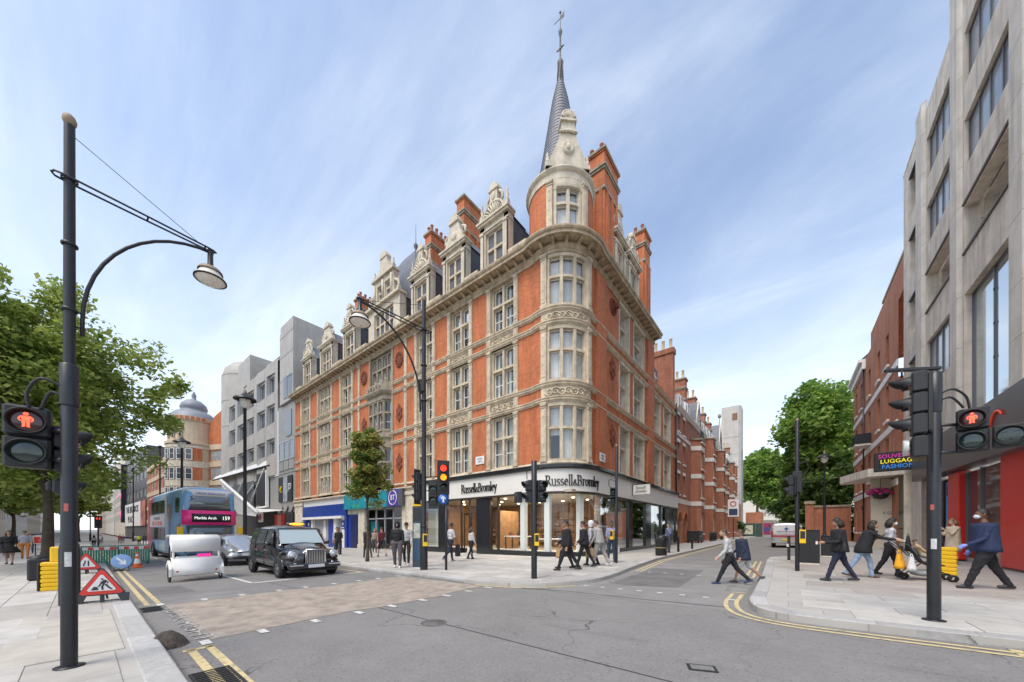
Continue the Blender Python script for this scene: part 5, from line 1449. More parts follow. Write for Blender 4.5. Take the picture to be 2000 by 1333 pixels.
# --- mansion flats along the side street
MG_ = Matrix.Translation((-8.75,0,0)) @ Matrix.Rotation(R(90),4,'Z')
mf = thing('mansion_flats', 'long dark red brick mansion block with white bands, bay windows and tall chimneys', 'building', T(-8.75,60,gz(-8.75)))
fl = [(1.0,3.4),(5.1,7.2),(8.4,10.4),(11.5,13.2)]
flat_s = (42.2,) ; s_w = [38.2,40.6,50.0,57.0,58.6,70.3,72.0,83.2]
bays = [45.2,53.6,63.0,67.5,75.2,79.8]
rects = [(s-.45,s+.45,a,b) for s in s_w for a,b in (fl if s > 42 else fl[1:])]
mb = MB(MG_); mb.wall(42.3,86,-.6,13.9,[r_ for r_ in rects if r_[0] > 42],.25); mb.wall(37.1,42.3,4.0,13.9,[r_ for r_ in rects if r_[0] < 42],.25)
mb.add([(37.1,0,4.2),(37.1,9,4.2),(37.1,9,13.9),(37.1,0,13.9)],[(0,3,2,1)]); mb.build('wall', BRK2, mf, recalc=False)
for k, (s0,s1) in enumerate(((37.15,39.7),(39.7,42.3))):
    a0, a1, sp_ = s0+.42, s1-.42, 2.35; r_ = (a1-a0)/2; c_ = (a0+a1)/2
    pl = [(s0,-.6),(a0,-.6),(a0,sp_)]+[(c_-r_*math.cos(math.pi*t/12),sp_+r_*math.sin(math.pi*t/12)) for t in range(1,12)]+[(a1,sp_),(a1,-.6),(s1,-.6),(s1,4.2),(s0,4.2)]
    MB(MG_).prism(pl, -.02, .5).build('archway', BRK3, mf)
    MB(MG_).tube([(c_-(r_+.06)*math.cos(math.pi*t/12),-.04,sp_+(r_+.06)*math.sin(math.pi*t/12)) for t in range(13)],.07,6).build('arch_moulding', BRK, mf)
    MB(MG_).box(s0-.12,s0+.44,-.06,.5,2.1,2.3).build('impost', STN3, mf)
MB(MG_).box(37.1,42.3,2.2,2.3,-.6,4.2).build('porch_back', BRK2, mf)
for a,b,c,e in rects:
    o = simple_win(mf, MG_ @ T((a+b)/2,.1,c), b-a, e-c, WHT, FGL, (0,1), .08); MB(MG_).box(a-.1,b+.1,-.1,.05,c-.14,c).box(a-.12,b+.12,-.04,.02,e,e+.3).build('sill', WHT, o)
BAND = mat('band_stone', (.68,.64,.56), .8, vary=.1, vscale=2)
for i, s in enumerate(bays):
    w2, pr, top = 1.45, .95, (11.7 if i in (0,3) else 13.6)
    pl = [(s-w2,0),(s-w2*.62,-pr),(s+w2*.62,-pr),(s+w2,0)]
    fw = 2*w2*.62
    rc = [(s-w2*.62+.18,s+w2*.62-.18,a,b) for a,b in fl if b < top]
    mb = MB(MG_); mb.wall(s-w2*.62,s+w2*.62,-.6,top,rc,.2,0,-pr)
    for (p,q) in ((pl[0],pl[1]),(pl[2],pl[3])): mb.add([(p[0],p[1],-.6),(q[0],q[1],-.6),(q[0],q[1],top),(p[0],p[1],top)],[(0,1,2,3)])
    mb.add([(x,y,top) for x,y in pl],[(0,1,2,3)])
    bay = mb.build('bay', BRK2, mf, recalc=False)
    for a,b,c,e in rc: simple_win(bay, MG_ @ T(s,-pr+.06,c), b-a, e-c, WHT, FGL, (2,1), .08)
    for z in (4.15,7.3,10.5):
        mb = MB(MG_); mb.sweep([(p[0],p[1]) for p in pl], [(0,z),(.07,z),(.07,z+.5),(0,z+.5)]); mb.build('stone_band', BAND, bay)
    for z in fl: MB(MG_).box(s-w2*.62,s+w2*.62,-pr-.16,-pr+.02,z[0]-.15,z[0]).build('sill', BAND, bay)
    mb = MB(MG_); mb.sweep([(p[0],p[1]) for p in pl], [(-.05,top),(.14,top),(.18,top+.2),(-.05,top+.22)]); mb.build('bay_cornice', BAND if i not in (0,3) else STN3, bay)
    if i in (0,3):
        for k in range(9): MB(MG_).box(s-w2*.6+k*w2*.15,s-w2*.6+k*w2*.15+.03,-pr+.02,-pr+.05,top+.2,top+1.1).build('baluster', BLK, bay)
        MB(MG_).box(s-w2*.62,s+w2*.62,-pr,-pr+.06,top+1.1,top+1.16).build('balcony_rail', BLK, bay)
for z, h in ((4.15,.5),(11.0,.35)):
    mb = MB(MG_); 
    x = 37.1
    for s in bays+[200]:
        e = min(s-1.45,86)
        if e > x: MB(MG_).box(x,e,-.05,.02,z,z+h).build('stone_band', BAND, mf)
        x = s+1.45
mb = MB(MG_); mb.sweep([(37.0,0),(86,0)], [(0,13.5),(.12,13.5),(.30,13.8),(.34,13.95),(-.3,14.0),(-.3,13.5)]); mb.build('cornice', BAND, mf)
mb = MB(MG_); mb.add([(37.1,.2,13.95),(86,.2,13.95),(86,3.2,17.6),(37.1,3.2,17.6)],[(0,1,2,3)]); mb.add([(37.1,.2,13.95),(37.1,3.2,17.6),(37.1,9,17.6),(37.1,9,13.95)],[(0,1,2,3)]); mb.build('roof', SLT, mf, recalc=False)
mb = MB(); mb.box(-14.5,-9.0,37.0,37.7,13.9,19.6); mb.box(-14.6,-8.9,36.9,37.8,19.2,19.7); mb.build('party_wall_chimney', BRK2, mf)
CPOT = mat('buff_pot', (.58,.46,.28), .8, vary=.15, vscale=6)
pot2 = MB().lathe([(.16,0),(.18,.1),(.15,.2),(.14,.95),(.17,1.0),(.17,1.08),(.12,1.08)],10).mesh('chimney_pot', CPOT)
for k in range(7): put(pot2, 'chimney_pot', mf, T(-9.3-k*.72,37.35,19.7))
for s, zt in ((44.0,19.2),(49.5,18.6),(56.0,18.2),(60.5,17.9),(70.5,18.8),(82.5,18.2)):
    chimney(-12.0,-9.4,s,s+1.0,14.0,zt,(4,1),BRK2,mf,False,pot2)
def steep_gable(s, w, h):
    mb = MB(MG_); mb.add([(s-w/2,-.05,13.9),(s+w/2,-.05,13.9),(s,-.05,13.9+h)],[(0,1,2)]); g = mb.build('gable', BRK2, mf)
    mb = MB(MG_); mb.tube([(s-w/2-.1,-.12,13.9),(s,-.12,14.0+h),(s+w/2+.1,-.12,13.9)],.12,5); mb.build('gable_coping', BAND, g)
    mb = MB(MG_); mb.add([(s-w/2,-.05,13.9),(s,-.05,13.9+h),(s,4,13.9+h),(s-w/2,4,13.9),(s+w/2,-.05,13.9),(s+w/2,4,13.9)],[(0,1,2,3),(4,5,2,1)]); mb.build('gable_roof', SLT, g)
    simple_win(g, MG_ @ T(s,-.22,14.3), w*.42, 1.5, WHT, FGL, (1,1), .08)
steep_gable(47.5,3.0,3.3); steep_gable(65.0,3.4,4.6)
for s in (40.0,43.0,52.3,54.6,57.0,59.3,70.2,72.5,77.0,79.0):
    mb = MB(MG_ @ T(s,.15,14.0)); mb.box(-.75,.75,.05,2.2,0,1.75); d_ = mb.build('dormer', WHT, mf); simple_win(d_, MG_ @ T(s,-.05,14.2), 1.2, 1.35, WHT, FGL, (1,1), .08)
mb = MB(MG_); mb.tube([(65.0,0,18.4),(65.0,0,19.6)],.05,6); mb.ball((65.0,0,19.9),(.3,.3,.4),6); mb.build('roof_finial', STN3, mf)
# area railings and steps' edge in front of the flats
for s0, s1, lb in ((46.6,52.0,'black iron area railings beside the first bay of the flats'),(55.0,61.4,'black iron area railings between the bays farther along the flats')):
    t = thing('area_railing', lb, 'railing', T(-7.3,s0,gz(-7)+KERB))
    MB().box(-7.33,-7.27,s0,s1,1.0,1.05).box(-7.33,-7.27,s0,s1,.12,.17).build('rail', BLK, t)
    n = int((s1-s0)/.16)
    bar = MB().tube([(0,0,0),(0,0,1.15)],.014,5).mesh('bar', BLK)
    for k in range(n): put(bar, 'bar', t, T(-7.3,s0+(k+.5)*(s1-s0)/n,0))

# --- far end of the side street
TOWC = mat('board_marked_concrete', (.52,.49,.45), .85, vary=.12, vscale=.6, bump=.2, bscale=8, streak=.2)
tw = thing('concrete_tower', 'slender pale concrete stair tower rising behind the mansion flats', 'tower', T(-10.1,95,-.2))
mb = MB(T(-10.2,95,0)); mb.slab([(-1.9,-2),(1.4,-2),(1.9,-1.2),(1.9,2.5),(-1.9,2.5)], -1, 29.6); mb.build('shaft', TOWC, tw)
MB(T(-10.2,95,0)).box(.2,1.2,-2.04,-1.9,26.3,27.9).build('opening', mat('rust_louvre',(.22,.12,.07),.8), tw); MB(T(-10.2,95,0)).box(1.88,1.93,-.6,.3,1.5,20).build('slit_window', FGL, tw)
for z in (22.5,18.5,14.5): MB(T(-10.2,95,0)).box(-1.92,1.42,-2.03,-1.98,z,z+.06).build('joint', STN3, tw)
mb = MB(); mb.box(-12.2,-8.2,88,92,-.5,7); mb.build('base', BRK3, tw)
wh = block('white_house', 'distant white stucco house closing the side street', T(-14,160,0), 24, 8, 12.5, [(x,x+1.3,z,z+2.2) for x in (4.5,7,9.2,15,18,21) for z in (1.5,6.0)], mat('stucco',(.70,.66,.57),.7,vary=.06,vscale=.5), WHT, FGL, bars=(1,1))
mb = MB(T(-14,160,0)); mb.slab([(6.2,0),(6.8,-1.5),(10.2,-1.5),(10.8,0)],4.8,9.4); mb.build('bay', mat('stucco_bay',(.70,.66,.57),.7), wh)
for x in (7.2,8.4,9.6): simple_win(wh, T(-14+x,158.36,6.2), .8, 2.0, WHT, FGL, (1,1))
block('glass_office', 'distant grey glazed office block beside the white house', T(-2,170,0), 14, 10, 16, grid(0,14,5,2.2,[(1,4),(5,8),(9,12),(12.7,15)]), mat('office_grey',(.35,.38,.40),.5), ALU, FGL, bars=(1,0))
MAR = mat('maroon_hoarding', (.23,.025,.075), .5, vary=.25, vscale=.8)
hd = thing('hoarding', 'maroon site hoarding across the end of the side street', 'hoarding', T(-5,118,-.1))
for k in range(7): MB().bbox(-10.2+k*1.6,-8.64+k*1.6,118,118.1,-.3,3.2,.01).build('panel', MAR, hd)
for k in (1,3): MB().box(-10.0+k*1.6,-8.9+k*1.6,117.95,117.99,.9,2.0).build('printed_panel', mat('hoarding_print_%d'%k,(.05,.05,.18),.5,vary=.6,vscale=2), hd)
hd2 = thing('site_fence', 'dark green fence panel carrying a pale square poster on the corner', 'fence', T(-7.6,86.5,-.1))
for k in range(5): MB().bbox(-9.6+k*1.1,-8.52+k*1.1,86.5,86.58,-.3,2.7,.01).build('panel', mat('green_fence_%d'%k,(.035,.075,.06),.6,vary=.2), hd2)
mb = MB(); mb.box(-7.7,-5.7,86.42,86.48,.45,2.3,0); mb.tube([(-7.2+.35*math.cos(a*.4)+.06*a,86.40,1.4+.3*math.sin(a*.8)) for a in range(16)],.04,5,1); mb.build('poster', [mat('poster_pale',(.62,.60,.45),.6,vary=.2,vscale=2),IRON], hd2)
gw = block('brick_lodge', 'small red brick lodge with white gable edge below the far tree', T(-8.0,100,0), 3.2, 6, 5.5, [(1.2,2.0,1.2,2.8)], BRK3)

# --- grey panelled block left of the corner building
GPAN = mat('grey_panel', (.40,.375,.335), .55, metal=.0, vary=.12, vscale=.7, streak=.18); GPAN2 = mat('pale_panel', (.54,.55,.56), .35, metal=.3, vary=.12, vscale=.5); GPAN3 = mat('dusky_panel', (.29,.28,.26), .5, vary=.12, vscale=.8, streak=.15)
gb = thing('grey_office', 'grey metal panelled office block with round stair tower and white canopy', 'building', T(-64,YF,gz(-64)+KERB))
win = [(-74.9,-72.9),(-69.9,-67.9),(-64.9,-62.7),(-60.0,-57.7),(-55.8,-53.8)]
zr = [(20.0,22.1),(15.9,18.0),(11.7,13.4)]
hol = [(a,b,z0,z1) for a,b in win for z0,z1 in zr]
mb = MB(ML); mb.wall(-82,-52.6,8.6,24.2,hol,.3); mb.build('wall', GPAN, gb, recalc=False)
for a,b in win:
    for z0,z1 in zr:
        simple_win(gb, ML @ T((a+b)/2,.1,z0), b-a, z1-z0, GPAN2, FGL, (0,0), .1)
        mb = MB(ML); mb.slab([(a-1.5,0),(a-.1,-.35),(a-.1,0)], z0-.3, z1+.3); mb.build('fin_panel', GPAN2, gb)
    for z0, z1 in ((8.7,11.4),(13.7,15.6),(18.3,19.7),(22.4,24.0)):
        mb = MB(ML); mb.slab([(a-1.2,.02),(a-.2,-.30),(b+.1,-.12),(b+.3,.02)], z0, z1); mb.build('facade_panel', GPAN, gb)
mb = MB(ML); mb.add([(-64,.2,24.0),(-52.6,.2,24.0),(-52.6,2.6,27.6),(-64,2.6,27.6)],[(0,1,2,3)]); mb.build('mansard', GPAN2, gb)
for k in range(22): MB(ML).tube([(-63.6+k*.5,.12,24.1),(-63.6+k*.5,2.5,27.6)],.05,4).build('mansard_rib', GPAN3, gb)
mb = MB(ML); mb.box(-64.2,-64.0,.1,3,24,27.8).box(-64,-52,2.6,12,24,27.6).box(-70.5,-64.2,-.1,10,24,28.2).box(-76,-70.5,.1,10,24,27.0); mb.build('attic', GPAN, gb)
mb = MB(ML); mb.lathe([(3.9,6),(3.9,28.6),(3.5,30.2),(2.4,31.4),(.9,32.0),(.6,32.0),(.6,32.8),(0,32.9)],28,0,T(-78.2,3.2,0)); mb.build('stair_tower', GPAN, gb)
for z in (28.6,24.0,19.5): MB(ML @ T(-78.2,3.2,0)).lathe([(3.93,z),(3.93,z+.1)],28).build('tower_joint', GPAN3, gb)
mb = MB(ML); pl = [(-52.6,4)]+[(-50.9-1.7*math.cos(math.pi/2*k/6),1.3-1.5*math.sin(math.pi/2*k/6)) for k in range(7)]+[(-46.75,-.2),(-46.75,4)]
mb.slab(pl, 17.4, 26.6); mb.slab([(p[0]*.96-2.0,p[1]+.05) for p in pl], 26.6, 27.4); mb.build('lift_tower', GPAN, gb)
for z in (20.3,23.3,25.8):
    mb = MB(ML); mb.sweep(pl[1:-1], [(.0,z),(.02,z),(.02,z+.08),(0,z+.08)]); mb.build('tower_joint', GPAN3, gb)
mb = MB(ML); mb.box(-52.6,-46.75,.05,4,8.6,17.4); mb.build('wall', GPAN3, gb)
mb = MB(ML); mb.box(-49.9,-48.6,-.25,-.15,17.9,20.6); mb.box(-48.4,-47.2,-.22,-.15,17.7,20.6); mb.build('tower_window', FGL, gb)
mb = MB(ML); mb.box(-49.6,-47.9,-.02,.06,13.2,16.4); mb.build('dark_glazing', FGL, gb)
for k in range(3):
    x = -52.2+k*1.8; simple_win(gb, ML @ T(x+.8,-.12,10.3), 1.6, 2.4, GPAN2, FGL, (0,0), .08)
    MB(ML).box(x,x+1.6,-.03,.1,9.0,10.1).build('facade_panel', GPAN3, gb)
    MB(ML).prism([(x+.1,4.4),(x+1.5,4.4),(x+.8,3.6)],-.08,.02).build('triangle_panel', GPAN3, gb)
mb = MB(ML); mb.box(-82,-46.75,.1,6,-1.2,8.6); mb.build('lower_wall', GPAN3, gb)
for k, (x, c) in enumerate(((-52.2,BLKM),(-50.6,FGL2),(-49.0,BLKM))):
    MB(ML).box(x,x+1.4,-.05,.05,5.0,8.2).build('shop_banner', c, gb)
mb = MB(ML); text_mb(mb,'JD',1.1,Matrix.Translation((-48.3,-.07,6.8)),0,.02); mb.build('lettering', WHT, gb)
mb = MB(ML); mb.tube([(-51.3,-.07,7.0),(-51.7,-.07,6.6),(-51.3,-.07,6.2)],.06,4).tube([(-50.95,-.07,7.0),(-51.35,-.07,6.6),(-50.95,-.07,6.2)],.06,4); mb.build('chevron', YEL, gb)
mb = MB(ML); mb.box(-53.0,-49.5,-.25,0,1.9,3.4,0).box(-51.9,-50.6,-.27,-.25,2.0,3.3,1).box(-49.4,-46.8,-.2,0,-1,3.6,2); mb.build('shop_fascia', [mat('red_fascia',(.55,.03,.025),.4),mat('pale_red',(.75,.30,.25),.4),BLKM], gb)
mb = MB(ML); mb.box(-53,-49.6,-.05,.05,-1,1.8); mb.build('shop_glass', FGL, gb); mb = MB(ML); mb.box(-68,-53.2,-.05,.1,-1.2,3.9); mb.build('station_entrance', DRK, gb)
MB(ML).box(-58.4,-55.0,-.1,.05,-.6,1.6).build('poster_wall', WHT, gb)
mb = MB(ML); mb.box(-60.2,-56.2,-.35,0,4.9,9.4); sc_ = mb.build('screen', BLKM, gb); MB(ML).box(-56.2,-55.9,-.38,-.05,4.7,9.6).box(-60.4,-55.9,-.38,-.05,4.5,4.7).build('screen_frame', WHT, sc_)
CANO = mat('canopy_white', (.70,.70,.68), .45, vary=.05)
mb = MB(ML); mb.add([(-82,-1.2,10.5),(-55,-.2,10.3),(-55,-.1,10.7),(-82,-.9,11.0),(-82,-.1,11.6),(-55,-.05,11.0)],[(0,1,2,3),(3,2,5,4)]); mb.build('upper_canopy', CANO, gb)
mb = MB(ML); mb.tube([(-82,-1.2,10.4),(-55,-.2,10.2)],.12,6); mb.build('canopy_edge', BLK, gb)
mb = MB(ML); mb.add([(-66,-3.2,8.8),(-48.2,-3.4,3.4),(-49.5,-.1,3.9),(-62,-.1,4.6),(-65.8,-3.2,8.2),(-49.0,-3.35,3.0),(-60,-2.6,3.6)],[(0,1,6,4),(1,5,6),(1,2,3,6)]); mb.build('lower_canopy', CANO, gb)
mb = MB(ML); mb.tube([(-66,-3.2,8.8),(-48.2,-3.4,3.4)],.2,6).tube([(-72,-.4,5.6),(-66,-.3,9.9)],.1,6).tube([(-64,-.4,4.6),(-57,-.3,9.9)],.1,6).tube([(-70,-.4,5.0),(-62,-.3,8.0)],.09,6); mb.build('canopy_strut', CANO, gb)
mb = MB(ML); mb.add([(-80,-.15,4.2),(-62,-.15,4.2),(-62,-.15,8.6),(-80,-.15,9.6)],[(0,1,2,3)]); mb.build('glazing', FGL, gb)
def roundel(M, label):
    t = thing('station_sign', label, 'sign', M, 'station roundel signs under the white canopy')
    MB().bbox(-.75,.75,-.08,.08,-.6,.6,.02).build('panel', WHT, t, M)
    mb = MB(); mb.tube([(.36*math.cos(a*math.pi/12),-.1,.36*math.sin(a*math.pi/12)) for a in range(24)],.075,6,closed=True); mb.build('ring', NRED, t, M)
    MB().box(-.55,.55,-.13,-.11,-.10,.10).build('bar', NBLU, t, M); MB().tube([(0,0,-.6),(0,0,-3.6)],.05,6).build('post', BLK, t, M)
roundel(T(-53.6,14.6,3.0), 'white panel with red ring and blue bar sign beside the red shop fascia')
roundel(T(-66.0,12.5,3.1), 'white panel with red ring and blue bar sign above the yellow notice')
M_ = T(-66,12.3,1.0); tag(MB().bbox(-.45,.45,-.05,.05,-.75,.75,.02).build('notice_board', YEL, None, M_), 'bright yellow notice board below the station sign', 'notice')

# --- domed corner building and the rest of the long street
DST = mat('warm_stone', (.58,.47,.33), .8, vary=.12, vscale=.6, streak=.15)
db = thing('domed_building', 'striped brick and stone corner building with grey lead dome', 'building', T(-101,19,gz(-101)))
MD = T(-101,15.3,0)
mb = MB(MD); mb.lathe([(4.3,-2),(4.3,19.0),(4.6,19.2),(4.6,19.7),(4.2,19.8),(4.0,24.0),(4.35,24.3),(4.35,25.0),(3.9,25.1)],32,smooth=False); mb.build('turret', DST, db)
mb = MB(MD); mb.lathe([(4.1,25.0),(3.8,25.8),(3.0,26.6),(2.2,26.9),(2.2,27.4),(2.35,27.6),(2.1,28.5),(1.3,29.3),(.45,29.6),(.35,30.1),(.45,30.4),(.1,31.4)],28); mb.build('dome', mat('lead_dome',(.22,.24,.27),.5,vary=.15), db)
for z, bw in ((18.4,.6),(14.4,1.3),(10.4,1.3)): MB(MD).lathe([(4.32,z),(4.45,z),(4.45,z+bw),(4.32,z+bw)],32,smooth=False).build('stone_band', STN2, db)
for k in range(12):
    a = -115+k*11.5
    MB(MD @ Matrix.Rotation(R(a+90),4,'Z') @ T(0,-4.36,0)).box(-.28,.28,-.05,.05,24.35,24.95).build('dome_panel', BRK, db)
for k in range(5):
    a = -95+k*19
    for z0,z1 in ((11.8,14.2),(15.9,18.2),(7.6,10.2)): simple_win(db, MD @ Matrix.Rotation(R(a+90),4,'Z') @ T(0,-4.62,z0), 1.15, z1-z0, WHT, FGL, (0,1), .12)
    if 0 < k < 4: simple_win(db, MD @ Matrix.Rotation(R(a+90),4,'Z') @ T(0,-4.4,20.4), .6, 2.0, DST, FGL, (0,0), .08)
for a in (-104,-7,2):
    MB(MD @ Matrix.Rotation(R(a+90),4,'Z') @ T(0,-4.35,0)).box(-.5,.5,-.03,.06,3,18.4).build('brick_strip', BRK, db)
STRP = BRK
def striped_wing(M, w, h, n, name='wing'):
    rc = grid(.5,w-.5,n,w/n*.70,[(4.3,6.9),(8.2,10.8),(12.1,14.7),(16,18.3)])
    mb = MB(); mb.wall(0,w,-2,h,rc,.2); mb.add([(0,0,-2),(0,8,-2),(0,8,h),(0,0,h),(w,0,-2),(w,8,-2),(w,8,h),(w,0,h)],[(0,3,2,1),(4,5,6,7),(1,2,6,5),(3,7,6,2)]); o = mb.build(name, BRK, db, M, recalc=False)
    for a,b,c,e in rc: simple_win(o, M @ T((a+b)/2,.02,c), b-a, e-c, DST, FGL2, (1,1), .16)
    for z in (3.2,7.0,10.9,14.8,18.5): MB().box(0,w,-.08,.02,z,z+1.1).build('stone_band', DST, o, M)
    return o
striped_wing(T(-150,12.3,0,1.6), 45, 19.8, 9)
wg = striped_wing(T(-97.6,16.9,0,24), 9, 21, 2)
mb = MB(T(-97.6,16.9,0,24)); mb.prism([(-.5,21),(9.2,21),(6.5,25.5),(4.5,27.0),(2.0,25.5)],0,8); mb.build('gable', BRK, db)
chimney(-96.5,-93.5,21,23,20,30.5,(3,1),BRK,db,False)

DGB = mat('dark_clad', (.085,.085,.09), .4, vary=.2, vscale=.5)
sg2 = block('dark_store', 'dark clad store with pale window rows and a white hoarding sign', T(-196,10.6,0,2.3), 45, 10, 27, grid(1,44,6,4.6,[(11.8,14.4),(17.2,19.8),(22.6,25.2)]), DGB, STN2, FGL2, bars=(1,0))
MSg = T(-196,10.6,0,2.3)
MB().box(1,36,-.4,-.1,2.6,10.4).build('hoarding_sign', WHT, sg2, MSg)
mb = MB(); text_mb(mb,'THE BIG BROS',3.2,MSg @ Matrix.Translation((18.5,-.45,8.2)),0,.04,1.35); text_mb(mb,'PLACE',3.2,MSg @ Matrix.Translation((16,-.45,4.8)),0,.04,1.5); mb.build('lettering', NBLK, sg2)
MB().box(36,44.5,-.4,-.1,2.6,10.4).build('hoarding_picture', mat('picture_warm',(.45,.16,.12),.5,vary=.8,vscale=.25), sg2, MSg)
MB().box(-2.5,-.2,-1.2,.4,4,26).build('banner_fin', BLKM, sg2, MSg)
mb = MB(); mb.prism([(-1.35+.8*math.cos(t*math.pi/6),14+1.0*math.sin(t*math.pi/6)) for t in range(12)],-1.3,-1.21); mb.prism([(-1.35,5.6),(-.6,7.2),(-1.35,8.8),(-2.1,7.2)],-1.3,-1.21); mb.build('banner_sign', mat('magenta_sign',(.80,.03,.30),.4,emit=(.9,.03,.35,.4)), sg2, MSg)
random.seed(8)
PALE = [mat('far_stone_%d'%i,c,.8,vary=.08,vscale=.4) for i,c in enumerate([(.60,.55,.46),(.66,.63,.57),(.52,.47,.40),(.58,.58,.57),(.48,.30,.20)])]
for i,(x,y,rz,w,h,nn,lb) in enumerate(((-262,10.4,0,64,32,9,'far cream stone shop building beyond the dark store'),(-345,9.8,.4,80,35,10,'far off-white shop building in the hazy distance of the long street'),(-470,9,.5,122,40,14,'farthest stone building closing the view along the long street'))):
    block('far_building', lb, T(x,y,0,rz), w, 15, h, grid(1,w-1,nn,w/nn*.45,[(5+4.2*k,7.6+4.2*k) for k in range(int((h-7)/4.2))]), PALE[i], WHT, FGL, bars=(0,1), group='far buildings of the long street')
for i,(x0,x1,h,lb) in enumerate(((-640,-420,44,'farthest pale building on the near side of the long street'),(-420,-300,36,'far buff building on the near side down the long street'),(-300,-212,30,'far stone building on the near side past the tree'),(-210,-150,24,'far pale building on the near side of the long street beyond the tree'),(-150,-100,27,'buff stone building on the near side behind the big tree'),(-100,-62,22,'grey stone building on the near side half hidden by the big tree'),(-62,-33,25,'pale stone store on the near side right behind the big tree'))):
    w = x1-x0; MN = T(x1,-14-.05*abs(x1)*.3,0,180)
    block('near_side_building', lb, MN, w-.5, 14, h, grid(1,w-1.5,max(int(w/5),2),2.4,[(4.5+4.4*k,7.4+4.4*k) for k in range(int((h-6)/4.4))]), PALE[(i+1)%4], WHT, FGL, bars=(1,1), group='buildings on the near side of the long street')
# ================================================================== vehicles
CHR = mat('chrome', (.72,.73,.75), .12, metal=1.0)
TYR = mat('tyre_rubber', (.018,.018,.019), .85, vary=.2, vscale=20)
RIM = mat('wheel_trim', (.42,.43,.44), .35, metal=.8, vary=.1, vscale=15, world=False)
CARG = mat('car_glass', (.04,.05,.052), .03, spec=1.0, coat=.6)
SCRN = mat('windscreen_glass', (.38,.46,.46), .03, spec=1.0, coat=1.0)
TBLK = mat('taxi_black', (.008,.008,.010), .14, spec=.6, coat=.9)
SILV = mat('silver_paint', (.46,.47,.49), .28, metal=.75, coat=.5)
LENS = mat('headlamp_lens', (.62,.64,.66), .08, metal=.5, coat=1)
AMB = mat('amber_lens', (.75,.25,.02), .2)
PLTW = mat('plate_white', (.75,.75,.72), .4); PLTY = mat('plate_yellow', (.80,.56,.03), .4)
def loft(name, stations, mats, parent, M, sub=1, region=None):
    """stations: (x, [(y,z)...] from sill to roof centre); mirrored to the other side, closed at both ends"""
    n = len(stations[0][1]); ring = 2*n-1
    vs, fs, mi = [], [], []
    for x, sec in stations:
        row = [(x,y,z) for y,z in sec] + [(x,-y,z) for y,z in sec[-2::-1]]
        vs += row
    for i in range(len(stations)-1):
        for j in range(ring-1):
            fs.append((i*ring+j, i*ring+j+1, (i+1)*ring+j+1, (i+1)*ring+j)); mi.append(region(i,j if j < n-1 else ring-2-j) if region else 0)
        fs.append((i*ring+ring-1, i*ring, (i+1)*ring, (i+1)*ring+ring-1)); mi.append(0)
    fs.append(tuple(range(ring-1,-1,-1))); mi.append(0)
    fs.append(tuple(range((len(stations)-1)*ring, len(stations)*ring))); mi.append(0)
    me = bpy.data.meshes.new(name); me.from_pydata(vs, [], fs)
    for m_ in mats: me.materials.append(m_)
    me.polygons.foreach_set('material_index', mi); me.polygons.foreach_set('use_smooth', [True]*len(fs))
    bm = bmesh.new(); bm.from_mesh(me); bmesh.ops.recalc_face_normals(bm, faces=bm.faces); bm.to_mesh(me); bm.free()
    o = put(me, name, parent, M)
    if sub:
        s_ = o.modifiers.new('smooth','SUBSURF'); s_.levels = sub; s_.render_levels = sub
    return o
def wheel(parent, M, x, y, r, w, spokes=7, rim=RIM):
    sg = 1 if y > 0 else -1
    Q = M @ Matrix.Translation((x,y,r)) @ Matrix.Rotation(R(-90*sg),4,'X')
    o = MB().lathe([(r*.60,-w/2),(r*.9,-w/2),(r,-w*.32),(r,w*.32),(r*.9,w/2),(r*.62,w/2),(r*.60,w*.3),(r*.60,-w/2)],28).build('tyre', TYR, parent, Q)
    mb = MB(); mb.lathe([(0,w*.42),(r*.15,w*.42),(r*.2,w*.36),(r*.5,w*.40),(r*.6,w*.44),(r*.63,w*.40),(r*.63,w*.2)],24)
    rm_ = mb.build('rim', rim, o, Q)
    for k in range(spokes):
        a = 2*math.pi*k/spokes; MB().box(r*.24,r*.54,-r*.05,r*.05,w*.30,w*.415).build('rim_slot', BLKM, o, Q @ Matrix.Rotation(a,4,'Z'))
    return o
def panel(parent, M, pts, mt, name, sub=False):
    return MB().add(pts, [tuple(range(len(pts)))]).build(name, mt, parent, M)

# --- black taxi
def sec(w, zs, wb, zb, wt, zt, b=.06):
    return [(w*.90,zs),(w,zs+.16),(w*1.01,(zs+zb)/2+.03),(wb,zb-.05),(wb*.985,zb+.02),(wt+.02,zt-.14),(wt*.93,zt-.03),(wt*.55,zt+.02),(0,zt+.035)]
MT = T(-14.95,5.06,gz(-14.95),0)
tx = thing('taxi', 'glossy black traditional cab with chrome grille waiting at the stop line', 'taxi', MT)
ST = [(-2.28,sec(.70,.40,.66,.86,.50,1.00)),(-2.16,sec(.82,.32,.78,1.02,.62,1.22)),(-1.95,sec(.86,.28,.84,1.12,.66,1.60)),(-1.62,sec(.88,.27,.86,1.14,.69,1.76)),(-.9,sec(.89,.27,.87,1.13,.71,1.80)),(-.1,sec(.89,.27,.87,1.11,.71,1.79)),(.38,sec(.89,.27,.87,1.09,.70,1.73)),(.62,sec(.89,.27,.865,1.08,.69,1.56)),(1.02,sec(.88,.28,.84,1.03,.68,1.20)),(1.15,sec(.88,.28,.80,.98,.55,1.11)),(1.7,sec(.87,.30,.70,.93,.40,1.06)),(2.02,sec(.85,.32,.60,.88,.34,1.00)),(2.14,sec(.80,.34,.52,.80,.30,.90))]
body = loft('body', ST, [TBLK], tx, MT, 2)
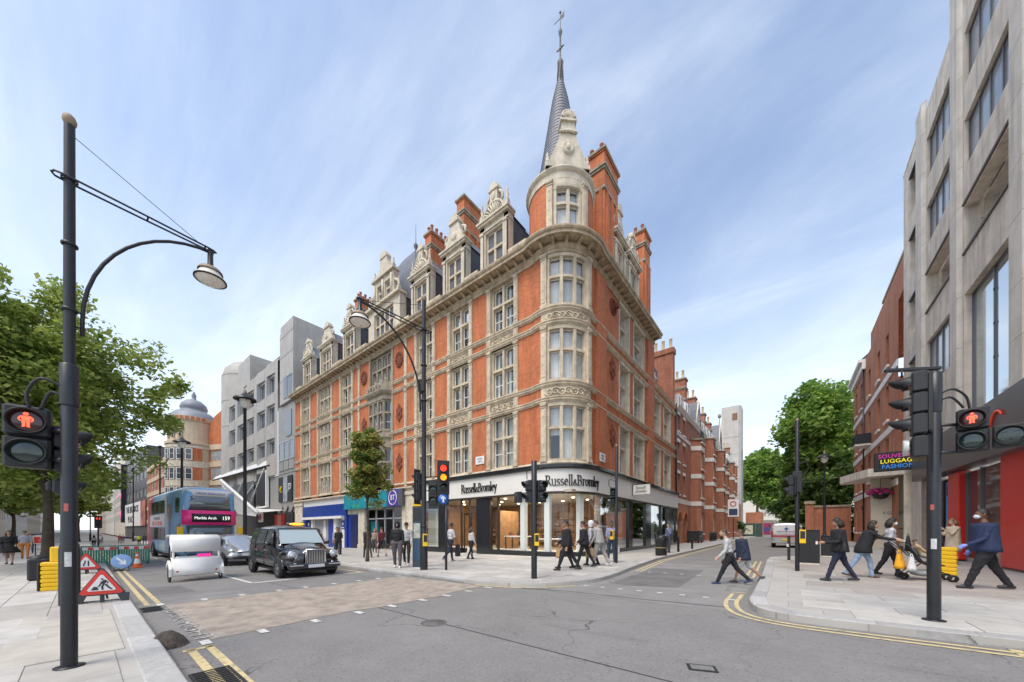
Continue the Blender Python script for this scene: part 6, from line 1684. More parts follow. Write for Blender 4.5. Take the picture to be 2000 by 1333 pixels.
for sg in (-1,1):
    y1, y2 = .872*sg, .735*sg
    def gp(x0,x1,x2,x3,z0=1.15,z1=1.66): return [(x0,y1+.008*sg,z0),(x1,y1+.008*sg,z0),(x2,y2+.012*sg,z1),(x3,y2+.012*sg,z1)]
    panel(tx, MT, gp(.00,.76,.42,.00), CARG, 'side_window'); panel(tx, MT, gp(-1.0,-.08,-.08,-1.0,1.15,1.68), CARG, 'side_window'); panel(tx, MT, gp(-1.78,-1.08,-1.08,-1.62,1.16,1.66), CARG, 'side_window')
    MB().tube([(.86,y1*1.005,1.12),(.5,y2*1.02,1.66),(-1.5,y2*1.02,1.70)],.022,5).build('window_trim', TBLK, tx, MT)
    # front wing with round headlamp
    fw = MB(); fw.ball((1.55,.70*sg,.70),(.62,.21,.26),16); fw.build('wing', TBLK, tx, MT)
    MB().ball((-1.45,.76*sg,.66),(.60,.16,.24),14).build('rear_wing', TBLK, tx, MT)
    Q = MT @ Matrix.Translation((2.06,.665*sg,.80)) @ Matrix.Rotation(R(90),4,'Y')
    MB().lathe([(.15,-.05),(.155,.03),(.135,.05),(.12,.04),(0,.06)],18).build('headlamp', [CHR], tx, Q); MB().lathe([(.118,.045),(.08,.075),(0,.085)],16).build('headlamp_lens', LENS, tx, Q)
    MB().ball((2.10,.60*sg,.50),(.05,.07,.05),8).build('fog_lamp', LENS, tx, MT)
    mb = MB(); mb.ball((.78,1.0*sg,1.17),(.07,.10,.075),10); mb.tube([(.74,.88*sg,1.10),(.78,.95*sg,1.13)],.02,5); mb.build('wing_mirror', TBLK, tx, MT)
    for x in (-.05,-1.05): MB().box(x-.004,x+.004,.885*sg-.01,.885*sg+.012,.40,1.1).build('door_seam', BLKM, tx, MT)
    for x in (.12,-.85): MB().bbox(x-.09,x+.09,min(.89*sg,.92*sg),max(.89*sg,.92*sg),.90,.93,.01).build('door_handle', CHR, tx, MT)
    MB().tube([(1.3,.895*sg,.72),(.4,.905*sg,.70),(-.9,.905*sg,.70)],.012,5).build('side_strip', BLKM, tx, MT)
    for x in (1.44,-1.44):
        MB().tube([(x+.40*math.cos(math.pi*t/14),.86*sg,.34+.40*math.sin(math.pi*t/14)) for t in range(15)],.05,6).build('wheel_arch', TBLK, tx, MT)
        MB().lathe([(0,0),(.38,0)],20).build('arch_void', BLKM, tx, MT @ Matrix.Translation((x,.895*sg,.35)) @ Matrix.Rotation(R(90),4,'X'))
        wheel(tx, MT, x, .84*sg, .335, .19)
panel(tx, MT, [(1.10,-.72,1.17),(1.10,.72,1.17),(.66,.63,1.67),(.66,-.63,1.67)], SCRN, 'windscreen')
MB().tube([(1.10,-.75,1.15),(.65,-.66,1.69),(.65,.66,1.69),(1.10,.75,1.15)],.03,6).build('screen_surround', TBLK, tx, MT)
MB().tube([(1.06,.1,1.16),(1.03,-.5,1.19)],.012,4).build('wiper', BLKM, tx, MT); MB().tube([(1.06,-.1,1.16),(1.03,.45,1.19)],.012,4).build('wiper', BLKM, tx, MT)
panel(tx, MT, [(-2.10,-.6,1.22),(-2.10,.6,1.22),(-1.92,.55,1.60),(-1.92,-.55,1.60)], CARG, 'rear_window')
gr = MB(); gr.prism([(-.33,.42),(.33,.42),(.30,.98),(-.30,.98)],-.03,.02,0); gr.build('grille_back', BLKM, tx, MT @ Matrix.Translation((2.19,0,0)) @ Matrix.Rotation(R(90),4,'Z'))
MGq = MT @ Matrix.Translation((2.215,0,0)) @ Matrix.Rotation(R(90),4,'Z')
MB().tube([(-.33,0,.42),(.33,0,.42),(.30,0,.98),(-.30,0,.98)],.025,6,closed=True).build('grille_frame', CHR, tx, MGq)
for k in range(11): x = -.27+k*.054; MB().box(x-.009,x+.009,-.02,.01,.44,.96).build('grille_bar', CHR, tx, MGq)
bp = MB(); bp.bbox(2.10,2.27,-.84,.84,.34,.52,.04); bp.build('bumper', TBLK, tx, MT)
for s in (-1,1): MB().bbox(2.262,2.285,min(.40*s,.82*s),max(.40*s,.82*s),.44,.48,.008).build('bumper_trim', CHR, tx, MT)
MB().box(2.285,2.292,-.26,.26,.37,.48).build('number_plate', PLTW, tx, MT)
mb = MB(); mb.bbox(.30,.52,-.30,.30,1.80,1.93,.05,0); hb_ = mb.build('roof_sign', TBLK, tx, MT)
MB().ball((.53,0,1.865),(.03,.27,.05),14).build('roof_sign_lens', mat('taxi_sign_orange',(.80,.30,.03),.3,emit=(1,.35,.03,1.2)), hb_, MT)
MB().box(-2.1,2.1,-.78,.78,.22,.30).build('underside', BLKM, tx, MT)

# --- silver hatchback behind it
MS = T(-22.35,5.05,gz(-22.35),0)
sv = thing('silver_car', 'silver hatchback queuing behind the black taxi', 'car', MS)
ST = [(-2.05,sec(.70,.36,.68,.90,.55,1.05)),(-1.9,sec(.80,.28,.78,1.0,.60,1.36)),(-1.4,sec(.84,.26,.82,1.0,.62,1.48)),(-.4,sec(.85,.26,.83,.97,.62,1.50)),(.3,sec(.85,.26,.83,.95,.61,1.42)),(.95,sec(.85,.26,.80,.93,.60,1.12)),(1.15,sec(.84,.27,.76,.90,.50,1.00)),(1.75,sec(.80,.30,.68,.76,.40,.84)),(2.0,sec(.70,.32,.58,.60,.34,.68))]
loft('body', ST, [SILV], sv, MS, 2)
for sg in (-1,1):
    y1, y2 = .835*sg, .665*sg
    def gp(x0,x1,x2,x3,z0=1.02,z1=1.36): return [(x0,y1,z0),(x1,y1,z0),(x2,y2+.02*sg,z1),(x3,y2+.02*sg,z1)]
    panel(sv, MS, gp(-.15,.82,.35,-.15), CARG, 'side_window'); panel(sv, MS, gp(-1.35,-.22,-.22,-1.2), CARG, 'side_window')
    hl = MB(); hl.ball((1.66,.60*sg,.74),(.26,.15,.10),12); hl.build('headlamp', LENS, sv, MS)
    MB().ball((1.93,.52*sg,.42),(.05,.11,.05),8).build('fog_lamp_recess', BLKM, sv, MS)
    mb = MB(); mb.ball((.72,.96*sg,1.0),(.07,.10,.07),8); mb.build('wing_mirror', SILV, sv, MS)
    for x in (1.28,-1.25):
        MB().lathe([(0,0),(.36,0)],20).build('arch_void', BLKM, sv, MS @ Matrix.Translation((x,.852*sg,.33)) @ Matrix.Rotation(R(90),4,'X')); wheel(sv, MS, x, .80*sg, .31, .19, 5)
panel(sv, MS, [(.98,-.66,1.03),(.98,.66,1.03),(.30,.56,1.40),(.30,-.56,1.40)], SCRN, 'windscreen')
MB().bbox(1.93,2.03,-.45,.45,.36,.50,.03).build('lower_grille', BLKM, sv, MS); MB().bbox(1.90,1.97,-.42,.42,.64,.70,.02).build('upper_grille', BLKM, sv, MS)
MB().box(2.03,2.04,-.26,.26,.50,.61).build('number_plate', PLTW, sv, MS); MB().ball((1.97,0,.74),(.02,.07,.045),8).build('badge', CHR, sv, MS)

# --- pedicab seen from behind
MPd = T(-15.3,2.36,gz(-15.3),0) @ Matrix.Scale(.95,4)
pdm = mat('white_vinyl', (.86,.85,.82), .6, vary=.06, vscale=3, bump=.1, bscale=8)
pc = thing('pedicab', 'white canopied cycle rickshaw seen from behind beside the bus', 'rickshaw', MPd)
def sheetx(pts, y0, y1, th=.015):
    mb = MB(); n = len(pts)
    vs = [(x,y0,z) for x,z in pts]+[(x,y1,z) for x,z in pts]
    mb.add(vs,[(i,i+1,n+i+1,n+i) for i in range(n-1)],0,True); return mb
ho = sheetx([(.20,1.0),(.25,1.02),(.29,1.25),(.29,1.42),(.24,1.50),(.10,1.55),(-.3,1.575),(-.9,1.55),(-1.2,1.5)],-.62,.62)
h_ = ho.build('canopy', pdm, pc, MPd); h_.modifiers.new('thick','SOLIDIFY').thickness = .025
for s in (-1,1): MB().prism([(.18,1.02),(.26,1.2),(.28,1.36),(.2,1.47),(.05,1.535),(-.3,1.57),(-.3,1.30),(.0,1.10)],.60*s,.62*s).build('canopy_side', pdm, pc, MPd); MB().bbox(.16,.24,min(.56*s,.61*s),max(.56*s,.61*s),.78,1.04,.01).build('canopy_post', pdm, pc, MPd); MB().tube([(-.9,.52*s,1.55),(-.75,.52*s,.55)],.014,5).build('canopy_post', CHR, pc, MPd)
ap = sheetx([(.10,.82),(.22,.80),(.27,.72),(.31,.45),(.32,.24),(.26,.21)],-.64,.64); a_ = ap.build('rear_apron', pdm, pc, MPd); a_.modifiers.new('thick','SOLIDIFY').thickness = .03
MB().bbox(-.55,.08,-.52,.52,.40,.52,.04).build('seat', mat('red_vinyl',(.30,.02,.03),.5), pc, MPd); MB().bbox(.02,.12,-.52,.52,.5,.86,.04).build('seat_back', pdm, pc, MPd)
for s in (-1,1):
    g_ = MB(); g_.prism([(.33,.20),(.36,.45),(.20,.66),(-.02,.72),(-.30,.55),(-.34,.42),(-.25,.52),(-.02,.62),(.16,.56),(.27,.40),(.27,.20)],min(.64*s,.70*s),max(.64*s,.70*s)); g_.build('mudguard', pdm, pc, MPd)
    Q = MPd @ Matrix.Translation((.05,.66*s,.27)) @ Matrix.Rotation(R(90),4,'X')
    w_ = MB().tube([(.25*math.cos(t*math.pi/14),.25*math.sin(t*math.pi/14),0) for t in range(28)],.025,6,closed=True).build('wheel', TYR, pc, Q)
    for k in range(12): a = k*math.pi/6; MB().tube([(0,0,0),(.24*math.cos(a),.24*math.sin(a),0)],.004,4).build('spoke', CHR, w_, Q)
    MB().ball((.31,.50*s,.36),(.02,.04,.03),8).build('tail_lamp', mat('tail_red_%d'%s,(.5,.02,.02),.3), pc, MPd)
MB().bbox(.14,.17,.02,.38,.83,.92,.01).build('light_bar', mat('pink_light',(.75,.03,.25),.4,emit=(.9,.03,.3,.5)), pc, MPd)
MB().tube([(0,0,.3),(-1.2,0,.35),(-1.7,0,.75),(-2.0,0,.95)],.03,6).build('frame', IRON, pc, MPd)
Q = MPd @ Matrix.Translation((-2.0,0,.33)) @ Matrix.Rotation(R(90),4,'X')
MB().tube([(.31*math.cos(t*math.pi/14),.31*math.sin(t*math.pi/14),0) for t in range(28)],.022,6,closed=True).build('front_wheel', TYR, pc, Q)
MB().tube([(-1.95,-.3,1.0),(-2.02,0,.98),(-1.95,.3,1.0)],.015,5).build('handlebar', IRON, pc, MPd)
MB().tube([(.05,-.66,.27),(.05,.66,.27)],.02,6).build('axle', IRON, pc, MPd)

# --- double-decker bus
MBu = T(-26.5,4.75,gz(-30)-.02,2.3)
bu = thing('double_decker_bus', 'double decker bus wrapped in blue and pink advertising with magenta destination panel', 'bus', MBu)
def wrap_mat():
    m, n, l, p = _tree('bus_wrap'); tc = n.new('ShaderNodeTexCoord'); sp = n.new('ShaderNodeSeparateXYZ'); l.new(tc.outputs['Object'], sp.inputs[0])
    nz = n.new('ShaderNodeTexNoise'); nz.inputs['Scale'].default_value = .6; nz.inputs['Detail'].default_value = 5; nz.inputs['Distortion'].default_value = 1.2; l.new(tc.outputs['Object'], nz.inputs['Vector'])
    ad = n.new('ShaderNodeMath'); ad.operation = 'MULTIPLY_ADD'; l.new(nz.outputs[0], ad.inputs[0]); ad.inputs[1].default_value = 2.6; l.new(sp.outputs[0], ad.inputs[2])
    mr = n.new('ShaderNodeMapRange'); mr.inputs[1].default_value = -10.5; mr.inputs[2].default_value = 1.5; l.new(ad.outputs[0], mr.inputs[0])
    cr = n.new('ShaderNodeValToRGB'); e = cr.color_ramp.elements
    e[0].position = 0; e[0].color = (.30,.05,.08,1); e[1].position = 1; e[1].color = (.16,.33,.55,1)
    for pos, c in ((.10,(.42,.06,.10)),(.2,(.40,.12,.16)),(.3,(.14,.26,.42)),(.45,(.22,.42,.60)),(.60,(.50,.58,.64)),(.72,(.10,.32,.60)),(.88,(.20,.46,.72))):
        q = e.new(pos); q.color = (*c,1)
    l.new(mr.outputs[0], cr.inputs[0]); l.new(cr.outputs[0], p.inputs['Base Color']); p.inputs['Roughness'].default_value = .3; p.inputs['Coat Weight'].default_value = .3
    return m
WRAP = wrap_mat()
def bsec(w, z0, z1, r=.35):
    return [(w*.96,z0),(w,z0+.15),(w,1.5),(w,2.4),(w*.99,z1-r-.3),(w*.96,z1-r*.6),(w*.86,z1-r*.18),(w*.6,z1-.02),(0,z1+.03)]
ST = [(-11.1,bsec(1.12,.40,4.05)),(-10.95,bsec(1.22,.30,4.28)),(-10.5,bsec(1.26,.26,4.38)),(-1.2,bsec(1.26,.26,4.40)),(-.55,bsec(1.25,.26,4.38)),(-.18,bsec(1.20,.28,4.25)),(0,bsec(1.08,.34,3.98))]
loft('body', ST, [WRAP], bu, MBu, 1)
WTOP = mat('bus_white', (.74,.73,.74), .35)
def bwin(x0,x1,z0,z1,s,name='window'):
    return MB().bbox(x0,x1,min(1.262*s,1.275*s),max(1.262*s,1.275*s),z0,z1,.006).build(name, CARG, bu, MBu)
for s in (-1,1):
    for x0,x1 in ((-9.0,-7.6),(-7.5,-6.1),(-6.0,-4.6)): bwin(x0,x1,2.95,3.75,s)
    for x0,x1 in ((-9.2,-7.6),(-7.5,-5.9),(-5.8,-4.4)): bwin(x0,x1,1.20,2.0,s)
    bwin(-1.5,-.7,2.85,3.7,s); bwin(-1.3,-.6,1.0,2.2,s)
    MB().bbox(-9.6,-4.4,min(1.264*s,1.272*s),max(1.264*s,1.272*s),2.05,2.85,.004).build('advert_panel', mat('advert_grey_%d'%s,(.50,.50,.52),.4), bu, MBu)
mb = MB(); Q = MBu @ T(-7.0,-1.275,2.6); text_mb(mb,'THE BIG BRIGHT',.30,Q,0,.01); text_mb(mb,'SUMMER FESTIVAL',.0001,Q,0,.01); mb.build('advert_lettering', mat('advert_ink',(.18,.18,.22),.5), bu)
mb = MB(); Q = MBu @ T(-7.0,-1.275,2.26); text_mb(mb,'FREE TO EXPLORE',.42,Q,0,.01,.95); mb.build('advert_lettering', mat('advert_red',(.50,.10,.10),.5), bu)
# figure printed on the wrap: raised arms, long dress
FIG = [mat('print_skin',(.46,.27,.18),.4), mat('print_hair',(.10,.05,.04),.4), mat('print_dress',(.20,.27,.48),.4)]
mb = MB(MBu @ T(-3.2,-1.268,0)); y0, y1 = -.006, 0
mb.prism([(-.35,.9),(.35,.9),(.22,1.9),(.26,2.3),(-.26,2.3),(-.22,1.9)],y0,y1,2); mb.prism([(-.26,2.31),(.26,2.31),(.34,2.75),(-.34,2.75)],y0,y1,0)
mb.prism([(.3,2.6),(.42,2.55),(.75,3.6),(.85,4.05),(.75,4.05),(.6,3.6)],y0,y1,0); mb.prism([(-.42,2.55),(-.3,2.6),(-.55,3.5),(-.6,3.95),(-.72,3.95),(-.7,3.5)],y0,y1,0)
mb.prism([(.20*math.cos(a*.5236),3.06+.26*math.sin(a*.5236)) for a in range(12)],y0-.002,y0-.0005,0); mb.prism([(-.26,2.5),(-.2,2.5),(-.2,3.1),(-.1,3.32),(.1,3.32),(.2,3.1),(.2,2.5),(.26,2.5),(.28,3.2),(.12,3.45),(-.12,3.45),(-.28,3.2)],y0-.004,y0-.0025,1)
mb.build('advert_figure', FIG, bu)
# front
BWS = mat('bus_screen', (.10,.12,.125), .04, spec=1.0, coat=1.0)
def curve_panel(y0,y1,z0,z1,off,name,mt,n=10):
    mb = MB(); vs=[]
    for i in range(n+1):
        y = y0+(y1-y0)*i/n
        for z in (z0,z1):
            x = off - .35*(abs(y)/1.25)**4*1.0 - .02*(z-2)**2
            vs.append((x,y,z))
    mb.add(vs,[(2*i,2*i+2,2*i+3,2*i+1) for i in range(n)],0,True)
    o = mb.build(name, mt, bu, MBu); o.modifiers.new('thick','SOLIDIFY').thickness = .02; return o
curve_panel(-1.10,1.10,2.98,3.78,.09,'upper_windscreen',BWS); curve_panel(-1.12,1.12,1.05,2.10,.10,'lower_windscreen',BWS)
PINK_ = mat('magenta_panel', (.90,.04,.25), .35)
curve_panel(-1.24,1.24,2.14,2.98,.17,'destination_surround',PINK_); curve_panel(-.85,.93,2.30,2.78,.185,'destination_display',BLKM)
curve_panel(-1.18,1.18,3.80,4.20,.06,'dome_panel',WTOP); curve_panel(-1.15,1.15,.35,1.04,.10,'front_panel',WRAP)
MTx = MBu @ Matrix.Rotation(R(90),4,'Z')
mb = MB(); text_mb(mb,'Marble Arch',.22,MTx @ Matrix.Translation((-.27,-.205,2.53)),0,.008,.88); text_mb(mb,'159',.30,MTx @ Matrix.Translation((.66,-.20,2.53)),0,.008,.85); mb.build('destination_lettering', mat('display_white',(.9,.9,.85),.5,emit=(1,1,.92,.6)), bu)
mb = MB(); text_mb(mb,'MEGA BARGAINS',.17,MTx @ Matrix.Translation((.0,-.03,3.96)),0,.006); mb.build('advert_lettering', mat('advert_navy',(.12,.12,.3),.5), bu)
for s in (-1,1):
    mb = MB(); mb.bbox(.10,.28,min(1.22*s,1.48*s),max(1.22*s,1.48*s),1.55,2.02,.04); mb.tube([(.0,1.2*s,2.15),(.2,1.36*s,2.0)],.025,5); mb.build('wing_mirror', YEL, bu, MBu)
    MB().ball((.06,.85*s,.62),(.06,.16,.08),10).build('headlamp', LENS, bu, MBu)
    for x in (-2.6,-8.4):
        MB().lathe([(0,0),(.56,0)],24).build('arch_void', BLKM, bu, MBu @ Matrix.Translation((x,1.268*s,.5)) @ Matrix.Rotation(R(90),4,'X')); wheel(bu, MBu, x, 1.18*s, .48, .28, 8)
MB().box(-10.9,-.2,-1.15,1.15,.2,.3).build('underside', BLKM, bu, MBu)
for s in (-1,1):
    MB().tube([(.06,.30*s,1.1),(.10,.75*s,1.75)],.014,4).build('wiper', BLKM, bu, MBu); MB().tube([(-.16,1.13*s,3.0),(-.22,1.11*s,3.8)],.03,5).build('screen_pillar', WTOP, bu, MBu); MB().tube([(-.2,1.15*s,1.05),(-.2,1.15*s,2.1)],.035,5).build('screen_pillar', WTOP, bu, MBu)
    for x in (-9.3,-6.7,-4.1,-1.7): MB().box(x-.006,x+.006,min(1.26*s,1.272*s),max(1.26*s,1.272*s),.35,1.1).build('panel_seam', BLKM, bu, MBu)
MB().bbox(-.05,.10,-1.1,1.1,.30,.46,.03).build('bumper', BLKM, bu, MBu)

# --- van in the side street
MV = T(-.12,34.95,gz(0),90)
vn = thing('delivery_van', 'silver delivery van with red stripe parked in the side street', 'van', MV)
VS = mat('van_silver', (.52,.50,.50), .35, metal=.5, coat=.4)
ST = [(0,bsec(.93,.40,1.86,.25)),(.08,bsec(.97,.34,1.96,.25)),(.3,bsec(.985,.32,2.0,.25)),(3.3,bsec(.985,.32,1.98,.25)),(4.0,bsec(.97,.32,1.5,.3)),(4.7,bsec(.93,.35,1.05,.2)),(4.95,bsec(.85,.4,.85,.15))]
ST = [(x,[(y,min(z,zz[-1][1]-.01*(len(zz)-i))) for i,(y,z) in enumerate(zz)]) for x,zz in ST]
loft('body', ST, [VS], vn, MV, 1)
MVr = MV @ Matrix.Rotation(R(-90),4,'Z')      # its rear face: local x to the right, y forward
panel(vn, MVr, [(-.82,-.02,1.12),(.82,-.02,1.12),(.78,.0,1.78),(-.78,.0,1.78)], mat('van_door_white',(.60,.58,.58),.4), 'rear_doors')
MB().box(-.9,.9,-.03,.0,.86,1.0).build('red_stripe', mat('stripe_red',(.40,.03,.05),.4), vn, MVr)
MB().box(-.005,.005,-.04,-.03,.45,1.8).build('door_seam', BLKM, vn, MVr)
MB().prism([(0,1.40),(.14,1.52),(0,1.64),(-.14,1.52)],-.05,-.035).build('diamond_badge', NBLU, vn, MVr)
mb = MB(); text_mb(mb,'BESPOKE BINDS',.17,MVr @ Matrix.Translation((0,-.035,1.28)),0,.006); mb.build('lettering', mat('van_ink',(.16,.10,.14),.5), vn)
MB().box(-.30,.30,-.05,-.02,.60,.72).build('number_plate', PLTY, vn, MVr); MB().bbox(-.95,.95,-.10,.05,.36,.52,.03).build('bumper', mat('van_bumper',(.30,.30,.31),.5), vn, MVr)
for s in (-1,1):
    MB().bbox(min(.86*s,.95*s),max(.86*s,.95*s),-.03,.05,.85,1.35,.02).build('tail_lamp', mat('van_tail_%d'%s,(.35,.02,.02),.25,coat=.6), vn, MVr)
    for x in (.85,3.75): wheel(vn, MV, x, .86*s, .33, .22, 5)
# ================================================================== street furniture
TAN = mat('tan_finial', (.30,.22,.15), .6, vary=.15, vscale=10, world=False)
LAMPW = mat('lamp_bowl', (.75,.72,.65), .25, coat=.6)
LREF = mat('lamp_cream', (.68,.64,.56), .5)
def lamp_post(x, y, H, arm, azimuth, label):
    """tall street lamp: arm is the reach of the bracket over the road"""
    M = TP(x, y, 0, azimuth); b = H-1.15-(.0)
    t = thing('street_lamp', label, 'street lamp', M, 'bracket street lamps of the long street')
    MB().lathe([(.14,0),(.14,1.1),(.125,1.2),(.095,1.25),(.085,4.2),(.075,H-.12)],16).build('column', BLK, t, M)
    MB().ball((0,0,H-.02),(.10,.10,.13),14).build('finial', TAN, t, M)
    mb = MB(); w = .10
    loop = [(-.22,0)]+[(-.18,w*.8)]+[(-.05,w),(arm*.5,w*.85),(arm-.05,w*.55),(arm+.06,w*.4),(arm+.11,0),(arm+.06,-w*.4),(arm-.05,-w*.55),(arm*.5,-w*.85),(-.05,-w),(-.18,-w*.8)]
    za = b-.05
    mb.tube([(p[0],p[1],za-.02*max(p[0],0)) for p in loop],.02,6,closed=True)
    for q in (.05,arm*.5,arm-.1): mb.tube([(q,-w*.8,za-.02*q),(q,w*.8,za-.02*q)],.018,5)
    mb.build('bracket_arm', BLK, t, M)
    for zc in (za,za-2.6,za-1.3,1.6): MB().lathe([(.10,zc-.03),(.115,zc-.02),(.115,zc+.02),(.10,zc+.03)],14).build('collar', BLK, t, M)
    cur = []
    for k in range(13):
        u = k/12; cur.append((.16+(arm-.1)*(1-math.cos(u*math.pi/2)), 0, za-2.75+2.65*math.sin(u*math.pi/2)))
    MB().tube([(.16,0,za-3.05)]+cur,.033,8).build('brace', BLK, t, M)
    MB().tube([(.05,0,za-2.9),(.16,0,za-2.9)],.015,5).build('brace_clip', BLK, t, M); MB().tube([(.05,0,za-2.6),(.17,0,za-2.6)],.015,5).build('brace_clip', BLK, t, M)
    MB().tube([(.07,0,H-.3),(arm-.25,0,za+.02)],.008,4).build('stay', BLK, t, M)
    Q = M @ Matrix.Translation((arm,0,za-.05))
    MB().lathe([(.055,0),(.06,-.42),(.075,-.44)],12).build('drop_stem', BLK, t, Q)
    l_ = MB().lathe([(.07,-.44),(.20,-.47),(.24,-.52),(.25,-.56)],20).build('lamp_cap', TAN, t, Q)
    MB().lathe([(.21,-.55),(.27,-.66),(.30,-.72)],20).build('lamp_shade', LREF, l_, Q)
    MB().lathe([(.30,-.715),(.325,-.725),(.325,-.75),(.295,-.755)],24).build('lamp_rim', IRON, l_, Q)
    MB().lathe([(.295,-.745),(.22,-.80),(.10,-.835),(.02,-.845),(.02,-.87),(0,-.875)],24).build('lamp_bowl', LAMPW, l_, Q)
    return t
lp1 = lamp_post(-11.2,-.15,9.68,2.15,90,'tall black bracket street lamp beside the roadworks signs and big tree')
lp2 = lamp_post(-10.52,7.92,10.05,2.4,-92,'tall black bracket street lamp outside the shoe shop carrying traffic signals')
MB().bbox(-.12,.12,-.2,.1,0,.45,.02).build('floodlight', BLKM, lp2, TP(-10.62,7.92,6.55,40))
# --- traffic signals
RLIT = mat('red_signal_lit', (.8,.03,.02), .3, emit=(1,.04,.02,1.3)); RDIM = mat('red_lens', (.14,.008,.008), .15, coat=.8)
ALIT = mat('amber_signal_lit', (.9,.4,.02), .3, emit=(1,.30,.01,1.0)); ADIM = mat('amber_lens_dark', (.09,.045,.008), .15, coat=.8); GDIM = mat('green_lens_dark', (.010,.025,.022), .15, coat=.8)
RMAN = mat('red_man_lit', (.9,.08,.04), .4, emit=(1,.075,.03,1.5))
HOOD = {}
def hood_mesh(r, L):
    k = (r,L)
    if k not in HOOD:
        vs, fs = [], []; n = 24
        for i in range(n+1):
            a = R(-70+320*i/n) - R(90) + R(0)
            aa = R(-20+220*i/n)
            ln = L*(.35+.65*max(0,math.sin(aa))**.6) if math.sin(aa) > 0 else L*.35
            for rr in (r, r+.008):
                vs += [(rr*math.cos(aa),0,rr*math.sin(aa)),(rr*1.04*math.cos(aa),-ln,rr*1.04*math.sin(aa)-.12*ln)]
        for i in range(n):
            b, c = 4*i, 4*i+4
            fs += [(b,c,c+1,b+1),(b+2,b+3,c+3,c+2),(b+1,c+1,c+3,b+3)]
        HOOD[k] = MB().add(vs,fs,0,True).mesh('hood', BLKM, recalc=False)
    return HOOD[k]
def sig_head(parent, M, cols, s=1.0, pitch=.29, r=.105, L=.19, back=None, name='signal_head'):
    """vertical stack of aspects, top at z=0, facing -y"""
    n = len(cols); h = pitch*n
    mb = MB()
    if back: mb.bbox(-back,back,.02,.06,-h-.12,.12,.01)
    o = mb.build('backing_board', BLKM, parent, M) if back else None
    hd = MB()
    for k in range(n): hd.bbox(-.14,.14,0,.15,-pitch*(k+1)+.006,-pitch*k-.006,.02)
    hd.bbox(-.10,.10,.14,.20,-h+.03,-.03,.02)
    ho = hd.build(name, BLKM, parent, M)
    for k, c in enumerate(cols):
        Q = M @ Matrix.Translation((0,0,-pitch*(k+.5)))
        MB().lathe([(r,.0),(r*.6,.02),(0,.03)],18).build('lens', c, ho, Q @ Matrix.Rotation(R(90),4,'X'))
        put(hood_mesh(r+.004, L), 'hood', ho, Q)
    return ho
def man_mb(mb, M, s=1.0, m=0):
    P = lambda pts: mb.prism([(x*s,z*s) for x,z in pts], -.004, 0, m, M)
    P([(.022*math.cos(a*.785),.072+.02*math.sin(a*.785)) for a in range(8)])
    P([(-.030,-.005),(.030,-.005),(.036,.045),(-.036,.045)])
    P([(.037,.045),(.055,.025),(.058,.0),(.040,-.02),(.035,-.012),(.045,.002),(.042,.018),(.034,.03)]); P([(-.034,.03),(-.042,.018),(-.045,.002),(-.035,-.012),(-.040,-.02),(-.058,.0),(-.055,.025),(-.037,.045)])
    P([(-.030,-.006),(-.003,-.006),(-.006,-.085),(-.034,-.085),(-.026,-.075)]); P([(.003,-.006),(.030,-.006),(.026,-.075),(.034,-.085),(.006,-.085)])
def ped_head(parent, M, lit=True):
    """two-aspect pedestrian signal, top at z=0"""
    o = MB().bbox(-.145,.145,0,.16,-.305,0,.02).bbox(-.145,.145,0,.16,-.62,-.312,.02).build('pedestrian_head', BLKM, parent, M)
    for k in range(2):
        Q = M @ Matrix.Translation((0,0,-.155-.31*k))
        MB().lathe([(.112,0),(.08,.012),(0,.015)],22).build('lens', mat('lens_dark_red',(.035,.006,.006),.2,coat=.6) if k == 0 else GDIM, o, Q @ Matrix.Rotation(R(90),4,'X'))
        MB().lathe([(.112,-.002),(.118,.05),(.128,.05),(.132,0)],24).build('bezel', BLKM, o, Q @ Matrix.Rotation(R(90),4,'X'))
    mb = MB(); man_mb(mb, Matrix.Translation((0,-.02,-.150)), .82); mb.build('red_man', RMAN, o, M)
    return o
def pole(parent, M, H, r=.057, name='pole'):
    return MB().lathe([(r,0),(r,H),(r*.9,H+.01),(0,H+.012)],14).build(name, BLK, parent, M)
def button(parent, M, s=1.0):
    o = MB().bbox(-.06*s,.06*s,-.10*s,.0,-.16*s,.16*s,.012).build('push_button_box', YEL, parent, M)
    MB().box(-.045*s,.045*s,-.103*s,-.10*s,-.05*s,.13*s).build('button_panel', BLKM, o, M); return o
def cable(parent, pts, r=.014):
    return MB().tube(lerp3(pts), r, 6).build('cable', BLKM, parent)
def lerp3(pts, n=6):
    out = []
    P = [Vector(p) for p in pts]
    for i in range(len(P)-1):
        p0,p1,p2,p3 = P[max(i-1,0)],P[i],P[i+1],P[min(i+2,len(P)-1)]
        for k in range(n):
            t = k/n; out.append(.5*((2*p1)+(p2-p0)*t+(2*p0-5*p1+4*p2-p3)*t*t+(3*p1-p0-3*p2+p3)*t**3))
    return out+[P[-1]]
SWHT0 = mat('sticker_white', (.55,.55,.53), .6, vary=.3, vscale=30)
GRP = 'traffic signals around the crossing'
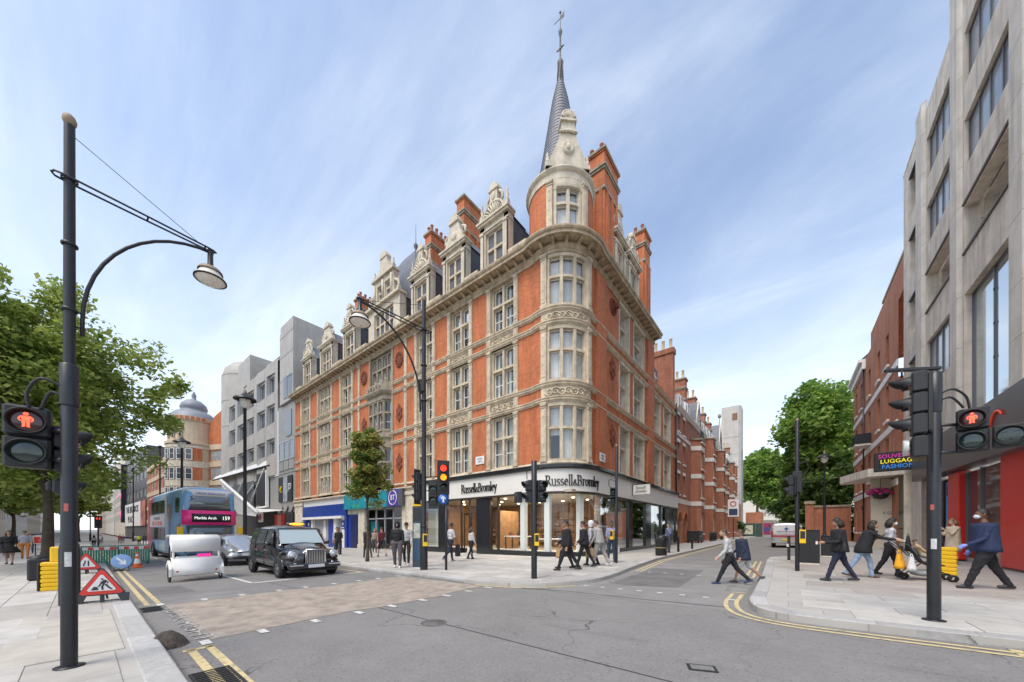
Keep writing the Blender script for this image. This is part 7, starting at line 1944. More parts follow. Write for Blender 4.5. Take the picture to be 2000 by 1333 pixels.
# near left pole
M0 = TP(-5.85,-.08); s1 = thing('traffic_signal', 'black signal pole with lit red man by the near kerb, tactile paving around it', 'traffic light', M0, GRP)
pole(s1, M0, 3.12, .060); MB().lathe([(.068,2.72),(.068,3.14),(.06,3.15)],14).build('cap_sleeve', BLK, s1, M0)
ped_head(s1, T(-5.95,-.345,2.72,84)); MB().tube([(-5.86,-.1,2.5),(-5.98,-.2,2.5)],.025,6).build('clamp', BLK, s1); MB().tube([(-5.86,-.1,2.2),(-5.98,-.2,2.2)],.025,6).build('clamp', BLK, s1)
sig_head(s1, T(-6.12,-.03,2.58,172), [RDIM,GDIM], pitch=.25, r=.095, L=.11); sig_head(s1, T(-6.15,-.03,2.02,172), [GDIM], pitch=.17, r=.06, L=.07)
cable(s1, [(-5.85,-.12,2.95),(-5.88,-.26,3.0),(-5.93,-.34,2.85),(-5.95,-.33,2.70)]); cable(s1, [(-5.85,-.12,2.85),(-5.9,-.2,2.88),(-5.95,-.26,2.70)])
# near right pole
M0 = TP(1.67,7.83); s6 = thing('traffic_signal', 'black signal pole with lit red man and countdown box by the red fronted shop kerb', 'traffic light', M0, GRP)
pole(s6, M0, 3.58, .072); MB().lathe([(.078,3.05),(.082,3.2),(.082,3.62),(.07,3.63)],14).build('cap_sleeve', BLK, s6, M0)
ped_head(s6, T(2.03,7.88,3.20,-16)); o = MB().bbox(-.145,.145,0,.16,-.31,0,.02).build('countdown_head', BLKM, s6, T(2.33,7.80,2.90,-16))
MB().lathe([(.115,0),(.08,.01),(0,.012)],22).build('lens', GDIM, o, T(2.33,7.80,2.745,-16) @ Matrix.Rotation(R(90),4,'X')); MB().lathe([(.115,0),(.12,.04),(.128,.04),(.132,0)],24).build('bezel', IRON, o, T(2.33,7.80,2.745,-16) @ Matrix.Rotation(R(90),4,'X'))
mb = MB()
for dx in (-.045,.045):
    for q in ((-.028,.028,.05,.056),(-.028,.028,-.003,.003),(-.028,.028,-.056,-.05),(-.031,-.027,-.05,.05),(.027,.031,-.05,.05)): mb.box(dx+q[0],dx+q[1],-.019,-.016,q[2],q[3])
mb.build('digit_segments', mat('dull_segments',(.09,.095,.10),.6), o, T(2.33,7.80,2.745,-16))
sig_head(s6, T(1.38,7.50,3.72,-96), [RDIM,ADIM,GDIM], pitch=.30, r=.105, L=.22); MB().lathe([(.11,0),(.115,.05),(.10,.055),(0,.05)],20).build('round_sign', mat('sign_grey_face',(.55,.55,.52),.3), s6, T(1.36,7.50,2.66,-96) @ Matrix.Rotation(R(90),4,'X'))
MB().bbox(-.14,.14,.0,.15,-.3,0,.02).build('sign_housing', BLKM, s6, T(1.385,7.50,2.80,-96)); sig_head(s6, T(1.58,8.0,3.02,-96), [GDIM,GDIM], pitch=.21, r=.085, L=.12)
MB().bbox(-.36,.36,-.03,.03,0,.045,.008).build('cross_bar', BLK, s6, T(1.42,7.62,3.80,32)); MB().tube([(1.30,7.52,3.70),(1.30,7.52,3.82)],.012,5).build('bar_stay', BLK, s6)
for a,b in (((1.67,7.83,3.4),(1.45,7.55,3.4)),((1.67,7.83,2.9),(1.45,7.55,2.9)),((1.68,7.85,3.0),(2.0,7.98,3.0)),((1.68,7.85,2.6),(2.0,7.98,2.6))): MB().tube([a,b],.022,6).build('clamp', BLK, s6)
cable(s6, [(1.72,7.83,3.45),(1.85,7.85,3.5),(1.98,7.9,3.38),(2.03,7.95,3.18)]); cable(s6, [(1.72,7.83,3.36),(1.84,7.85,3.38),(1.96,7.9,3.22)]); cable(s6, [(1.62,7.8,3.55),(1.55,7.72,3.45),(1.56,7.70,3.62),(1.48,7.64,3.68)])
for pl_, M0, r_, aa in ((s1,TP(-5.85,-.08),.0605,75),(s6,TP(1.67,7.83),.0725,-20)):
    Q = M0 @ Matrix.Rotation(R(aa),4,'Z')
    MB().lathe([(r_,1.05),(r_,1.20)],6,0,None,-105,-60).build('sticker', SWHT0, pl_, Q); MB().lathe([(r_,1.62),(r_,1.70)],5,0,None,-110,-80).build('sticker', mat('sticker_%d'%aa,(.45,.10,.08),.5), pl_, Q)
    MB().lathe([(r_+.004,.35),(r_+.004,.75)],5,0,None,-118,-62).build('access_door', BLKM, pl_, Q); MB().lathe([(r_+.05,0),(r_+.05,.012),(r_,.02)],14).build('base_flange', BLK, pl_, M0)
# corner pole in front of the shoe shop
M0 = TP(-5.79,8.26); s3 = thing('traffic_signal', 'black signal pole with dark heads on the rounded kerb before the curved shop window', 'traffic light', M0, GRP)
pole(s3, M0, 3.42, .085); sig_head(s3, T(-5.98,8.16,2.92,-30), [GDIM,GDIM], pitch=.33, r=.12, L=.16); sig_head(s3, T(-5.60,8.42,2.92,65), [GDIM,GDIM], pitch=.33, r=.12, L=.16)
o = MB().bbox(-.15,.15,0,.16,-.32,0,.02).build('countdown_head', BLKM, s3, T(-6.27,8.0,2.58,-30)); MB().lathe([(.115,0),(.08,.01),(0,.012)],20).build('lens', GDIM, o, T(-6.27,8.0,2.42,-30) @ Matrix.Rotation(R(90),4,'X'))
button(s3, TP(-5.68,8.24,1.13,35), 1.1); cable(s3, [(-5.82,8.24,3.3),(-5.98,8.18,3.2),(-6.0,8.2,2.95)])
# pole near the litter bin
M0 = TP(-5.69,14.19); s4 = thing('traffic_signal', 'slim tall black signal pole with one dark head next to the man in jeans', 'traffic light', M0, GRP)
pole(s4, M0, 4.95, .055); MB().ball((-5.69,14.19,gz(-5.7)+5.1),(.05,.05,.06),8).build('cap', TAN, s4); sig_head(s4, T(-5.86,14.28,3.28,20), [GDIM,GDIM], pitch=.36, r=.115, L=.16); button(s4, TP(-5.82,14.14,1.2,-10), 1.25); cable(s4, [(-5.7,14.15,3.5),(-5.95,14.1,3.6),(-6.0,14.15,3.35),(-5.9,14.2,3.25)])
# pole on the opposite corner
M0 = TP(.23,14.64); s5 = thing('traffic_signal', 'slim tall black signal pole by the black cabinets across the side street', 'traffic light', M0, GRP)
pole(s5, M0, 4.9, .06); MB().ball((.23,14.64,5.05),(.05,.05,.06),8).build('cap', TAN, s5); sig_head(s5, T(.02,14.6,3.25,-100), [GDIM,GDIM], pitch=.34, r=.115, L=.16); MB().bbox(-.13,.13,-.12,.12,2.55,3.25,.02).build('rear_housing', BLKM, s5, TP(.23,14.66)); button(s5, TP(.36,14.56,1.12,0), 1.35); cable(s5, [(.25,14.6,3.6),(.45,14.6,3.65),(.5,14.62,3.4),(.35,14.62,3.25)])
# signals on the lamp post outside the shop
M0 = TP(-9.75,8.20); s2 = thing('traffic_signal', 'three lamp signal showing red and amber above a blue arrow disc', 'traffic light', M0, GRP)
sig_head(s2, T(-9.75,8.20,3.86,58), [RLIT,ALIT,GDIM], pitch=.33, r=.115, L=.20, back=.22)
MB().bbox(-.20,.20,.02,.06,-.44,0,.01).build('sign_board', BLKM, s2, T(-9.75,8.20,2.78,58))
ds = MB().lathe([(0,.012),(.185,.012),(.185,0)],28).build('arrow_disc', mat('sign_blue_face',(.015,.13,.46),.35), s2, T(-9.75,8.19,2.56,58) @ Matrix.Rotation(R(90),4,'X'))
MB().prism([(-.03,-.11),(.03,-.11),(.03,.03),(.085,.0),(.085,.055),(0,.13),(-.085,.055),(-.085,0),(-.03,.03)],-.016,-.013).build('arrow', WHT, ds, T(-9.75,8.19,2.56,58))
MB().tube([(-9.9,8.15,3.4),(-10.5,7.95,3.4)],.025,6).build('bracket', BLK, s2); MB().tube([(-9.72,8.3,2.4),(-9.72,8.3,gz(-9.7)+KERB)],.045,8).build('pole', BLK, s2)
s2b = thing('traffic_signal', 'pair of small dark pedestrian heads between lamp post and arrow disc', 'traffic light', TP(-10.15,8.05), GRP)
sig_head(s2b, T(-10.13,8.02,3.15,40), [GDIM,GDIM], pitch=.40, r=.12, L=.10, back=.17); MB().tube([(-10.13,8.1,2.9),(-10.5,7.95,2.9)],.02,6).build('bracket', BLK, s2b)
s2c = thing('traffic_signal', 'dark signal head on the left flank of the shop lamp post', 'traffic light', TP(-10.9,7.85), GRP)
sig_head(s2c, T(-10.98,7.92,3.62,-75), [GDIM,GDIM,GDIM], pitch=.36, r=.11, L=.18, back=.18); MB().tube([(-10.95,7.92,3.2),(-10.55,7.92,3.2)],.025,6).build('bracket', BLK, s2c)
button(s2, TP(-10.38,7.86,1.1,60), 1.4)
# --- signs, barrier, cone at the roadworks
SRED = mat('sign_face_red', (.66,.045,.035), .35, vary=.06, vscale=8, world=False); SWHT = mat('sign_face_white', (.74,.73,.72), .4); SBLU = mat('sign_face_blue', (.22,.36,.62), .35, vary=.08, vscale=5)
RBK = mat('recycled_plastic', (.045,.05,.055), .7, vary=.2, vscale=15)
def tri(h, r=.0): return [(-h*.577,0),(h*.577,0),(0,h)]
def works_sign(M, side, art, label):
    t = thing('road_sign', label, 'road sign', M, 'temporary roadworks signs')
    h = side*.866; z0 = .17
    def rounded(hh, zz, c=.05):
        w = hh/.866/2
        return [(-w+c,zz),(w-c,zz),(w-c*.35,zz+c*.6),(c*.45,zz+hh-c),( -c*.45,zz+hh-c),(-w+c*.35,zz+c*.6)]
    MB().prism(rounded(h+.05,z0-.025,.07),.0,.03).build('frame', RBK, t, M)
    MB().prism(rounded(h,z0,.06),-.008,-.001).build('red_border', SRED, t, M); f = MB().prism(rounded(h*.66,z0+h*.125,.04),-.014,-.009).build('white_face', SWHT, t, M)
    for s in (-1,1):
        MB().prism([(s*side*.5-.05,0),(s*side*.5+.05,0),(s*side*.5+.06,.17),(s*side*.5-.12*(1 if s > 0 else -1)-.0,.17)] if s > 0 else [(-side*.5-.05,0),(-side*.5+.05,0),(-side*.5+.12,.17),(-side*.5-.06,.17)],-.01,.06).build('leg', RBK, t, M)
    MB().box(-.03,.03,.03,.05,0,.2).build('prop', RBK, t, M); MB().tube([(0,.04,.5),(0,.42,.02)],.018,5).build('back_stay', RBK, t, M); MB().tube([(-side*.5,.04,.03),(side*.5,.04,.03)],.01,5).build('tie_bar', BLKM, t, M)
    mb = MB(); art(mb, z0+h*.125, h*.66); mb.build('pictogram', NBLK, f, M)
    return t
def art_dig(mb, z, h):
    P = lambda pts: mb.prism([(x*h,z+y*h) for x,y in pts],-.019,-.015)
    P([(-.40,.06),(-.10,.06),(-.16,.20),(-.27,.27)]); P([(.02+.05*math.cos(a*.785),.66+.05*math.sin(a*.785)) for a in range(8)])
    P([(.0,.40),(.10,.36),(.20,.52),(.16,.62),(.05,.60)]); P([(.10,.36),(.18,.38),(.30,.20),(.42,.08),(.36,.05),(.24,.15)]); P([(.04,.39),(.11,.37),(.06,.22),(.08,.06),(.0,.06),(-.02,.22)]); P([(.04,.56),(-.02,.53),(-.08,.36),(-.14,.26),(-.10,.24),(-.02,.33)]); P([(.16,.60),(.26,.48),(.24,.40),(.20,.42),(.20,.48)]); P([(-.20,.22),(-.05,.31),(-.04,.29),(-.18,.19)])
def art_narrow(mb, z, h):
    P = lambda pts: mb.prism([(x*h,z+y*h) for x,y in pts],-.019,-.015)
    P([(-.16,.08),(-.08,.08),(-.08,.24),(-.01,.34),(-.01,.58),(-.09,.58),(-.09,.38),(-.16,.28)]); P([(.10,.08),(.18,.08),(.18,.56),(.10,.58)])
works_sign(TP(-11.0,.26,0,78), .64, art_dig, 'red bordered triangle showing a digging workman')
works_sign(TP(-19.8,.10,0,82), .72, art_narrow, 'red bordered triangle showing the road narrowing')
works_sign(TP(-25.0,-.22,.0,82), .72, art_dig, 'red bordered triangle half hidden behind the lamp post and road narrows sign')
M_ = TG(-21.9,1.05,0,82) @ Matrix.Scale(.8,4); ar = thing('arrow_sign', 'blue round sign with white arrow pointing down to the right', 'road sign', M_)
MB().lathe([(0,.012),(.36,.012),(.375,.008),(.375,0)],32).build('disc', SBLU, ar, M_ @ Matrix.Translation((0,0,.52)) @ Matrix.Rotation(R(78),4,'X'))
MB().prism([(-.04,.26),(.04,.26),(.04,-.06),(.13,.02),(.13,-.10),(0,-.25),(-.13,-.10),(-.13,.02),(-.04,-.06)],-.02,-.015).build('arrow', SWHT, ar, M_ @ Matrix.Translation((0,0,.52)) @ Matrix.Rotation(R(-12),4,'X') @ Matrix.Rotation(R(-42),4,'Y'))
MB().tube([(-.2,.05,.45),(-.28,.05,.0)],.015,5).tube([(.2,.05,.45),(.28,.05,0)],.015,5).tube([(-.28,.05,.01),(.28,.05,.01)],.014,5).build('stand', IRON, ar, M_); MB().bbox(-.3,.1,-.05,.2,0,.10,.03).build('sandbag', RBK, ar, M_)
GRNB = mat('green_barrier', (.02,.22,.13), .5, vary=.1, vscale=4)
for i, (x,y,lb) in enumerate(((-27.2,.55,'green mesh works barrier with red and white band behind the blue arrow sign'),(-27.25,1.75,'green mesh works barrier with red and white band next to the traffic cone'))):
    M_ = TG(x,y,0,84); t = thing('works_barrier', lb, 'barrier', M_, 'green works barriers')
    MB().box(-.58,.58,-.02,.02,.95,1.0).box(-.58,.58,-.02,.02,.08,.13).box(-.58,-.54,-.02,.02,.13,.95).box(.54,.58,-.02,.02,.13,.95).build('frame', GRNB, t, M_)
    for k in range(13): MB().box(-.52+k*.087-.034,-.52+k*.087+.034,-.01,.01,.13,.78).build('slat', GRNB, t, M_)
    for k in range(6): MB().box(-.53+k*.177,-.53+k*.177+.175,-.026,-.0205,.78,.92).build('band', SRED if k % 2 else SWHT, t, M_)
    for s in (-.5,.5): MB().bbox(s-.05,s+.05,-.3,.3,0,.06,.01).build('foot', RBK, t, M_)
M_ = TG(-23.6,1.62); cn = thing('traffic_cone', 'orange and white traffic cone beside the green barrier', 'traffic cone', M_)
ORC = mat('cone_orange', (.78,.13,.02), .45)
MB().bbox(-.2,.2,-.2,.2,0,.05,.03).build('base', ORC, cn, M_); MB().lathe([(.15,.05),(.125,.2)],18).build('cone_lower', ORC, cn, M_); MB().lathe([(.125,.2),(.085,.42)],18).build('white_band', SWHT, cn, M_); MB().lathe([(.085,.42),(.06,.55)],18).build('cone_middle', ORC, cn, M_); MB().lathe([(.06,.55),(.045,.62)],18).build('white_band', SWHT, cn, M_); MB().lathe([(.045,.62),(.025,.74),(0,.745)],18).build('cone_top', ORC, cn, M_)
def yellow_block(x, y, w, h, rz, label):
    M_ = TP(x,y,0,rz); t = thing('yellow_block', label, 'barrier', M_, 'yellow ribbed plastic blocks')
    for k in range(7): MB().bbox(-w/2+.008*(k%2),w/2-.008*(k%2),-w*.4,w*.4,h*k/7,h*(k+1)/7-.004,.02).build('rib', YEL, t, M_)
    MB().bbox(-w*.5-.05,-w*.5+.0,-w*.38,w*.38,.0,h*.98,.02).build('dark_side', BLKM, t, M_); return t
yb = yellow_block(-14.6,-.46,.34,.72,80,'yellow ribbed plastic block behind the near signal pole'); MB().bbox(-.10,.10,-.05,.05,.72,1.1,.02).build('upper_box', YEL, yb, TP(-14.6,-.40,0,80))
yellow_block(-9.6,-1.62,.4,.34,80,'small yellow block at the foot of the near slabs'); yellow_block(3.55,15.6,.40,.80,-10,'tall yellow ribbed block behind the right signal pole')
M_ = TP(-18.4,-.85) @ Matrix.Scale(.72,4); tag(MB().bbox(-.28,.28,-.28,.28,0,.95,.06).lathe([(.26,.95),(.22,1.05),(0,1.1)],16).build('litter_bin', BLKM, None, M_), 'squat black litter bin beneath the big tree', 'bin')
# kerb damage
random.seed(12); mb = MB(TG(-6.55,.72,.0)); vs, fs = [], []; n = 14
for i in range(n+1):
    for j in range(n+1):
        x, y = -.30+.6*i/n, -.22+.44*j/n; d = (x/.30)**2+(y/.22)**2
        vs.append((x,y,max(0,.17*(1-d))+random.uniform(0,.03)*(d < 1)-.005))
for i in range(n):
    for j in range(n): fs.append((i*(n+1)+j,(i+1)*(n+1)+j,(i+1)*(n+1)+j+1,i*(n+1)+j+1))
mb.add(vs,fs,0,False); tag(mb.build('rubble_pile', mat('damp_rubble',(.07,.055,.045),.95,vary=.5,vscale=18,bump=.6,bscale=40)), 'small heap of dark rubble in the gutter at the broken kerb', 'rubble')
# --- totem, bins, bollards, cabinets
M_ = TP(-11.55,8.38,0,28); to = thing('wayfinding_totem', 'slim dark blue wayfinding totem with yellow top strip', 'sign', M_)
MB().bbox(-.17,.17,-.05,.05,.0,2.42,.012).build('panel', mat('totem_navy',(.03,.055,.075),.3,vary=.15), to, M_); MB().bbox(-.18,.18,-.06,.06,2.42,2.58,.01).build('yellow_strip', YEL, to, M_)
MB().box(-.14,.14,-.056,-.051,1.15,1.75).build('map_panel', mat('map_print',(.40,.42,.36),.5,vary=.35,vscale=9), to, M_); MB().box(-.14,.14,-.056,-.051,1.85,2.35).build('dark_panel', mat('totem_black',(.02,.02,.025),.3,vary=.5,vscale=12), to, M_); MB().box(-.14,.14,-.056,-.051,.3,1.1).build('street_panel', mat('totem_blue',(.03,.07,.13),.4,vary=.3,vscale=6), to, M_); MB().bbox(-.19,-.171,-.06,.06,0,2.42,.005).build('edge', mat('steel_edge',(.4,.4,.4),.4,metal=.6), to, M_)
def litter(x, y, label):
    M_ = TP(x,y,0,20); t = thing('litter_bin', label, 'bin', M_)
    MB().lathe([(.28,0),(.30,.05),(.30,.72),(.31,.75),(.31,.80)],20).build('drum', BLK, t, M_); MB().lathe([(.31,.80),(.30,.98),(.24,1.08),(.12,1.13),(0,1.14)],20).build('hood', BLK, t, M_)
    for a in (0,90,180,270): MB().bbox(-.13,.13,-.315,-.27,.82,.97,.02).build('slot', DRK, t, M_ @ Matrix.Rotation(R(a),4,'Z'))
    MB().lathe([(.302,.40),(.308,.41),(.308,.43),(.302,.44)],20).build('band', mat('bin_gold',(.35,.25,.08),.5), t, M_); return t
litter(-5.45,19.9,'round black litter bin with domed hood on the side street pavement')
for x,y,h,lb in ((-5.45,23.7,1.0,'black bollard next to the domed litter bin'),(-5.5,28.0,.72,'short black bollard before the arched porch')):
    M_ = TP(x,y); t = thing('bollard', lb, 'bollard', M_, 'bollards along the side street'); MB().lathe([(.075,0),(.07,h-.12),(.075,h-.1)],12).build('shaft', BLK, t, M_); MB().lathe([(.085,h-.1),(.085,h-.06),(.06,h-.02),(0,h)],12).build('cap', BLK, t, M_)
for x,y,w,d,h,lb in ((.62,17.6,.62,.40,1.30,'tall black steel cabinet beside the slim signal pole'),(1.55,22.6,.60,.40,1.0,'shorter black steel cabinet behind the tall cabinet'),(.02,18.6,.10,.35,1.05,'narrow dark grey cabinet at the kerb edge')):
    M_ = TP(x,y); t = thing('street_cabinet', lb, 'cabinet', M_, 'black cabinets on the right pavement'); MB().bbox(-w/2,w/2,-d/2,d/2,.06,h,.015).build('body', BLKM, t, M_); MB().bbox(-w/2-.015,w/2+.015,-d/2-.015,d/2+.015,h,h+.03,.008).build('lid', BLKM, t, M_); MB().box(-w/2+.01,w/2-.01,-d/2+.01,d/2-.01,0,.06).build('plinth', CONC2, t, M_); MB().box(-.004,.004,-d/2-.004,-d/2,.1,h-.04).build('door_seam', DRK, t, M_); MB().box(w/2-.12,w/2-.06,-d/2-.006,-d/2-.001,h*.6,h*.6+.12).build('label_plate', WHT, t, M_)
M_ = TP(-7.9,41.6); t = thing('wheeled_container', 'big black wheeled refuse container by the arched porch', 'bin', M_)
MB().bbox(-.6,.6,-1.0,1.0,.2,1.15,.06).build('tub', BLKM, t, M_); MB().bbox(-.63,.63,-1.03,1.03,1.15,1.3,.06).build('lid', BLKM, t, M_)
for sx in (-.5,.5):
    for sy in (-.85,.85): MB().lathe([(.10,-.03),(.10,.03)],10,cap=True).build('castor', TYR, t, M_ @ Matrix.Translation((sx,sy,.1)) @ Matrix.Rotation(R(90),4,'X'))
mb = MB(); text_mb(mb,'REFUSE',.3,Matrix.Translation((.61,0,.7)) @ Matrix.Rotation(R(90),4,'Z'),0,.01); mb.build('lettering', GRYS, t, M_)
# --- lantern lamps
def lantern(x, y, H, label, s=1.0):
    M_ = TP(x,y); t = thing('lantern_lamp', label, 'street lamp', M_, 'lantern topped lamp posts')
    MB().lathe([(.14*s,0),(.14*s,.9),(.10*s,1.0),(.07*s,1.1),(.055*s,H-.9),(.075*s,H-.86),(.05*s,H-.8)],12).build('column', BLK, t, M_)
    Q = M_ @ Matrix.Translation((0,0,H-.8))
    MB().lathe([(.05*s,0),(.16*s,.12*s),(.20*s,.34*s)],12).build('bowl', LAMPW, t, Q); MB().lathe([(.40*s,.34*s),(.38*s,.40*s),(.16*s,.50*s),(.10*s,.58*s),(0,.60*s)],18).build('canopy', BLK, t, Q); MB().lathe([(.05*s,.58*s),(.07*s,.66*s),(.02*s,.78*s),(0,.8*s)],8).build('finial', TAN, t, Q)
    for k in range(4): a = k*math.pi/2; MB().tube([(.05*s*math.cos(a),.05*s*math.sin(a),0),(.21*s*math.cos(a),.21*s*math.sin(a),.34*s)],.012*s,4).build('cage_bar', BLK, t, Q)
lantern(1.8,29.6,6.35,'black lantern lamp post before the tree by the brick wall'); lantern(-33.0,7.95,12.0,'very tall lantern lamp post before the grey panelled offices',1.9); lantern(-60.0,7.95,13.2,'very tall lantern lamp post before the domed building',2.2)
for x,y,h,lb in ((-82,8.2,16,'dark lamp column before the striped brick wing'),(-120,7.6,17,'dark lamp column before the dark store'),(-150,1.5,17,'distant dark lamp column on the near kerb')):
    M_ = TP(x,y); tag(MB().lathe([(.22,0),(.2,2),(.12,2.2),(.09,h),(.3,h+.05),(.3,h+.3),(0,h+.5)],8).build('lamp_column', BLK, None, M_), lb, 'street lamp')
for x,y,c,lb in ((-62,1.2,RLIT,'far signal showing red on the near kerb'),(-75,6.9,RLIT,'far signal showing red before the striped wing'),(-58,7.4,GDIM,'far dark signal beyond the bus')):
    M_ = TP(x,y); t = thing('far_signal', lb, 'traffic light', M_, GRP); pole(t, M_, 3.6, .07); sig_head(t, M_ @ T(0,0,3.6,90), [c,ADIM,GDIM], pitch=.4, r=.15, L=.2, back=.3)
M_ = T(4.75,33.0,3.9); hb = thing('hanging_basket', 'hanging basket of magenta flowers against the brick house', 'flowers', M_)
random.seed(2); mb = MB()
for k in range(260):
    a, r_, z = random.uniform(0,6.28), random.uniform(.1,.62)**.8, random.uniform(-.2,.35); q = Vector((r_*math.cos(a),r_*math.sin(a)*.8,z*(1.1-r_)))
    e = .06; ax = Matrix.Rotation(random.uniform(0,6),4,'X') @ Matrix.Rotation(random.uniform(0,6),4,'Z'); mb.add([q+ax@Vector(p) for p in ((-e,-e,0),(e,-e,0),(e,e,0),(-e,e,0))],[(0,1,2,3)],random.choice((0,0,0,1,2)))
mb.build('flowers', [mat('petunia_magenta',(.60,.02,.22),.6),mat('petunia_pink',(.75,.18,.42),.6),mat('basket_leaf',(.05,.12,.03),.7)], hb, M_, recalc=False)
MB().lathe([(0,-.45),(.3,-.35),(.42,-.12)],14).build('bowl', BLKM, hb, M_); MB().tube([(0,0,.0),(0,0,.9),(.5,0,.9)],.015,5).build('hanger', BLK, hb, M_)
# parking sign in the side street, board on the near pavement
M_ = TP(-6.0,57,0); t = thing('parking_sign', 'white and blue parking control sign on a post by the flats', 'sign', M_); MB().tube([(0,0,0),(0,0,5.6)],.05,8).build('post', IRON, t, M_); MB().bbox(-.65,.65,-.06,-.03,3.2,5.6,.02).build('plate', SWHT, t, M_); MB().box(-.5,.5,-.075,-.061,3.4,4.3).build('dark_panel', mat('sign_night',(.03,.05,.12),.4), t, M_); MB().tube([(.33*math.cos(a*.524),-.07,5.0+.33*math.sin(a*.524)) for a in range(12)],.06,5,closed=True).build('ring', NRED, t, M_)
M_ = TP(-37.2,-1.5,.35,80) @ Matrix.Diagonal((.42,1,.62,1)); t = thing('works_board', 'red and white works information board on the near pavement', 'sign', M_); MB().bbox(-1.0,1.0,-.03,.03,.9,1.75,.02).build('board', SWHT, t, M_); MB().box(-.9,.9,-.04,-.031,1.0,1.65).build('red_panel', SRED, t, M_); mb = MB(); text_mb(mb,'ROAD',.25,Matrix.Translation((0,-.045,1.5)),0,.006); text_mb(mb,'WORKS',.25,Matrix.Translation((0,-.045,1.2)),0,.006); mb.build('lettering', SWHT, t, M_)
for s in (-.8,.8): MB().box(s-.04,s+.04,-.02,.05,-.56,.9).build('leg', IRON, t, M_)
# brick garden wall at the right
gwl = thing('garden_wall', 'red brick garden wall with stone coping under the trees', 'wall', T(3.5,52,0)); MB().box(2.2,5.2,51.0,51.35,-.2,3.9).build('wall', BRK2, gwl); MB().box(2.1,5.2,50.9,51.45,3.9,4.1).build('coping', STN3, gwl); MB().box(1.5,2.2,50.8,51.5,-.2,4.3).build('gate_pier', BRK2, gwl); MB().box(1.4,2.3,50.7,51.6,4.3,4.6).build('pier_cap', STN3, gwl)
# ================================================================== people
SKIN = [mat('skin_%d'%i, c, .55, vary=.08, vscale=20, world=False) for i, c in enumerate([(.50,.30,.21),(.38,.20,.13),(.20,.10,.06),(.56,.36,.27)])]
_cl = {}
def cloth(c, rough=.85):
    k = (c,rough)
    if k not in _cl: _cl[k] = mat('cloth_%d'%len(_cl), c, rough, vary=.22, vscale=9, bump=.25, bscale=26, world=False)
    return _cl[k]
HAIRB = mat('dark_hair', (.018,.013,.010), .5, vary=.3, vscale=30, bump=.5, bscale=60, world=False); HAIRN = mat('brown_hair', (.07,.04,.022), .5, vary=.3, vscale=30, bump=.5, bscale=60, world=False); HAIRL = mat('fair_hair', (.22,.12,.05), .5, vary=.3, vscale=30, bump=.5, bscale=60, world=False)
EYE = mat('eye', (.02,.015,.012), .2); LIP = mat('lips', (.32,.10,.08), .5)
def caps(mb, a, b, ra, rb, n=10):
    a, b = Vector(a), Vector(b); d = b-a; L = max(d.length,1e-5); d = d/L
    pts, rs = [], []
    for k in (0,1,2): t = k/2.0*math.pi/2; pts.append(a-d*ra*math.cos(t)); rs.append(max(ra*math.sin(t),.0015))
    for k in (0,1,2): t = k/2.0*math.pi/2; pts.append(b+d*rb*math.sin(t)); rs.append(max(rb*math.cos(t),.0015))
    mb.tube(pts, rs, n)
def rot_x(v, deg):   # swing in the walking plane: positive = forward (-y)
    a = R(deg); return Vector((v.x, v.y*math.cos(a)-(-v.z)*math.sin(a), v.z*math.cos(a)+ (-v.y)*math.sin(a)*-1)) if False else Vector((v.x, v.y*math.cos(a)+v.z*math.sin(a), -v.y*math.sin(a)+v.z*math.cos(a)))
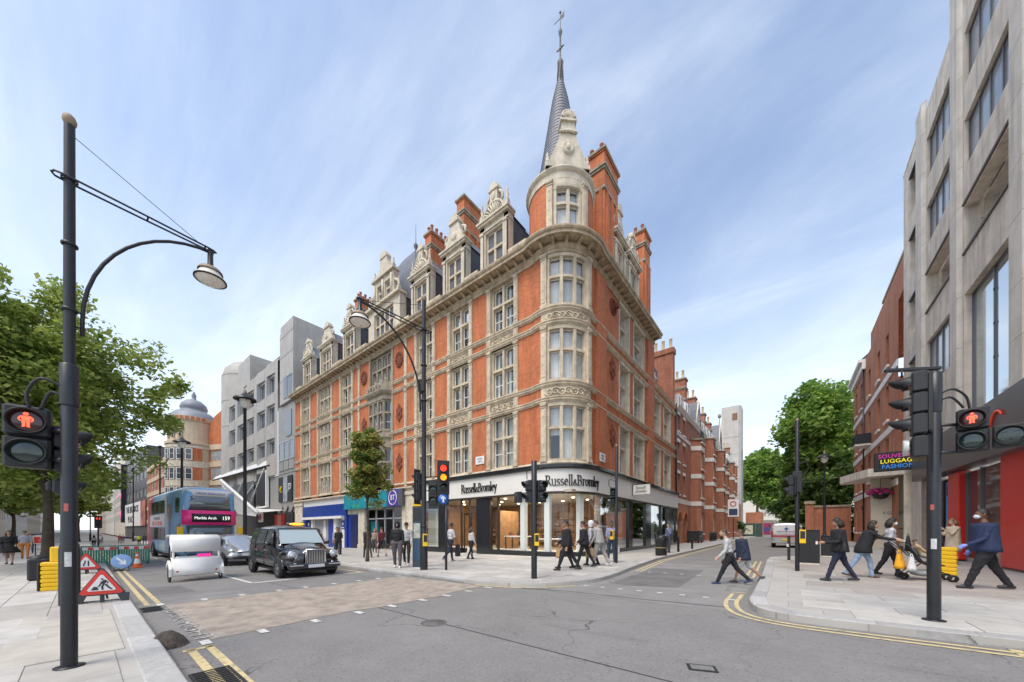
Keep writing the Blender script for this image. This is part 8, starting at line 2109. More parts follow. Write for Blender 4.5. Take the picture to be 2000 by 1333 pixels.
def person(label, x, y, rz, H=1.74, legs=((24,6),(-20,14)), arms=((-18,18,6),(20,25,6)), lean=3, top=(.02,.02,.02), bot=(.02,.02,.02), shoe=(.02,.02,.02), skin=0, hair=HAIRB, hair_len=0, sleeves=True, shorts=False, girth=1.0, loose=1.0, skirt=None, coat=None, hood=None, cap=None, mask=False, gloves=None, head_turn=0, head_tilt=0, voxel=.013, group=None, dz=KERB, backpack=None, scale_w=1.0, sole=None, kind_name='person', look=0):
    """legs: (hip swing, knee bend) right, left; arms: (shoulder swing, elbow bend, spread) right, left"""
    legs = tuple((a*.78,b) for a,b in legs); s = H/1.75; M = T(x, y, gz(x)+dz, rz)
    prim = []                                    # (a, b, ra, rb, tag)
    def add(a,b,ra,rb,tg): prim.append((Vector(a)*s,Vector(b)*s,ra*s,rb*s,tg))
    g = girth*(1.09 if sleeves else 1.0); lo = loose*1.1
    # legs first, to find how high the pelvis sits
    L1, L2 = .44, .42
    leg = []
    for sx, (hs,kb) in zip((1,-1),legs):
        hip = Vector((.095*sx*g,0,0)); kn = hip+rot_x(Vector((0,0,-L1)),hs); an = kn+rot_x(Vector((0,0,-L2)),hs-kb)
        leg.append((sx,hip,kn,an,hs-kb))
    low = min(l[3].z for l in leg); pz = -low+.075
    P0 = Vector((0,0,pz))
    for sx,hip,kn,an,sh in leg:
        hip, kn, an = hip+P0, kn+P0, an+P0
        tl = 'bot'
        add(hip+Vector((0,.005,.02)),kn,.090*g*lo,.060*lo,tl)
        add(kn,an+Vector((0,0,.0)) if not shorts else kn+(an-kn)*.9,.058*(lo if not shorts else .95),(.044*lo if not shorts else .036),'bot' if not shorts else 'skin')
        if not shorts: add(kn+(an-kn)*.25+Vector((0,.012,0)),kn+(an-kn)*.5,.054*lo,.048*lo,'bot')
        pitch = 0 if an.z < .12 else -min(55,(an.z-.08)*260)
        toe = an+rot_x(Vector((0,-.155,-.045)),pitch) ; heel = an+rot_x(Vector((0,.055,-.045)),pitch)
        add(heel,toe+Vector((0,.02,0)),.038,.034,'shoe'); add(an+Vector((0,0,-.01)),an+rot_x(Vector((0,-.07,-.03)),pitch),.040,.036,'shoe')
    Rl = Matrix.Rotation(R(lean),4,'X')
    def up(v): return P0+(Rl @ Vector(v))
    # torso
    for c, r_, tg in (((0,.005,.03),(.158*g,.112*g,.12),'bot'),((0,.0,.14),(.150*g,.108*g,.13),'top'),((0,-.002,.27),(.158*g,.112*g,.15),'top'),((0,.004,.40),(.172*g*scale_w,.110*g,.15),'top')):
        prim.append((up(c)*s, tuple(q*s for q in r_), 'ball', None, tg))
    shz = .475; shw = .165*scale_w*(.55+.45*g)
    add(up((-shw*.8,.008,shz)),up((shw*.8,.008,shz)),.066,.066,'top')
    add(up((0,.012,.50)),up((0,-.005,.60)),.060,.050,'skin')
    hc = up((0,-.018,.715)); Hm = Matrix.Translation(hc) @ Matrix.Rotation(R(head_turn),4,'Z') @ Matrix.Rotation(R(-head_tilt),4,'X')
    def hd(v): return Hm @ Vector(v)
    prim.append((hc*s,(.074*s,.092*s,.112*s),'ball',None,'skin')); prim.append((hd((0,-.025,-.055))*s,(.055*s,.062*s,.060*s),'ball',None,'skin'))
    add(hd((0,-.088,.0)),hd((0,-.104,-.028)),.010,.013,'skin')
    for sx in (-1,1): add(hd((.074*sx,.012,-.02)),hd((.076*sx,.014,.018)),.014,.016,'skin')
    # arms
    hands = []
    for sx, (ss,eb,sp) in zip((1,-1),arms):
        sh = up((shw*sx,.008,shz-.01)); spm = Matrix.Rotation(R(sp*sx),4,'Y')
        u = spm.inverted() @ rot_x(Vector((0,0,-.285)),ss) if False else Matrix.Rotation(R(-sp*sx),4,'Y') @ rot_x(Vector((0,0,-.285)),ss)
        el = sh+u; f = Matrix.Rotation(R(-sp*sx*.4),4,'Y') @ rot_x(Vector((0,0,-.25)),ss+eb); wr = el+f
        add(sh,el,.056*(.6+.4*g)*(1.12 if sleeves else 1),.046*(1.1 if sleeves else 1),'top')
        add(el,wr,.044*(1.12 if sleeves else .95),.031*(1.2 if sleeves else 1),'top' if sleeves else 'skin')
        hn = f.normalized(); side = Vector((0,-1,0)) if abs(hn.y) < .8 else Vector((0,0,1)); side = (side-hn*side.dot(hn)).normalized(); out = hn.cross(side)
        pm = wr+hn*.055; tg = 'glove' if gloves else 'skin'
        add(wr,pm+hn*.03,.026,.034,tg)
        for k in range(4):
            o_ = side*((k-1.5)*.020); a_ = pm+hn*.045+o_; b_ = a_+hn*(.035-.004*abs(k-1.4))-out*sx*.012; c_ = b_+hn*.026-out*sx*.022
            add(a_,b_,.0115,.0105,tg); add(b_,c_,.0105,.009,tg)
        add(pm+side*.028,pm+side*.052+hn*.035-out*sx*.01,.0125,.010,tg)
        hands.append(M @ ((pm+hn*.05)*s))
    mb = MB()
    for p in prim:
        if p[2] == 'ball': mb.ball(p[0], p[1], 14)
        else: caps(mb, *p[:4])
    tmp = mb.mesh('body'); o0 = bpy.data.objects.new('body_tmp', tmp); COL.objects.link(o0)
    rm = o0.modifiers.new('r','REMESH'); rm.mode = 'VOXEL'; rm.voxel_size = voxel; sm = o0.modifiers.new('s','SMOOTH'); sm.factor = .5; sm.iterations = 2
    dg = bpy.context.evaluated_depsgraph_get(); me = bpy.data.meshes.new_from_object(o0.evaluated_get(dg)); bpy.data.objects.remove(o0)
    nv = len(me.vertices); V = np.empty(nv*3,np.float32); me.vertices.foreach_get('co',V); V = V.reshape(-1,3)
    best = np.full(nv,1e9); lab = np.zeros(nv,int); TG_ = ['skin','top','bot','shoe','glove']
    for p in prim:
        ti = TG_.index(p[4])
        if p[2] == 'ball': d = (np.linalg.norm((V-np.array(p[0]))/np.array(p[1]),axis=1)-1)*min(p[1])
        else:
            a, b = np.array(p[0]), np.array(p[1]); ab = b-a; t_ = np.clip(((V-a)@ab)/max(ab@ab,1e-9),0,1); d = np.linalg.norm(V-(a+t_[:,None]*ab),axis=1)-(p[2]+(p[3]-p[2])*t_)
        k = d < best; best[k] = d[k]; lab[k] = ti
    # folds in the cloth
    cl_ = (lab == 1)|(lab == 2); N = np.empty(nv*3,np.float32); me.vertices.foreach_get('normal',N); N = N.reshape(-1,3)
    wv = np.sin(V[:,2]*38+3*np.sin(V[:,0]*17+x)+2*np.sin(V[:,1]*23))*.5+np.sin(V[:,2]*71+V[:,0]*40)*.25
    V = V+N*(wv*.0065*s*cl_)[:,None]; me.vertices.foreach_set('co',V.ravel())
    npoly = len(me.polygons); lv = np.empty(len(me.loops),np.int32); me.loops.foreach_get('vertex_index',lv); ls = np.empty(npoly,np.int32); me.polygons.foreach_get('loop_start',ls)
    me.materials.clear()
    for m_ in (SKIN[skin],cloth(top),cloth(bot),cloth(shoe,.5),cloth(gloves or (.1,.1,.1),.5)): me.materials.append(m_)
    me.polygons.foreach_set('material_index',lab[lv[ls]].astype(np.int32)); me.polygons.foreach_set('use_smooth',np.ones(npoly,bool)); me.update()
    t = thing(kind_name, label, 'person', M, group); put(me, 'body', t, M)
    # head details
    Hs = M @ Matrix.Scale(s,4) @ Hm
    for sx in (-1,1): MB().ball((.030*sx,-.083,.012),(.011,.008,.008),8).build('eye', EYE, t, Hs)
    MB().ball((0,-.088,-.062),(.022,.008,.007),8).build('mouth', LIP, t, Hs)
    def hairm(kind):
        mb = MB(); n = 18
        for i in range(n):
            for j in range(10):
                pass
        vs, fs = [], []; rows = 9
        for i in range(rows+1):
            th = (i/rows)*(1.95 if kind else 1.75)
            for j in range(n):
                a = 2*math.pi*j/n; front = max(0,-math.sin(a)); thh = th*(1-.45*front**1.3); r_ = 1.075+.03*math.sin(5*a+i)
                vs.append((.076*r_*math.sin(thh)*math.cos(a), .004+.096*r_*math.sin(thh)*math.sin(a), .012+.113*r_*math.cos(thh)))
        for i in range(rows):
            for j in range(n): fs.append((i*n+j,i*n+(j+1)%n,(i+1)*n+(j+1)%n,(i+1)*n+j))
        mb.add(vs,fs,0,True)
        if kind:
            for j in range(11):
                a = R(5+170*j/10); bx, by = .080*math.cos(a), .03+.085*math.sin(a)
                mb.tube([(bx,by*.8,.05),(bx*1.1,by*1.15,-.06),(bx*1.15,by*1.2,-.06-kind*.5),(bx*.9,by*1.15,-.06-kind)],[.028,.034,.030,.010],6)
        return mb
    if hair is not None and not hood: hairm(hair_len).build('hair', hair, t, Hs)
    if hood:
        mb = MB(); mb.lathe([(.088,-.13),(.105,-.06),(.108,.02),(.094,.09),(.05,.135),(0,.145)],16,0,Matrix.Diagonal((1,1.12,1,1)) @ Matrix.Translation((0,.028,0))); mb.build('hood', cloth(hood), t, Hs)
    if cap: mb = MB(); mb.lathe([(.094,.02),(.092,.07),(.06,.125),(0,.138)],16,0,Matrix.Diagonal((.92,1.12,1,1))); mb.prism([(.06*math.cos(a*.449),0) for a in range(2)]+[(.0,.0)],0,.001) if False else mb.ball((0,-.13,.03),(.065,.06,.009),10); mb.build('cap', cloth(cap), t, Hs)
    if mask: mb = MB(); mb.ball((0,-.052,-.055),(.063,.060,.050),12); mb.build('face_mask', cloth((.62,.72,.80)), t, Hs)
    Ms = M @ Matrix.Scale(s,4)
    if skirt:
        c, zl, wd = skirt; mb = MB(); n = 22; vs, fs = [], []
        for i in range(6):
            u = i/5
            for j in range(n):
                a = 2*math.pi*j/n; r_ = 1+.05*math.sin(6*a)*u; q = up((0,0,.10)); vs.append((q.x+(.155*g+(wd-.155)*u)*r_*math.cos(a), q.y*(1-u)+(.115*g+(wd*.85-.115)*u)*r_*math.sin(a), (pz+.12)*(1-u)+zl*u))
        for i in range(5):
            for j in range(n): fs.append((i*n+j,i*n+(j+1)%n,(i+1)*n+(j+1)%n,(i+1)*n+j))
        mb.add(vs,fs,0,True); so_ = mb.build('skirt', cloth(c), t, Ms); so_.modifiers.new('thick','SOLIDIFY').thickness = .012
    if coat:
        c, zl = coat; mb = MB(); n = 22; vs, fs = [], []
        for i in range(9):
            u = i/8; z_ = .52*(1-u)+(zl-pz)*u
            for j in range(n):
                a = 2*math.pi*j/n; w_ = .192*g-.012*math.sin(u*3.1)+.035*u; dd = .132*g+.045*u; r_ = 1+.03*math.sin(7*a+i*.5); q = up((0,0,max(z_,0))); vs.append((q.x+w_*r_*math.cos(a), q.y+dd*r_*math.sin(a), pz+z_ if z_ < 0 else q.z))
        for i in range(8):
            for j in range(n): fs.append((i*n+j,i*n+(j+1)%n,(i+1)*n+(j+1)%n,(i+1)*n+j))
        mb.add(vs,fs,0,True); so_ = mb.build('coat', cloth(c), t, Ms); so_.modifiers.new('thick','SOLIDIFY').thickness = .012
    if backpack:
        q = up((0,.17,.33)); mb = MB(); mb.bbox(q.x-.14,q.x+.14,q.y-.08,q.y+.09,q.z-.2,q.z+.2,.06); b_ = mb.build('backpack', cloth(backpack), None, Ms); tag(b_, 'backpack worn by '+label, 'bag')
    return t, hands
def bag(label, at, c, w=.26, h=.32, d=.10, handle=.14, name='shopping_bag', rz=0, sag=.9):
    """bag hanging from the hand at the given point"""
    M = Matrix.Translation((at[0],at[1],at[2])) @ Matrix.Rotation(R(rz),4,'Z'); t = thing(name, label, 'bag', M)
    mb = MB(); vs, fs = [], []; n = 16
    for i in range(6):
        u = i/5; ww = w/2*(sag+(1-sag)*u+.10*math.sin(u*3.0)); dd = d/2*(.35+.65*u)
        for j in range(n):
            a = 2*math.pi*j/n; e = lambda v: math.copysign(abs(v)**.55, v); vs.append((ww*e(math.cos(a))*(1+.02*math.sin(5*a+i)), dd*e(math.sin(a)), -handle-h*u))
    for i in range(5):
        for j in range(n): fs.append((i*n+j,i*n+(j+1)%n,(i+1)*n+(j+1)%n,(i+1)*n+j))
    fs.append(tuple(range(5*n,6*n))); mb.add(vs,fs,0,True); mb.build('sack', c, t, M)
    for s in (-1,1): MB().tube([(-w*.25,s*d*.12,-handle),(-w*.1,s*.01,-.02),(w*.1,s*.01,-.02),(w*.25,s*d*.12,-handle)],.008,5).build('handle', c, t, M)
    return t
PAPER = cloth((.42,.27,.13)); WBAG = cloth((.70,.70,.70)); OBAG = cloth((.80,.38,.02)); LBAG = cloth((.02,.02,.022),.4)
BLK_, NAVY, GREY, JEAN, LJEAN = (.016,.016,.019), (.022,.030,.060), (.36,.36,.37), (.06,.09,.17), (.26,.36,.50)
# right pavement
t, h = person('woman in black jacket and navy leggings striding towards the side street crossing', 1.04,12.34,-84, 1.66, ((26,4),(-24,10)), ((10,75,10),(-20,25,12)), 3, BLK_, (.018,.022,.045), (.03,.03,.03), 1, HAIRB, .08, voxel=.011, girth=1.05, coat=(BLK_,.80))
q = h[0]; bag('black leather shoulder bag of the woman in black jacket', (1.08,12.10,1.28), LBAG, .38,.26,.14,.10,'handbag',96)
t, h = person('woman in black cardigan and pale jeans leaning over the pushchair handle', 1.62,13.55,90, 1.62, ((26,14),(-30,6)), ((58,22,4),(56,24,4)), 17, BLK_, LJEAN, (.10,.05,.04), 0, HAIRB, .22, voxel=.011, head_tilt=12, coat=(BLK_,.74))
person('woman in grey hoodie and white face mask walking beside the pushchair', 2.25,14.35,90, 1.66, ((22,8),(-22,10)), ((25,40,6),(-10,40,6)), 3, (.50,.50,.53), BLK_, (.02,.02,.02), 0, HAIRB, .12, voxel=.011, mask=True, loose=1.05)
bag('black canvas bag carried by the woman in grey hoodie', (2.55,14.1,1.38), LBAG, .30,.42,.16,.08,'handbag',80)
t, h = person('man in navy jacket with face mask and blue gloves walking by the red shop', 3.40,12.46,-86, 1.80, ((28,4),(-26,8)), ((16,45,8),(-6,35,8)), 3, (.020,.032,.085), BLK_, (.03,.03,.032), 2, HAIRB, 0, voxel=.011, girth=1.16, mask=True, coat=((.020,.032,.085),.80), gloves=(.20,.26,.62), head_turn=0, head_tilt=8, loose=1.15)
person('woman in long beige trench coat standing by the shop glass', 4.72,20.0,-70, 1.68, ((12,4),(-8,8)), ((35,95,4),(30,100,4)), 0, (.55,.46,.34), BLK_, (.6,.6,.6), 3, HAIRL, .1, voxel=.013, coat=((.55,.46,.34),.52), girth=1.05)
# pushchair
MP = TP(2.78,13.78,0,90); pu = thing('pushchair', 'black folding pushchair pushed along the right pavement', 'pushchair', MP)
PF = lambda pts, nm='frame_tube', r_=.014: MB().tube(pts, r_, 6).build(nm, IRON, pu, MP)
for s in (-.22,.22):
    PF([(s,.62,1.02),(s,.25,.62),(s,-.35,.16)]); PF([(s,.38,.16),(s,.10,.45),(s,-.10,.46)]); PF([(s,.62,1.02),(s,.70,1.05)],'handle_tube')
    for y_ in (.40,-.42):
        for dx in (-.035,.035): MB().lathe([(.04,-.014),(.085,-.014),(.092,0),(.085,.014),(.04,.014)],16).build('wheel', TYR, pu, MP @ Matrix.Translation((s+dx,y_,.092)) @ Matrix.Rotation(R(90),4,'Y'))
PF([(-.22,.68,1.045),(.22,.68,1.045)],'handle_bar',.018)
MB().add([(-.2,.02,.44),(.2,.02,.44),(.2,-.30,.42),(-.2,-.30,.42)],[(0,1,2,3)]).build('seat', cloth((.03,.03,.035)), pu, MP).modifiers.new('thick','SOLIDIFY').thickness = .03
MB().add([(-.2,.03,.44),(.2,.03,.44),(.2,.30,.92),(-.2,.30,.92)],[(0,1,2,3)]).build('seat_back', cloth((.03,.03,.035)), pu, MP).modifiers.new('thick','SOLIDIFY').thickness = .03
MB().ball((0,.02,.18),(.2,.25,.09),12).build('basket', cloth((.30,.32,.33)), pu, MP)
bag('bulging orange carrier bag hung on the pushchair handle', (2.28,13.42,.95), OBAG, .34,.40,.2,.10,rz=70); bag('bulging white carrier bag hung on the pushchair handle', (2.48,13.40,.86), WBAG, .32,.36,.2,.08,rz=84)
person('toddler in tan jacket seated in the pushchair', 2.75,13.78,90, .92, ((82,55),(82,60)), ((40,40,4),(45,35,4)), -22, (.42,.30,.18), (.36,.30,.24), (.3,.2,.15), 3, HAIRN, 0, voxel=.010, dz=.40+.0, girth=1.25)
MB().ball((0,-.12,.62),(.18,.12,.05),10).build('tray', mat('red_toy',(.65,.07,.05),.5), pu, MP)
# boys crossing the side street
t, h = person('boy in pale grey hoodie and black trousers stepping over the side street', -1.24,11.0,-80, 1.56, ((30,2),(-34,18)), ((6,35,10),(-24,30,10)), 12, (.46,.46,.45), BLK_, (.04,.06,.12), 0, HAIRN, 0, voxel=.011, dz=0, head_tilt=14, loose=1.05)
mb = MB(); mb.ball((0,0,0),(.12,.09,.10),14); o = mb.build('football', mat('brown_leather',(.075,.03,.022),.5,vary=.3,vscale=14), None, Matrix.Translation((h[1][0]-.06,h[1][1]-.03,h[1][2]-.06))); tag(o,'brown leather ball held by the boy in grey hoodie','ball')
person('boy in navy padded jacket and pale shorts walking behind the grey hoodie', -.98,11.55,-82, 1.50, ((24,6),(-32,22)), ((-10,30,10),(16,30,10)), 6, NAVY, (.50,.50,.47), (.06,.06,.06), 1, HAIRN, 0, voxel=.011, dz=0, shorts=True, girth=1.15, loose=1.05, coat=(NAVY,.74))
# the group on the shop corner
t, h = person('young man in black with navy top walking first of the corner group', -6.42,11.15,-75, 1.72, ((22,6),(-18,10)), ((-6,20,8),(8,30,8)), 3, (.022,.028,.042), BLK_, BLK_, 1, HAIRB, 0, backpack=None); bag('brown paper bag held by the first man of the corner group', h[1], PAPER,.28,.34,.12,.10,rz=20)
person('young man in black jacket striding across the corner pavement', -6.02,10.62,-62, 1.80, ((30,4),(-30,8)), ((-16,30,8),(20,35,8)), 4, BLK_, BLK_, (.05,.035,.03), 1, HAIRB, 0, coat=(BLK_,.84))
person('young man in black jacket with striped cuffs between the two groups', -6.05,11.95,-78, 1.76, ((24,6),(-26,10)), ((-10,60,10),(16,40,8)), 4, (.018,.018,.024), (.018,.018,.02), BLK_, 0, HAIRB, 0, coat=((.018,.018,.024),.84))
person('figure with white hood up behind the man in black jacket', -6.15,12.75,-80, 1.78, ((16,6),(-16,8)), ((-10,30,6),(10,30,6)), 2, (.46,.46,.48), BLK_, BLK_, 0, None, 0, hood=(.60,.61,.63))
t, h = person('man in grey tracksuit walking with a brown paper bag', -5.75,12.65,-84, 1.80, ((22,8),(-24,10)), ((10,20,8),(-14,25,8)), 10, (.36,.34,.32), (.33,.31,.29), (.6,.6,.62), 0, HAIRN, 0, loose=1.2, girth=1.05, coat=((.36,.34,.32),.86)); bag('brown paper bag held by the man in grey tracksuit', h[0], PAPER,.30,.38,.13,.10,rz=15)
t, h = person('bearded man in lilac shirt and jeans facing out beside the slim pole', -6.02,14.45,35, 1.78, ((8,3),(-8,6)), ((-4,12,6),(6,40,6)), 0, (.24,.26,.42), (.045,.065,.11), BLK_, 2, HAIRB, 0, sleeves=False, girth=1.12); bag('small white carrier bag held by the man in lilac shirt', h[0], WBAG,.24,.28,.10,.10)
# shop front pavement
t, h = person('man in pale grey t-shirt walking away towards the shoe shop', -12.43,10.88,168, 1.82, ((16,6),(-18,30)), ((-8,15,12),(10,15,12)), 3, (.55,.55,.56), (.022,.028,.055), (.45,.42,.4), 2, HAIRB, 0, sleeves=False, scale_w=1.12)
bag('dark jacket slung from the hand of the man in grey t-shirt', h[1], LBAG,.30,.55,.14,.02,'folded_jacket'); 
t, h = person('woman in white blouse walking away beyond the man in grey t-shirt', -12.6,12.4,165, 1.64, ((14,6),(-16,12)), ((-6,12,6),(8,12,6)), 2, (.55,.52,.5), BLK_, BLK_, 0, HAIRN, .2); bag('white plastic carrier bag of the woman in white blouse', h[0], WBAG,.28,.36,.12,.10)
person('man in black hoodie and grey trousers walking towards the kerb', -11.98,7.75,48, 1.80, ((10,4),(-8,12)), ((8,12,10),(-8,12,10)), 0, BLK_, (.10,.085,.09), (.72,.72,.72), 0, HAIRB, 0, hood=BLK_, loose=1.12, girth=1.06)
person('man in dark cap and pale top walking beside the black hoodie', -12.62,8.6,46, 1.80, ((14,5),(-12,14)), ((10,25,8),(-8,20,8)), 0, (.50,.49,.48), (.025,.025,.028), (.7,.7,.7), 0, HAIRN, 0, cap=(.03,.03,.035))
person('woman in tan cardigan half hidden by the totem', -12.9,9.5,42, 1.66, ((12,6),(-10,10)), ((5,60,6),(8,20,6)), 0, (.42,.31,.20), (.40,.32,.24), (.3,.2,.1), 0, HAIRN, .25, voxel=.015)
person('man in dark shirt walking left behind the young tree', -18.55,10.1,-100, 1.78, ((26,6),(-24,10)), ((-18,20,6),(20,25,6)), 3, (.045,.035,.04), (.05,.05,.055), (.05,.05,.05), 0, HAIRB, 0, voxel=.015)
person('man in maroon shirt and shorts walking left past the phone shop', -18.6,11.0,-98, 1.76, ((26,6),(-28,14)), ((-18,20,6),(22,25,6)), 3, (.13,.018,.03), (.03,.03,.035), (.05,.05,.05), 0, HAIRB, 0, shorts=True, voxel=.015)
person('woman in olive top and black skirt walking near the taxi', -22.3,9.0,80, 1.68, ((18,6),(-18,12)), ((30,75,6),(28,80,6)), 0, (.10,.075,.04), BLK_, BLK_, 1, HAIRB, .3, skirt=(BLK_,.52,.26), sleeves=False, voxel=.015)
person('man in black t-shirt walking with one hand raised near the blue shop', -21.4,9.8,70, 1.76, ((20,6),(-20,16)), ((10,100,6),(-10,25,6)), 0, BLK_, BLK_, (.6,.6,.55), 2, HAIRB, 0, sleeves=False, voxel=.015)
t, h = person('man in pale grey hoodie behind the man in black t-shirt', -23.4,10.6,75, 1.80, ((16,6),(-16,12)), ((8,15,6),(-8,15,6)), 0, (.45,.47,.50), (.10,.11,.13), BLK_, 0, HAIRB, 0, voxel=.016); bag('white carrier bag of the man in pale grey hoodie', h[0], WBAG,.26,.36,.12,.10)
t, h = person('woman in khaki top walking out by the blue door', -22.9,13.0,60, 1.68, ((14,6),(-14,12)), ((6,20,8),(-8,15,8)), 0, (.34,.27,.20), (.09,.085,.07), BLK_, 0, HAIRL, .15, voxel=.016); bag('pink handbag of the woman in khaki top', h[0], cloth((.55,.30,.26)),.30,.24,.12,.10,'handbag')
person('man in blue shirt on the telephone beyond the litter bin', -5.75,22.6,-30, 1.78, ((6,3),(-6,5)), ((20,130,10),(0,20,8)), 0, (.09,.14,.27), (.05,.05,.07), BLK_, 0, HAIRN, 0, sleeves=False, girth=1.15, voxel=.015)
# near side pavement, left
person('woman in short black dress and boots walking on the near pavement', -30.2,-2.25,82, 1.68, ((12,4),(-10,10)), ((6,60,12),(4,60,12)), 0, BLK_, (.40,.24,.17), BLK_, 0, HAIRN, .12, skirt=(BLK_,.62,.34), shorts=True, voxel=.015, girth=1.1)
person('man in grey polo shirt and orange trousers walking on the near pavement', -36.9,-2.2,85, 1.74, ((10,4),(-10,10)), ((6,12,12),(-6,12,12)), 0, (.33,.34,.40), (.52,.20,.06), BLK_, 0, HAIRN, 0, sleeves=False, girth=1.22, voxel=.016, cap=(.10,.12,.04))
rngp = random.Random(44)
FARC = [((.06,.06,.07),'dark jacket'),((.5,.5,.5),'white top'),((.35,.05,.05),'red top'),((.08,.12,.25),'blue top'),((.45,.38,.28),'beige top'),((.55,.62,.05),'yellow hi-vis vest')]
spots = [(-39.5,-2.9,1,'beside the man in orange trousers'),(-44,-3.4,2,'farther along the near pavement by the tree'),(-48,-2.6,4,'on the near pavement beyond the tree'),(-52,-4.4,0,'close to the near side shop fronts'),(-46,8.7,0,'by the lantern lamp'),(-47,9.6,4,'outside the station shop'),(-44.6,9.2,3,'outside the blue shop corner'),(-40.5,9.6,0,'passing the blue shop window'),(-70,1.0,1,'on the roadway beyond the green barrier'),(-76,5.4,5,'in the works area down the street'),(-72,-1.5,3,'near the far tree'),(-84,6.6,0,'by the striped wing'),(-92,2.0,1,'far down the roadway'),(-96,4.4,2,'beside the far lamp column'),(-88,8.9,4,'under the white canopy'),(-104,5.2,3,'crossing the long street far away'),(-112,2.6,0,'at the vanishing end of the long street'),(-108,7.2,1,'below the dark store')]
for i, (x,y,ci,wh_) in enumerate(spots):
    c, nm = FARC[ci]; a = rngp.choice((80,95,-85,-95))
    person('distant walker in '+nm+' '+wh_, x, y, a, rngp.uniform(1.6,1.84), ((rngp.uniform(12,26),6),(-rngp.uniform(12,26),12)), ((-12,20,7),(14,20,7)), 2, c, rngp.choice((BLK_,NAVY,JEAN,(.2,.18,.16))), BLK_, rngp.choice((0,0,1,2)), rngp.choice((HAIRB,HAIRN,HAIRL)), rngp.choice((0,0,.2)), voxel=.022, group='distant walkers along the long street', dz=KERB if (y < .5 or y > 7.1) else 0)
# ================================================================== trees and shrubs
def leaf_mat(name, c1, c2, c3, sc_=1.2):
    m, n, l, p = _tree(name)
    g = n.new('ShaderNodeNewGeometry')
    nz = n.new('ShaderNodeTexNoise'); nz.inputs['Scale'].default_value = sc_; nz.inputs['Detail'].default_value = 3; l.new(g.outputs['Position'], nz.inputs['Vector'])
    ri = n.new('ShaderNodeMath'); ri.operation = 'MULTIPLY_ADD'; l.new(g.outputs['Random Per Island'], ri.inputs[0]); ri.inputs[1].default_value = .5; l.new(nz.outputs[0], ri.inputs[2])
    cr = n.new('ShaderNodeValToRGB'); e = cr.color_ramp.elements; e[0].position = .42; e[0].color = (*c1,1); e[1].position = 1.05; e[1].color = (*c3,1); q = e.new(.72); q.color = (*c2,1)
    l.new(ri.outputs[0], cr.inputs[0]); l.new(cr.outputs[0], p.inputs['Base Color']); p.inputs['Roughness'].default_value = .5
    tr = n.new('ShaderNodeBsdfTranslucent'); l.new(cr.outputs[0], tr.inputs[0]); mx = n.new('ShaderNodeMixShader'); mx.inputs[0].default_value = .48
    l.new(p.outputs[0], mx.inputs[1]); l.new(tr.outputs[0], mx.inputs[2]); l.new(mx.outputs[0], n['Material Output'].inputs[0])
    return m
BARK = mat('bark', (.075,.058,.042), .9, vary=.35, vscale=6, bump=.6, bscale=18)
BARK2 = mat('pale_bark', (.17,.145,.11), .9, vary=.35, vscale=4, bump=.5, bscale=12)
LEAF = leaf_mat('plane_leaf', (.11,.18,.035), (.26,.35,.065), (.46,.52,.14))
LEAF2 = leaf_mat('far_leaf', (.07,.16,.03), (.18,.31,.05), (.34,.46,.10), .5)
LEAF3 = leaf_mat('young_leaf', (.10,.17,.035), (.22,.29,.06), (.42,.34,.10), 1.0)
LEAF4 = leaf_mat('hedge_leaf', (.045,.095,.025), (.10,.17,.04), (.19,.26,.07), .8)
def leaves(clumps, per, size, seed, flat=.55):
    """clumps: (centre, radius); many small pointed quads through each clump's volume"""
    rng = np.random.default_rng(seed)
    C = np.array([c for c,_ in clumps]); Rr = np.array([r for _,r in clumps]); n = len(clumps)*per
    idx = np.repeat(np.arange(len(clumps)), per)
    d = rng.normal(size=(n,3)); d /= np.linalg.norm(d,axis=1,keepdims=True)
    rad = rng.random(n)**.45
    P = C[idx] + d*(rad*Rr[idx])[:,None]*np.array([1,1,flat+.25])
    a = rng.normal(size=(n,3)); a[:,2] *= .6; a /= np.linalg.norm(a,axis=1,keepdims=True)
    nrm = rng.normal(size=(n,3))*.75 + np.array([0,0,1.0]); b = np.cross(nrm,a); b /= np.linalg.norm(b,axis=1,keepdims=True)
    s = size*(.6+.8*rng.random(n))[:,None]
    v = np.empty((n,4,3)); v[:,0] = P-a*s*.55; v[:,1] = P+b*s*.34-a*s*.05; v[:,2] = P+a*s*.6; v[:,3] = P-b*s*.34-a*s*.05
    v[:,2,2] -= .12*s[:,0]
    return v.reshape(-1,3)
def leaf_obj(verts, mt, parent, name='crown'):
    n = len(verts)//4
    me = bpy.data.meshes.new(name); me.vertices.add(n*4); me.vertices.foreach_set('co', verts.astype(np.float32).ravel())
    me.loops.add(n*4); me.loops.foreach_set('vertex_index', np.arange(n*4,dtype=np.int32)); me.polygons.add(n); me.polygons.foreach_set('loop_start', np.arange(0,n*4,4,dtype=np.int32)); me.polygons.foreach_set('loop_total', np.full(n,4,dtype=np.int32))
    me.materials.append(mt); me.update(calc_edges=True); me.validate()
    return put(me, name, parent)
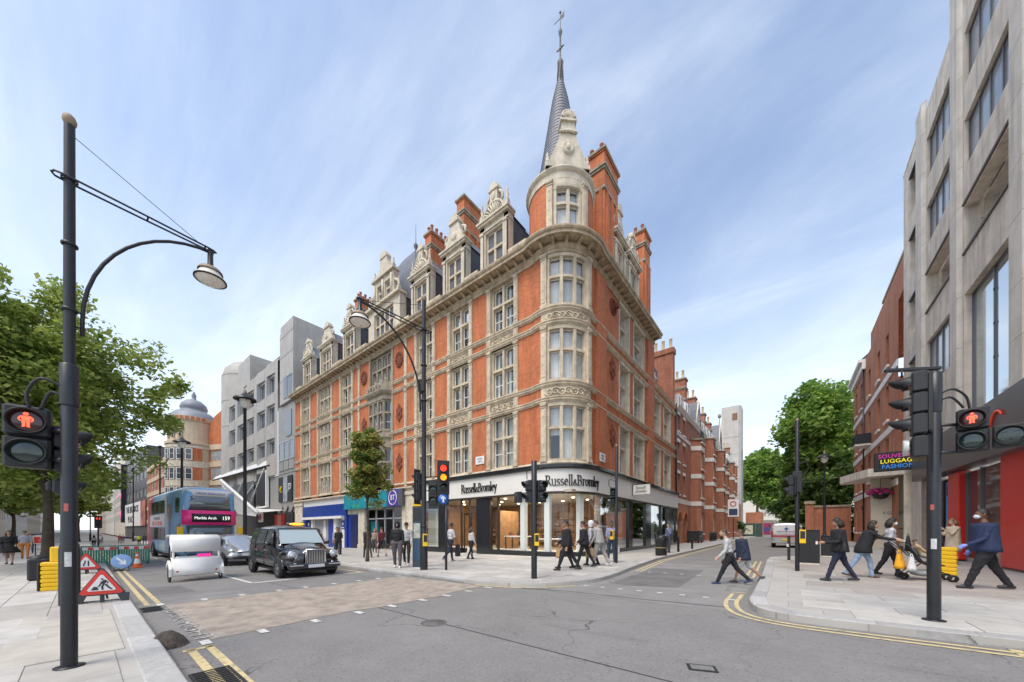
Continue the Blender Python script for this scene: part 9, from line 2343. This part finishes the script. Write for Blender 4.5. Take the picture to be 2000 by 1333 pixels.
def tree(name, label, base, trunk_h, trunk_r, cc, cr, nclump, per, size, seed, leafm=LEAF, barkm=BARK, limbs=9, group=None, crad=(.75,1.35), hollow=.55, cone=0.0):
    rng = random.Random(seed); b = Vector(base); cc = Vector(cc)
    t = thing(name, label, 'tree', T(*base), group)
    cl = []
    while len(cl) < nclump:
        d = Vector((rng.gauss(0,1),rng.gauss(0,1),rng.gauss(0,1))).normalized(); q = hollow+(1-hollow)*rng.random() if rng.random() < .72 else rng.random()
        p = Vector((d.x*cr[0]*q,d.y*cr[1]*q,d.z*cr[2]*q))
        if cone: k = 1-cone*max(0,(p.z+cr[2])/(2*cr[2])); p.x *= k; p.y *= k
        p *= 1+.16*math.sin(3*math.atan2(d.y,d.x)+seed)*(1-abs(d.z))
        cl.append((tuple(cc+p), rng.uniform(*crad)*(1-.5*cone*max(0,(p.z+cr[2])/(2*cr[2])))))
    mb = MB(); f = b+Vector((0,0,trunk_h)); top = Vector((cc.x,cc.y,cc.z+cr[2]*.35))
    mb.tube(lerp3([b-Vector((0,0,.1)),b+Vector((rng.uniform(-.05,.05),rng.uniform(-.05,.05),trunk_h*.5)),f,(f+top)/2+Vector((rng.uniform(-.3,.3),rng.uniform(-.3,.3),0))*cr[0]*.15,top],4), [trunk_r*(1.25 if k < 2 else 1-.045*k) for k in range(17)], 10)
    mb.build('trunk', barkm, t)
    tips = rng.sample(cl, min(limbs,len(cl)))
    for c, r in tips:
        c = Vector(c); s = f.lerp(top, rng.uniform(0,.6)); m = s.lerp(c,.5)+Vector((rng.uniform(-.2,.2),rng.uniform(-.2,.2),rng.uniform(.0,.25)))*cr[0]*.3
        lm = MB(); lm.tube(lerp3([s,m,c],5), [trunk_r*.5*(1-k/12) for k in range(11)], 6)
        for k in range(3):
            e = c+Vector((rng.uniform(-1,1),rng.uniform(-1,1),rng.uniform(-.6,.9)))*cr[0]*.28; lm.tube([m.lerp(c,.3+.2*k),e],[trunk_r*.18,trunk_r*.05],5)
        lm.build('limb', barkm, t)
    leaf_obj(leaves(cl, per, size, seed), leafm, t)
    return t
tree('street_tree', 'big leafy plane tree on the near pavement behind the bracket lamp', (-26.6,-1.0,gz(-26.6)+KERB), 3.4, .21, (-26.4,-1.9,8.1), (4.9,5.1,5.2), 430, 150, .19, 3, LEAF, BARK, 16, 'street trees of the long street', (.45,1.05), .35)
tree('street_tree', 'slim young tree with reddish tips before the phone shop', (-15.97,8.68,gz(-16)+KERB), 2.6, .075, (-15.97,8.68,4.75), (1.15,1.15,2.4), 80, 130, .15, 5, LEAF3, BARK, 9, 'street trees of the long street', (.28,.5), .3, .62)
tree('street_tree', 'far leafy tree on the near pavement down the long street', (-66,-2.5,gz(-66)+KERB), 4, .25, (-66,-2.5,8.5), (5,5,4.5), 70, 90, .55, 6, LEAF, BARK, 7, 'street trees of the long street', (1.0,1.8))
tree('street_tree', 'far tree standing close to the near side shop fronts', (-100,-7,gz(-100)+KERB), 4, .3, (-100,-7,8.5), (5,5,5), 60, 70, .75, 17, LEAF, BARK, 5, 'street trees of the long street', (1.2,2.0))
tree('street_tree', 'small far round tree under the pale far buildings', (-150,-.5,gz(-150)+KERB), 4, .3, (-150,-.5,8.5), (5,5,5), 50, 60, .9, 16, LEAF, BARK, 5, 'street trees of the long street', (1.4,2.2))
tree('garden_tree', 'tall dense plane tree rising over the garden wall by the brick house', (3.6,60,0), 6, .42, (3.2,60,13.0), (4.3,4.8,7.6), 170, 110, .52, 7, LEAF2, BARK2, 12, 'trees around the side street gardens', (1.1,2.0))
tree('garden_tree', 'second plane tree crowding behind the tall one at the brick house', (7.5,66,0), 6, .4, (6.2,66,12.5), (4.6,5,7.4), 130, 95, .58, 8, LEAF2, BARK2, 9, 'trees around the side street gardens', (1.2,2.0))
tree('garden_tree', 'lower leafy tree leaning over the street beyond the van', (2.0,92,0), 3.5, .3, (2.6,92,8.0), (3.4,4.0,5.0), 70, 90, .7, 9, LEAF4, BARK2, 8, 'trees around the side street gardens', (1.3,2.1))
tree('garden_tree', 'broad bright green tree beside the concrete tower at the street end', (-7.2,126,0), 8, .5, (-6.4,126,16.5), (7.2,7,8.2), 150, 95, .9, 10, LEAF2, BARK2, 12, 'trees around the side street gardens', (1.6,2.8))
tree('garden_tree', 'small tree in front of the far white house', (-1.0,135,0), 5, .35, (-1.5,135,11.0), (5.5,5,5.5), 90, 80, .85, 11, LEAF4, BARK2, 8, 'trees around the side street gardens', (1.5,2.4))
def shrub(label, c, r, n, per, size, seed, lm=LEAF4, group='shrubs over the garden wall'):
    rng = random.Random(seed); t = thing('shrub', label, 'shrub', T(c[0],c[1],0), group)
    cl = [((c[0]+rng.uniform(-1,1)*r[0],c[1]+rng.uniform(-1,1)*r[1],c[2]+rng.uniform(-1,1)*r[2]),rng.uniform(.5,.9)) for _ in range(n)]
    mb = MB()
    for k in range(4): e = cl[k][0]; mb.tube([(c[0]+rng.uniform(-.4,.4),c[1],0),((c[0]+e[0])/2,c[1],e[2]*.6),e],[.07,.05,.02],5)
    mb.build('stem', BARK2, t); leaf_obj(leaves(cl,per,size,seed),lm,t,'foliage')
shrub('dense dark shrub spilling over the garden wall', (3.2,53.2,4.4), (2.2,.8,2.8), 60, 90, .34, 21); shrub('ivy clad shrub between wall pier and lantern lamp', (1.0,54.5,3.0), (1.0,.8,3.0), 40, 90, .34, 22); shrub('dark shrub filling the corner behind the brick house', (5.4,53.5,4.5), (1.6,.8,4.2), 50, 80, .36, 26); shrub('low hedge at the garden gate', (-.2,56,1.3), (.9,.6,1.1), 24, 80, .3, 23); shrub('leafy shrub behind the site fence poster', (-8.2,84.5,1.6), (1.2,1,1.3), 22, 60, .4, 24, LEAF4, 'shrubs along the flats'); shrub('tall dark shrub left of the garden gate', (1.0,70,5.0), (1.6,1.2,4.5), 50, 80, .45, 25)
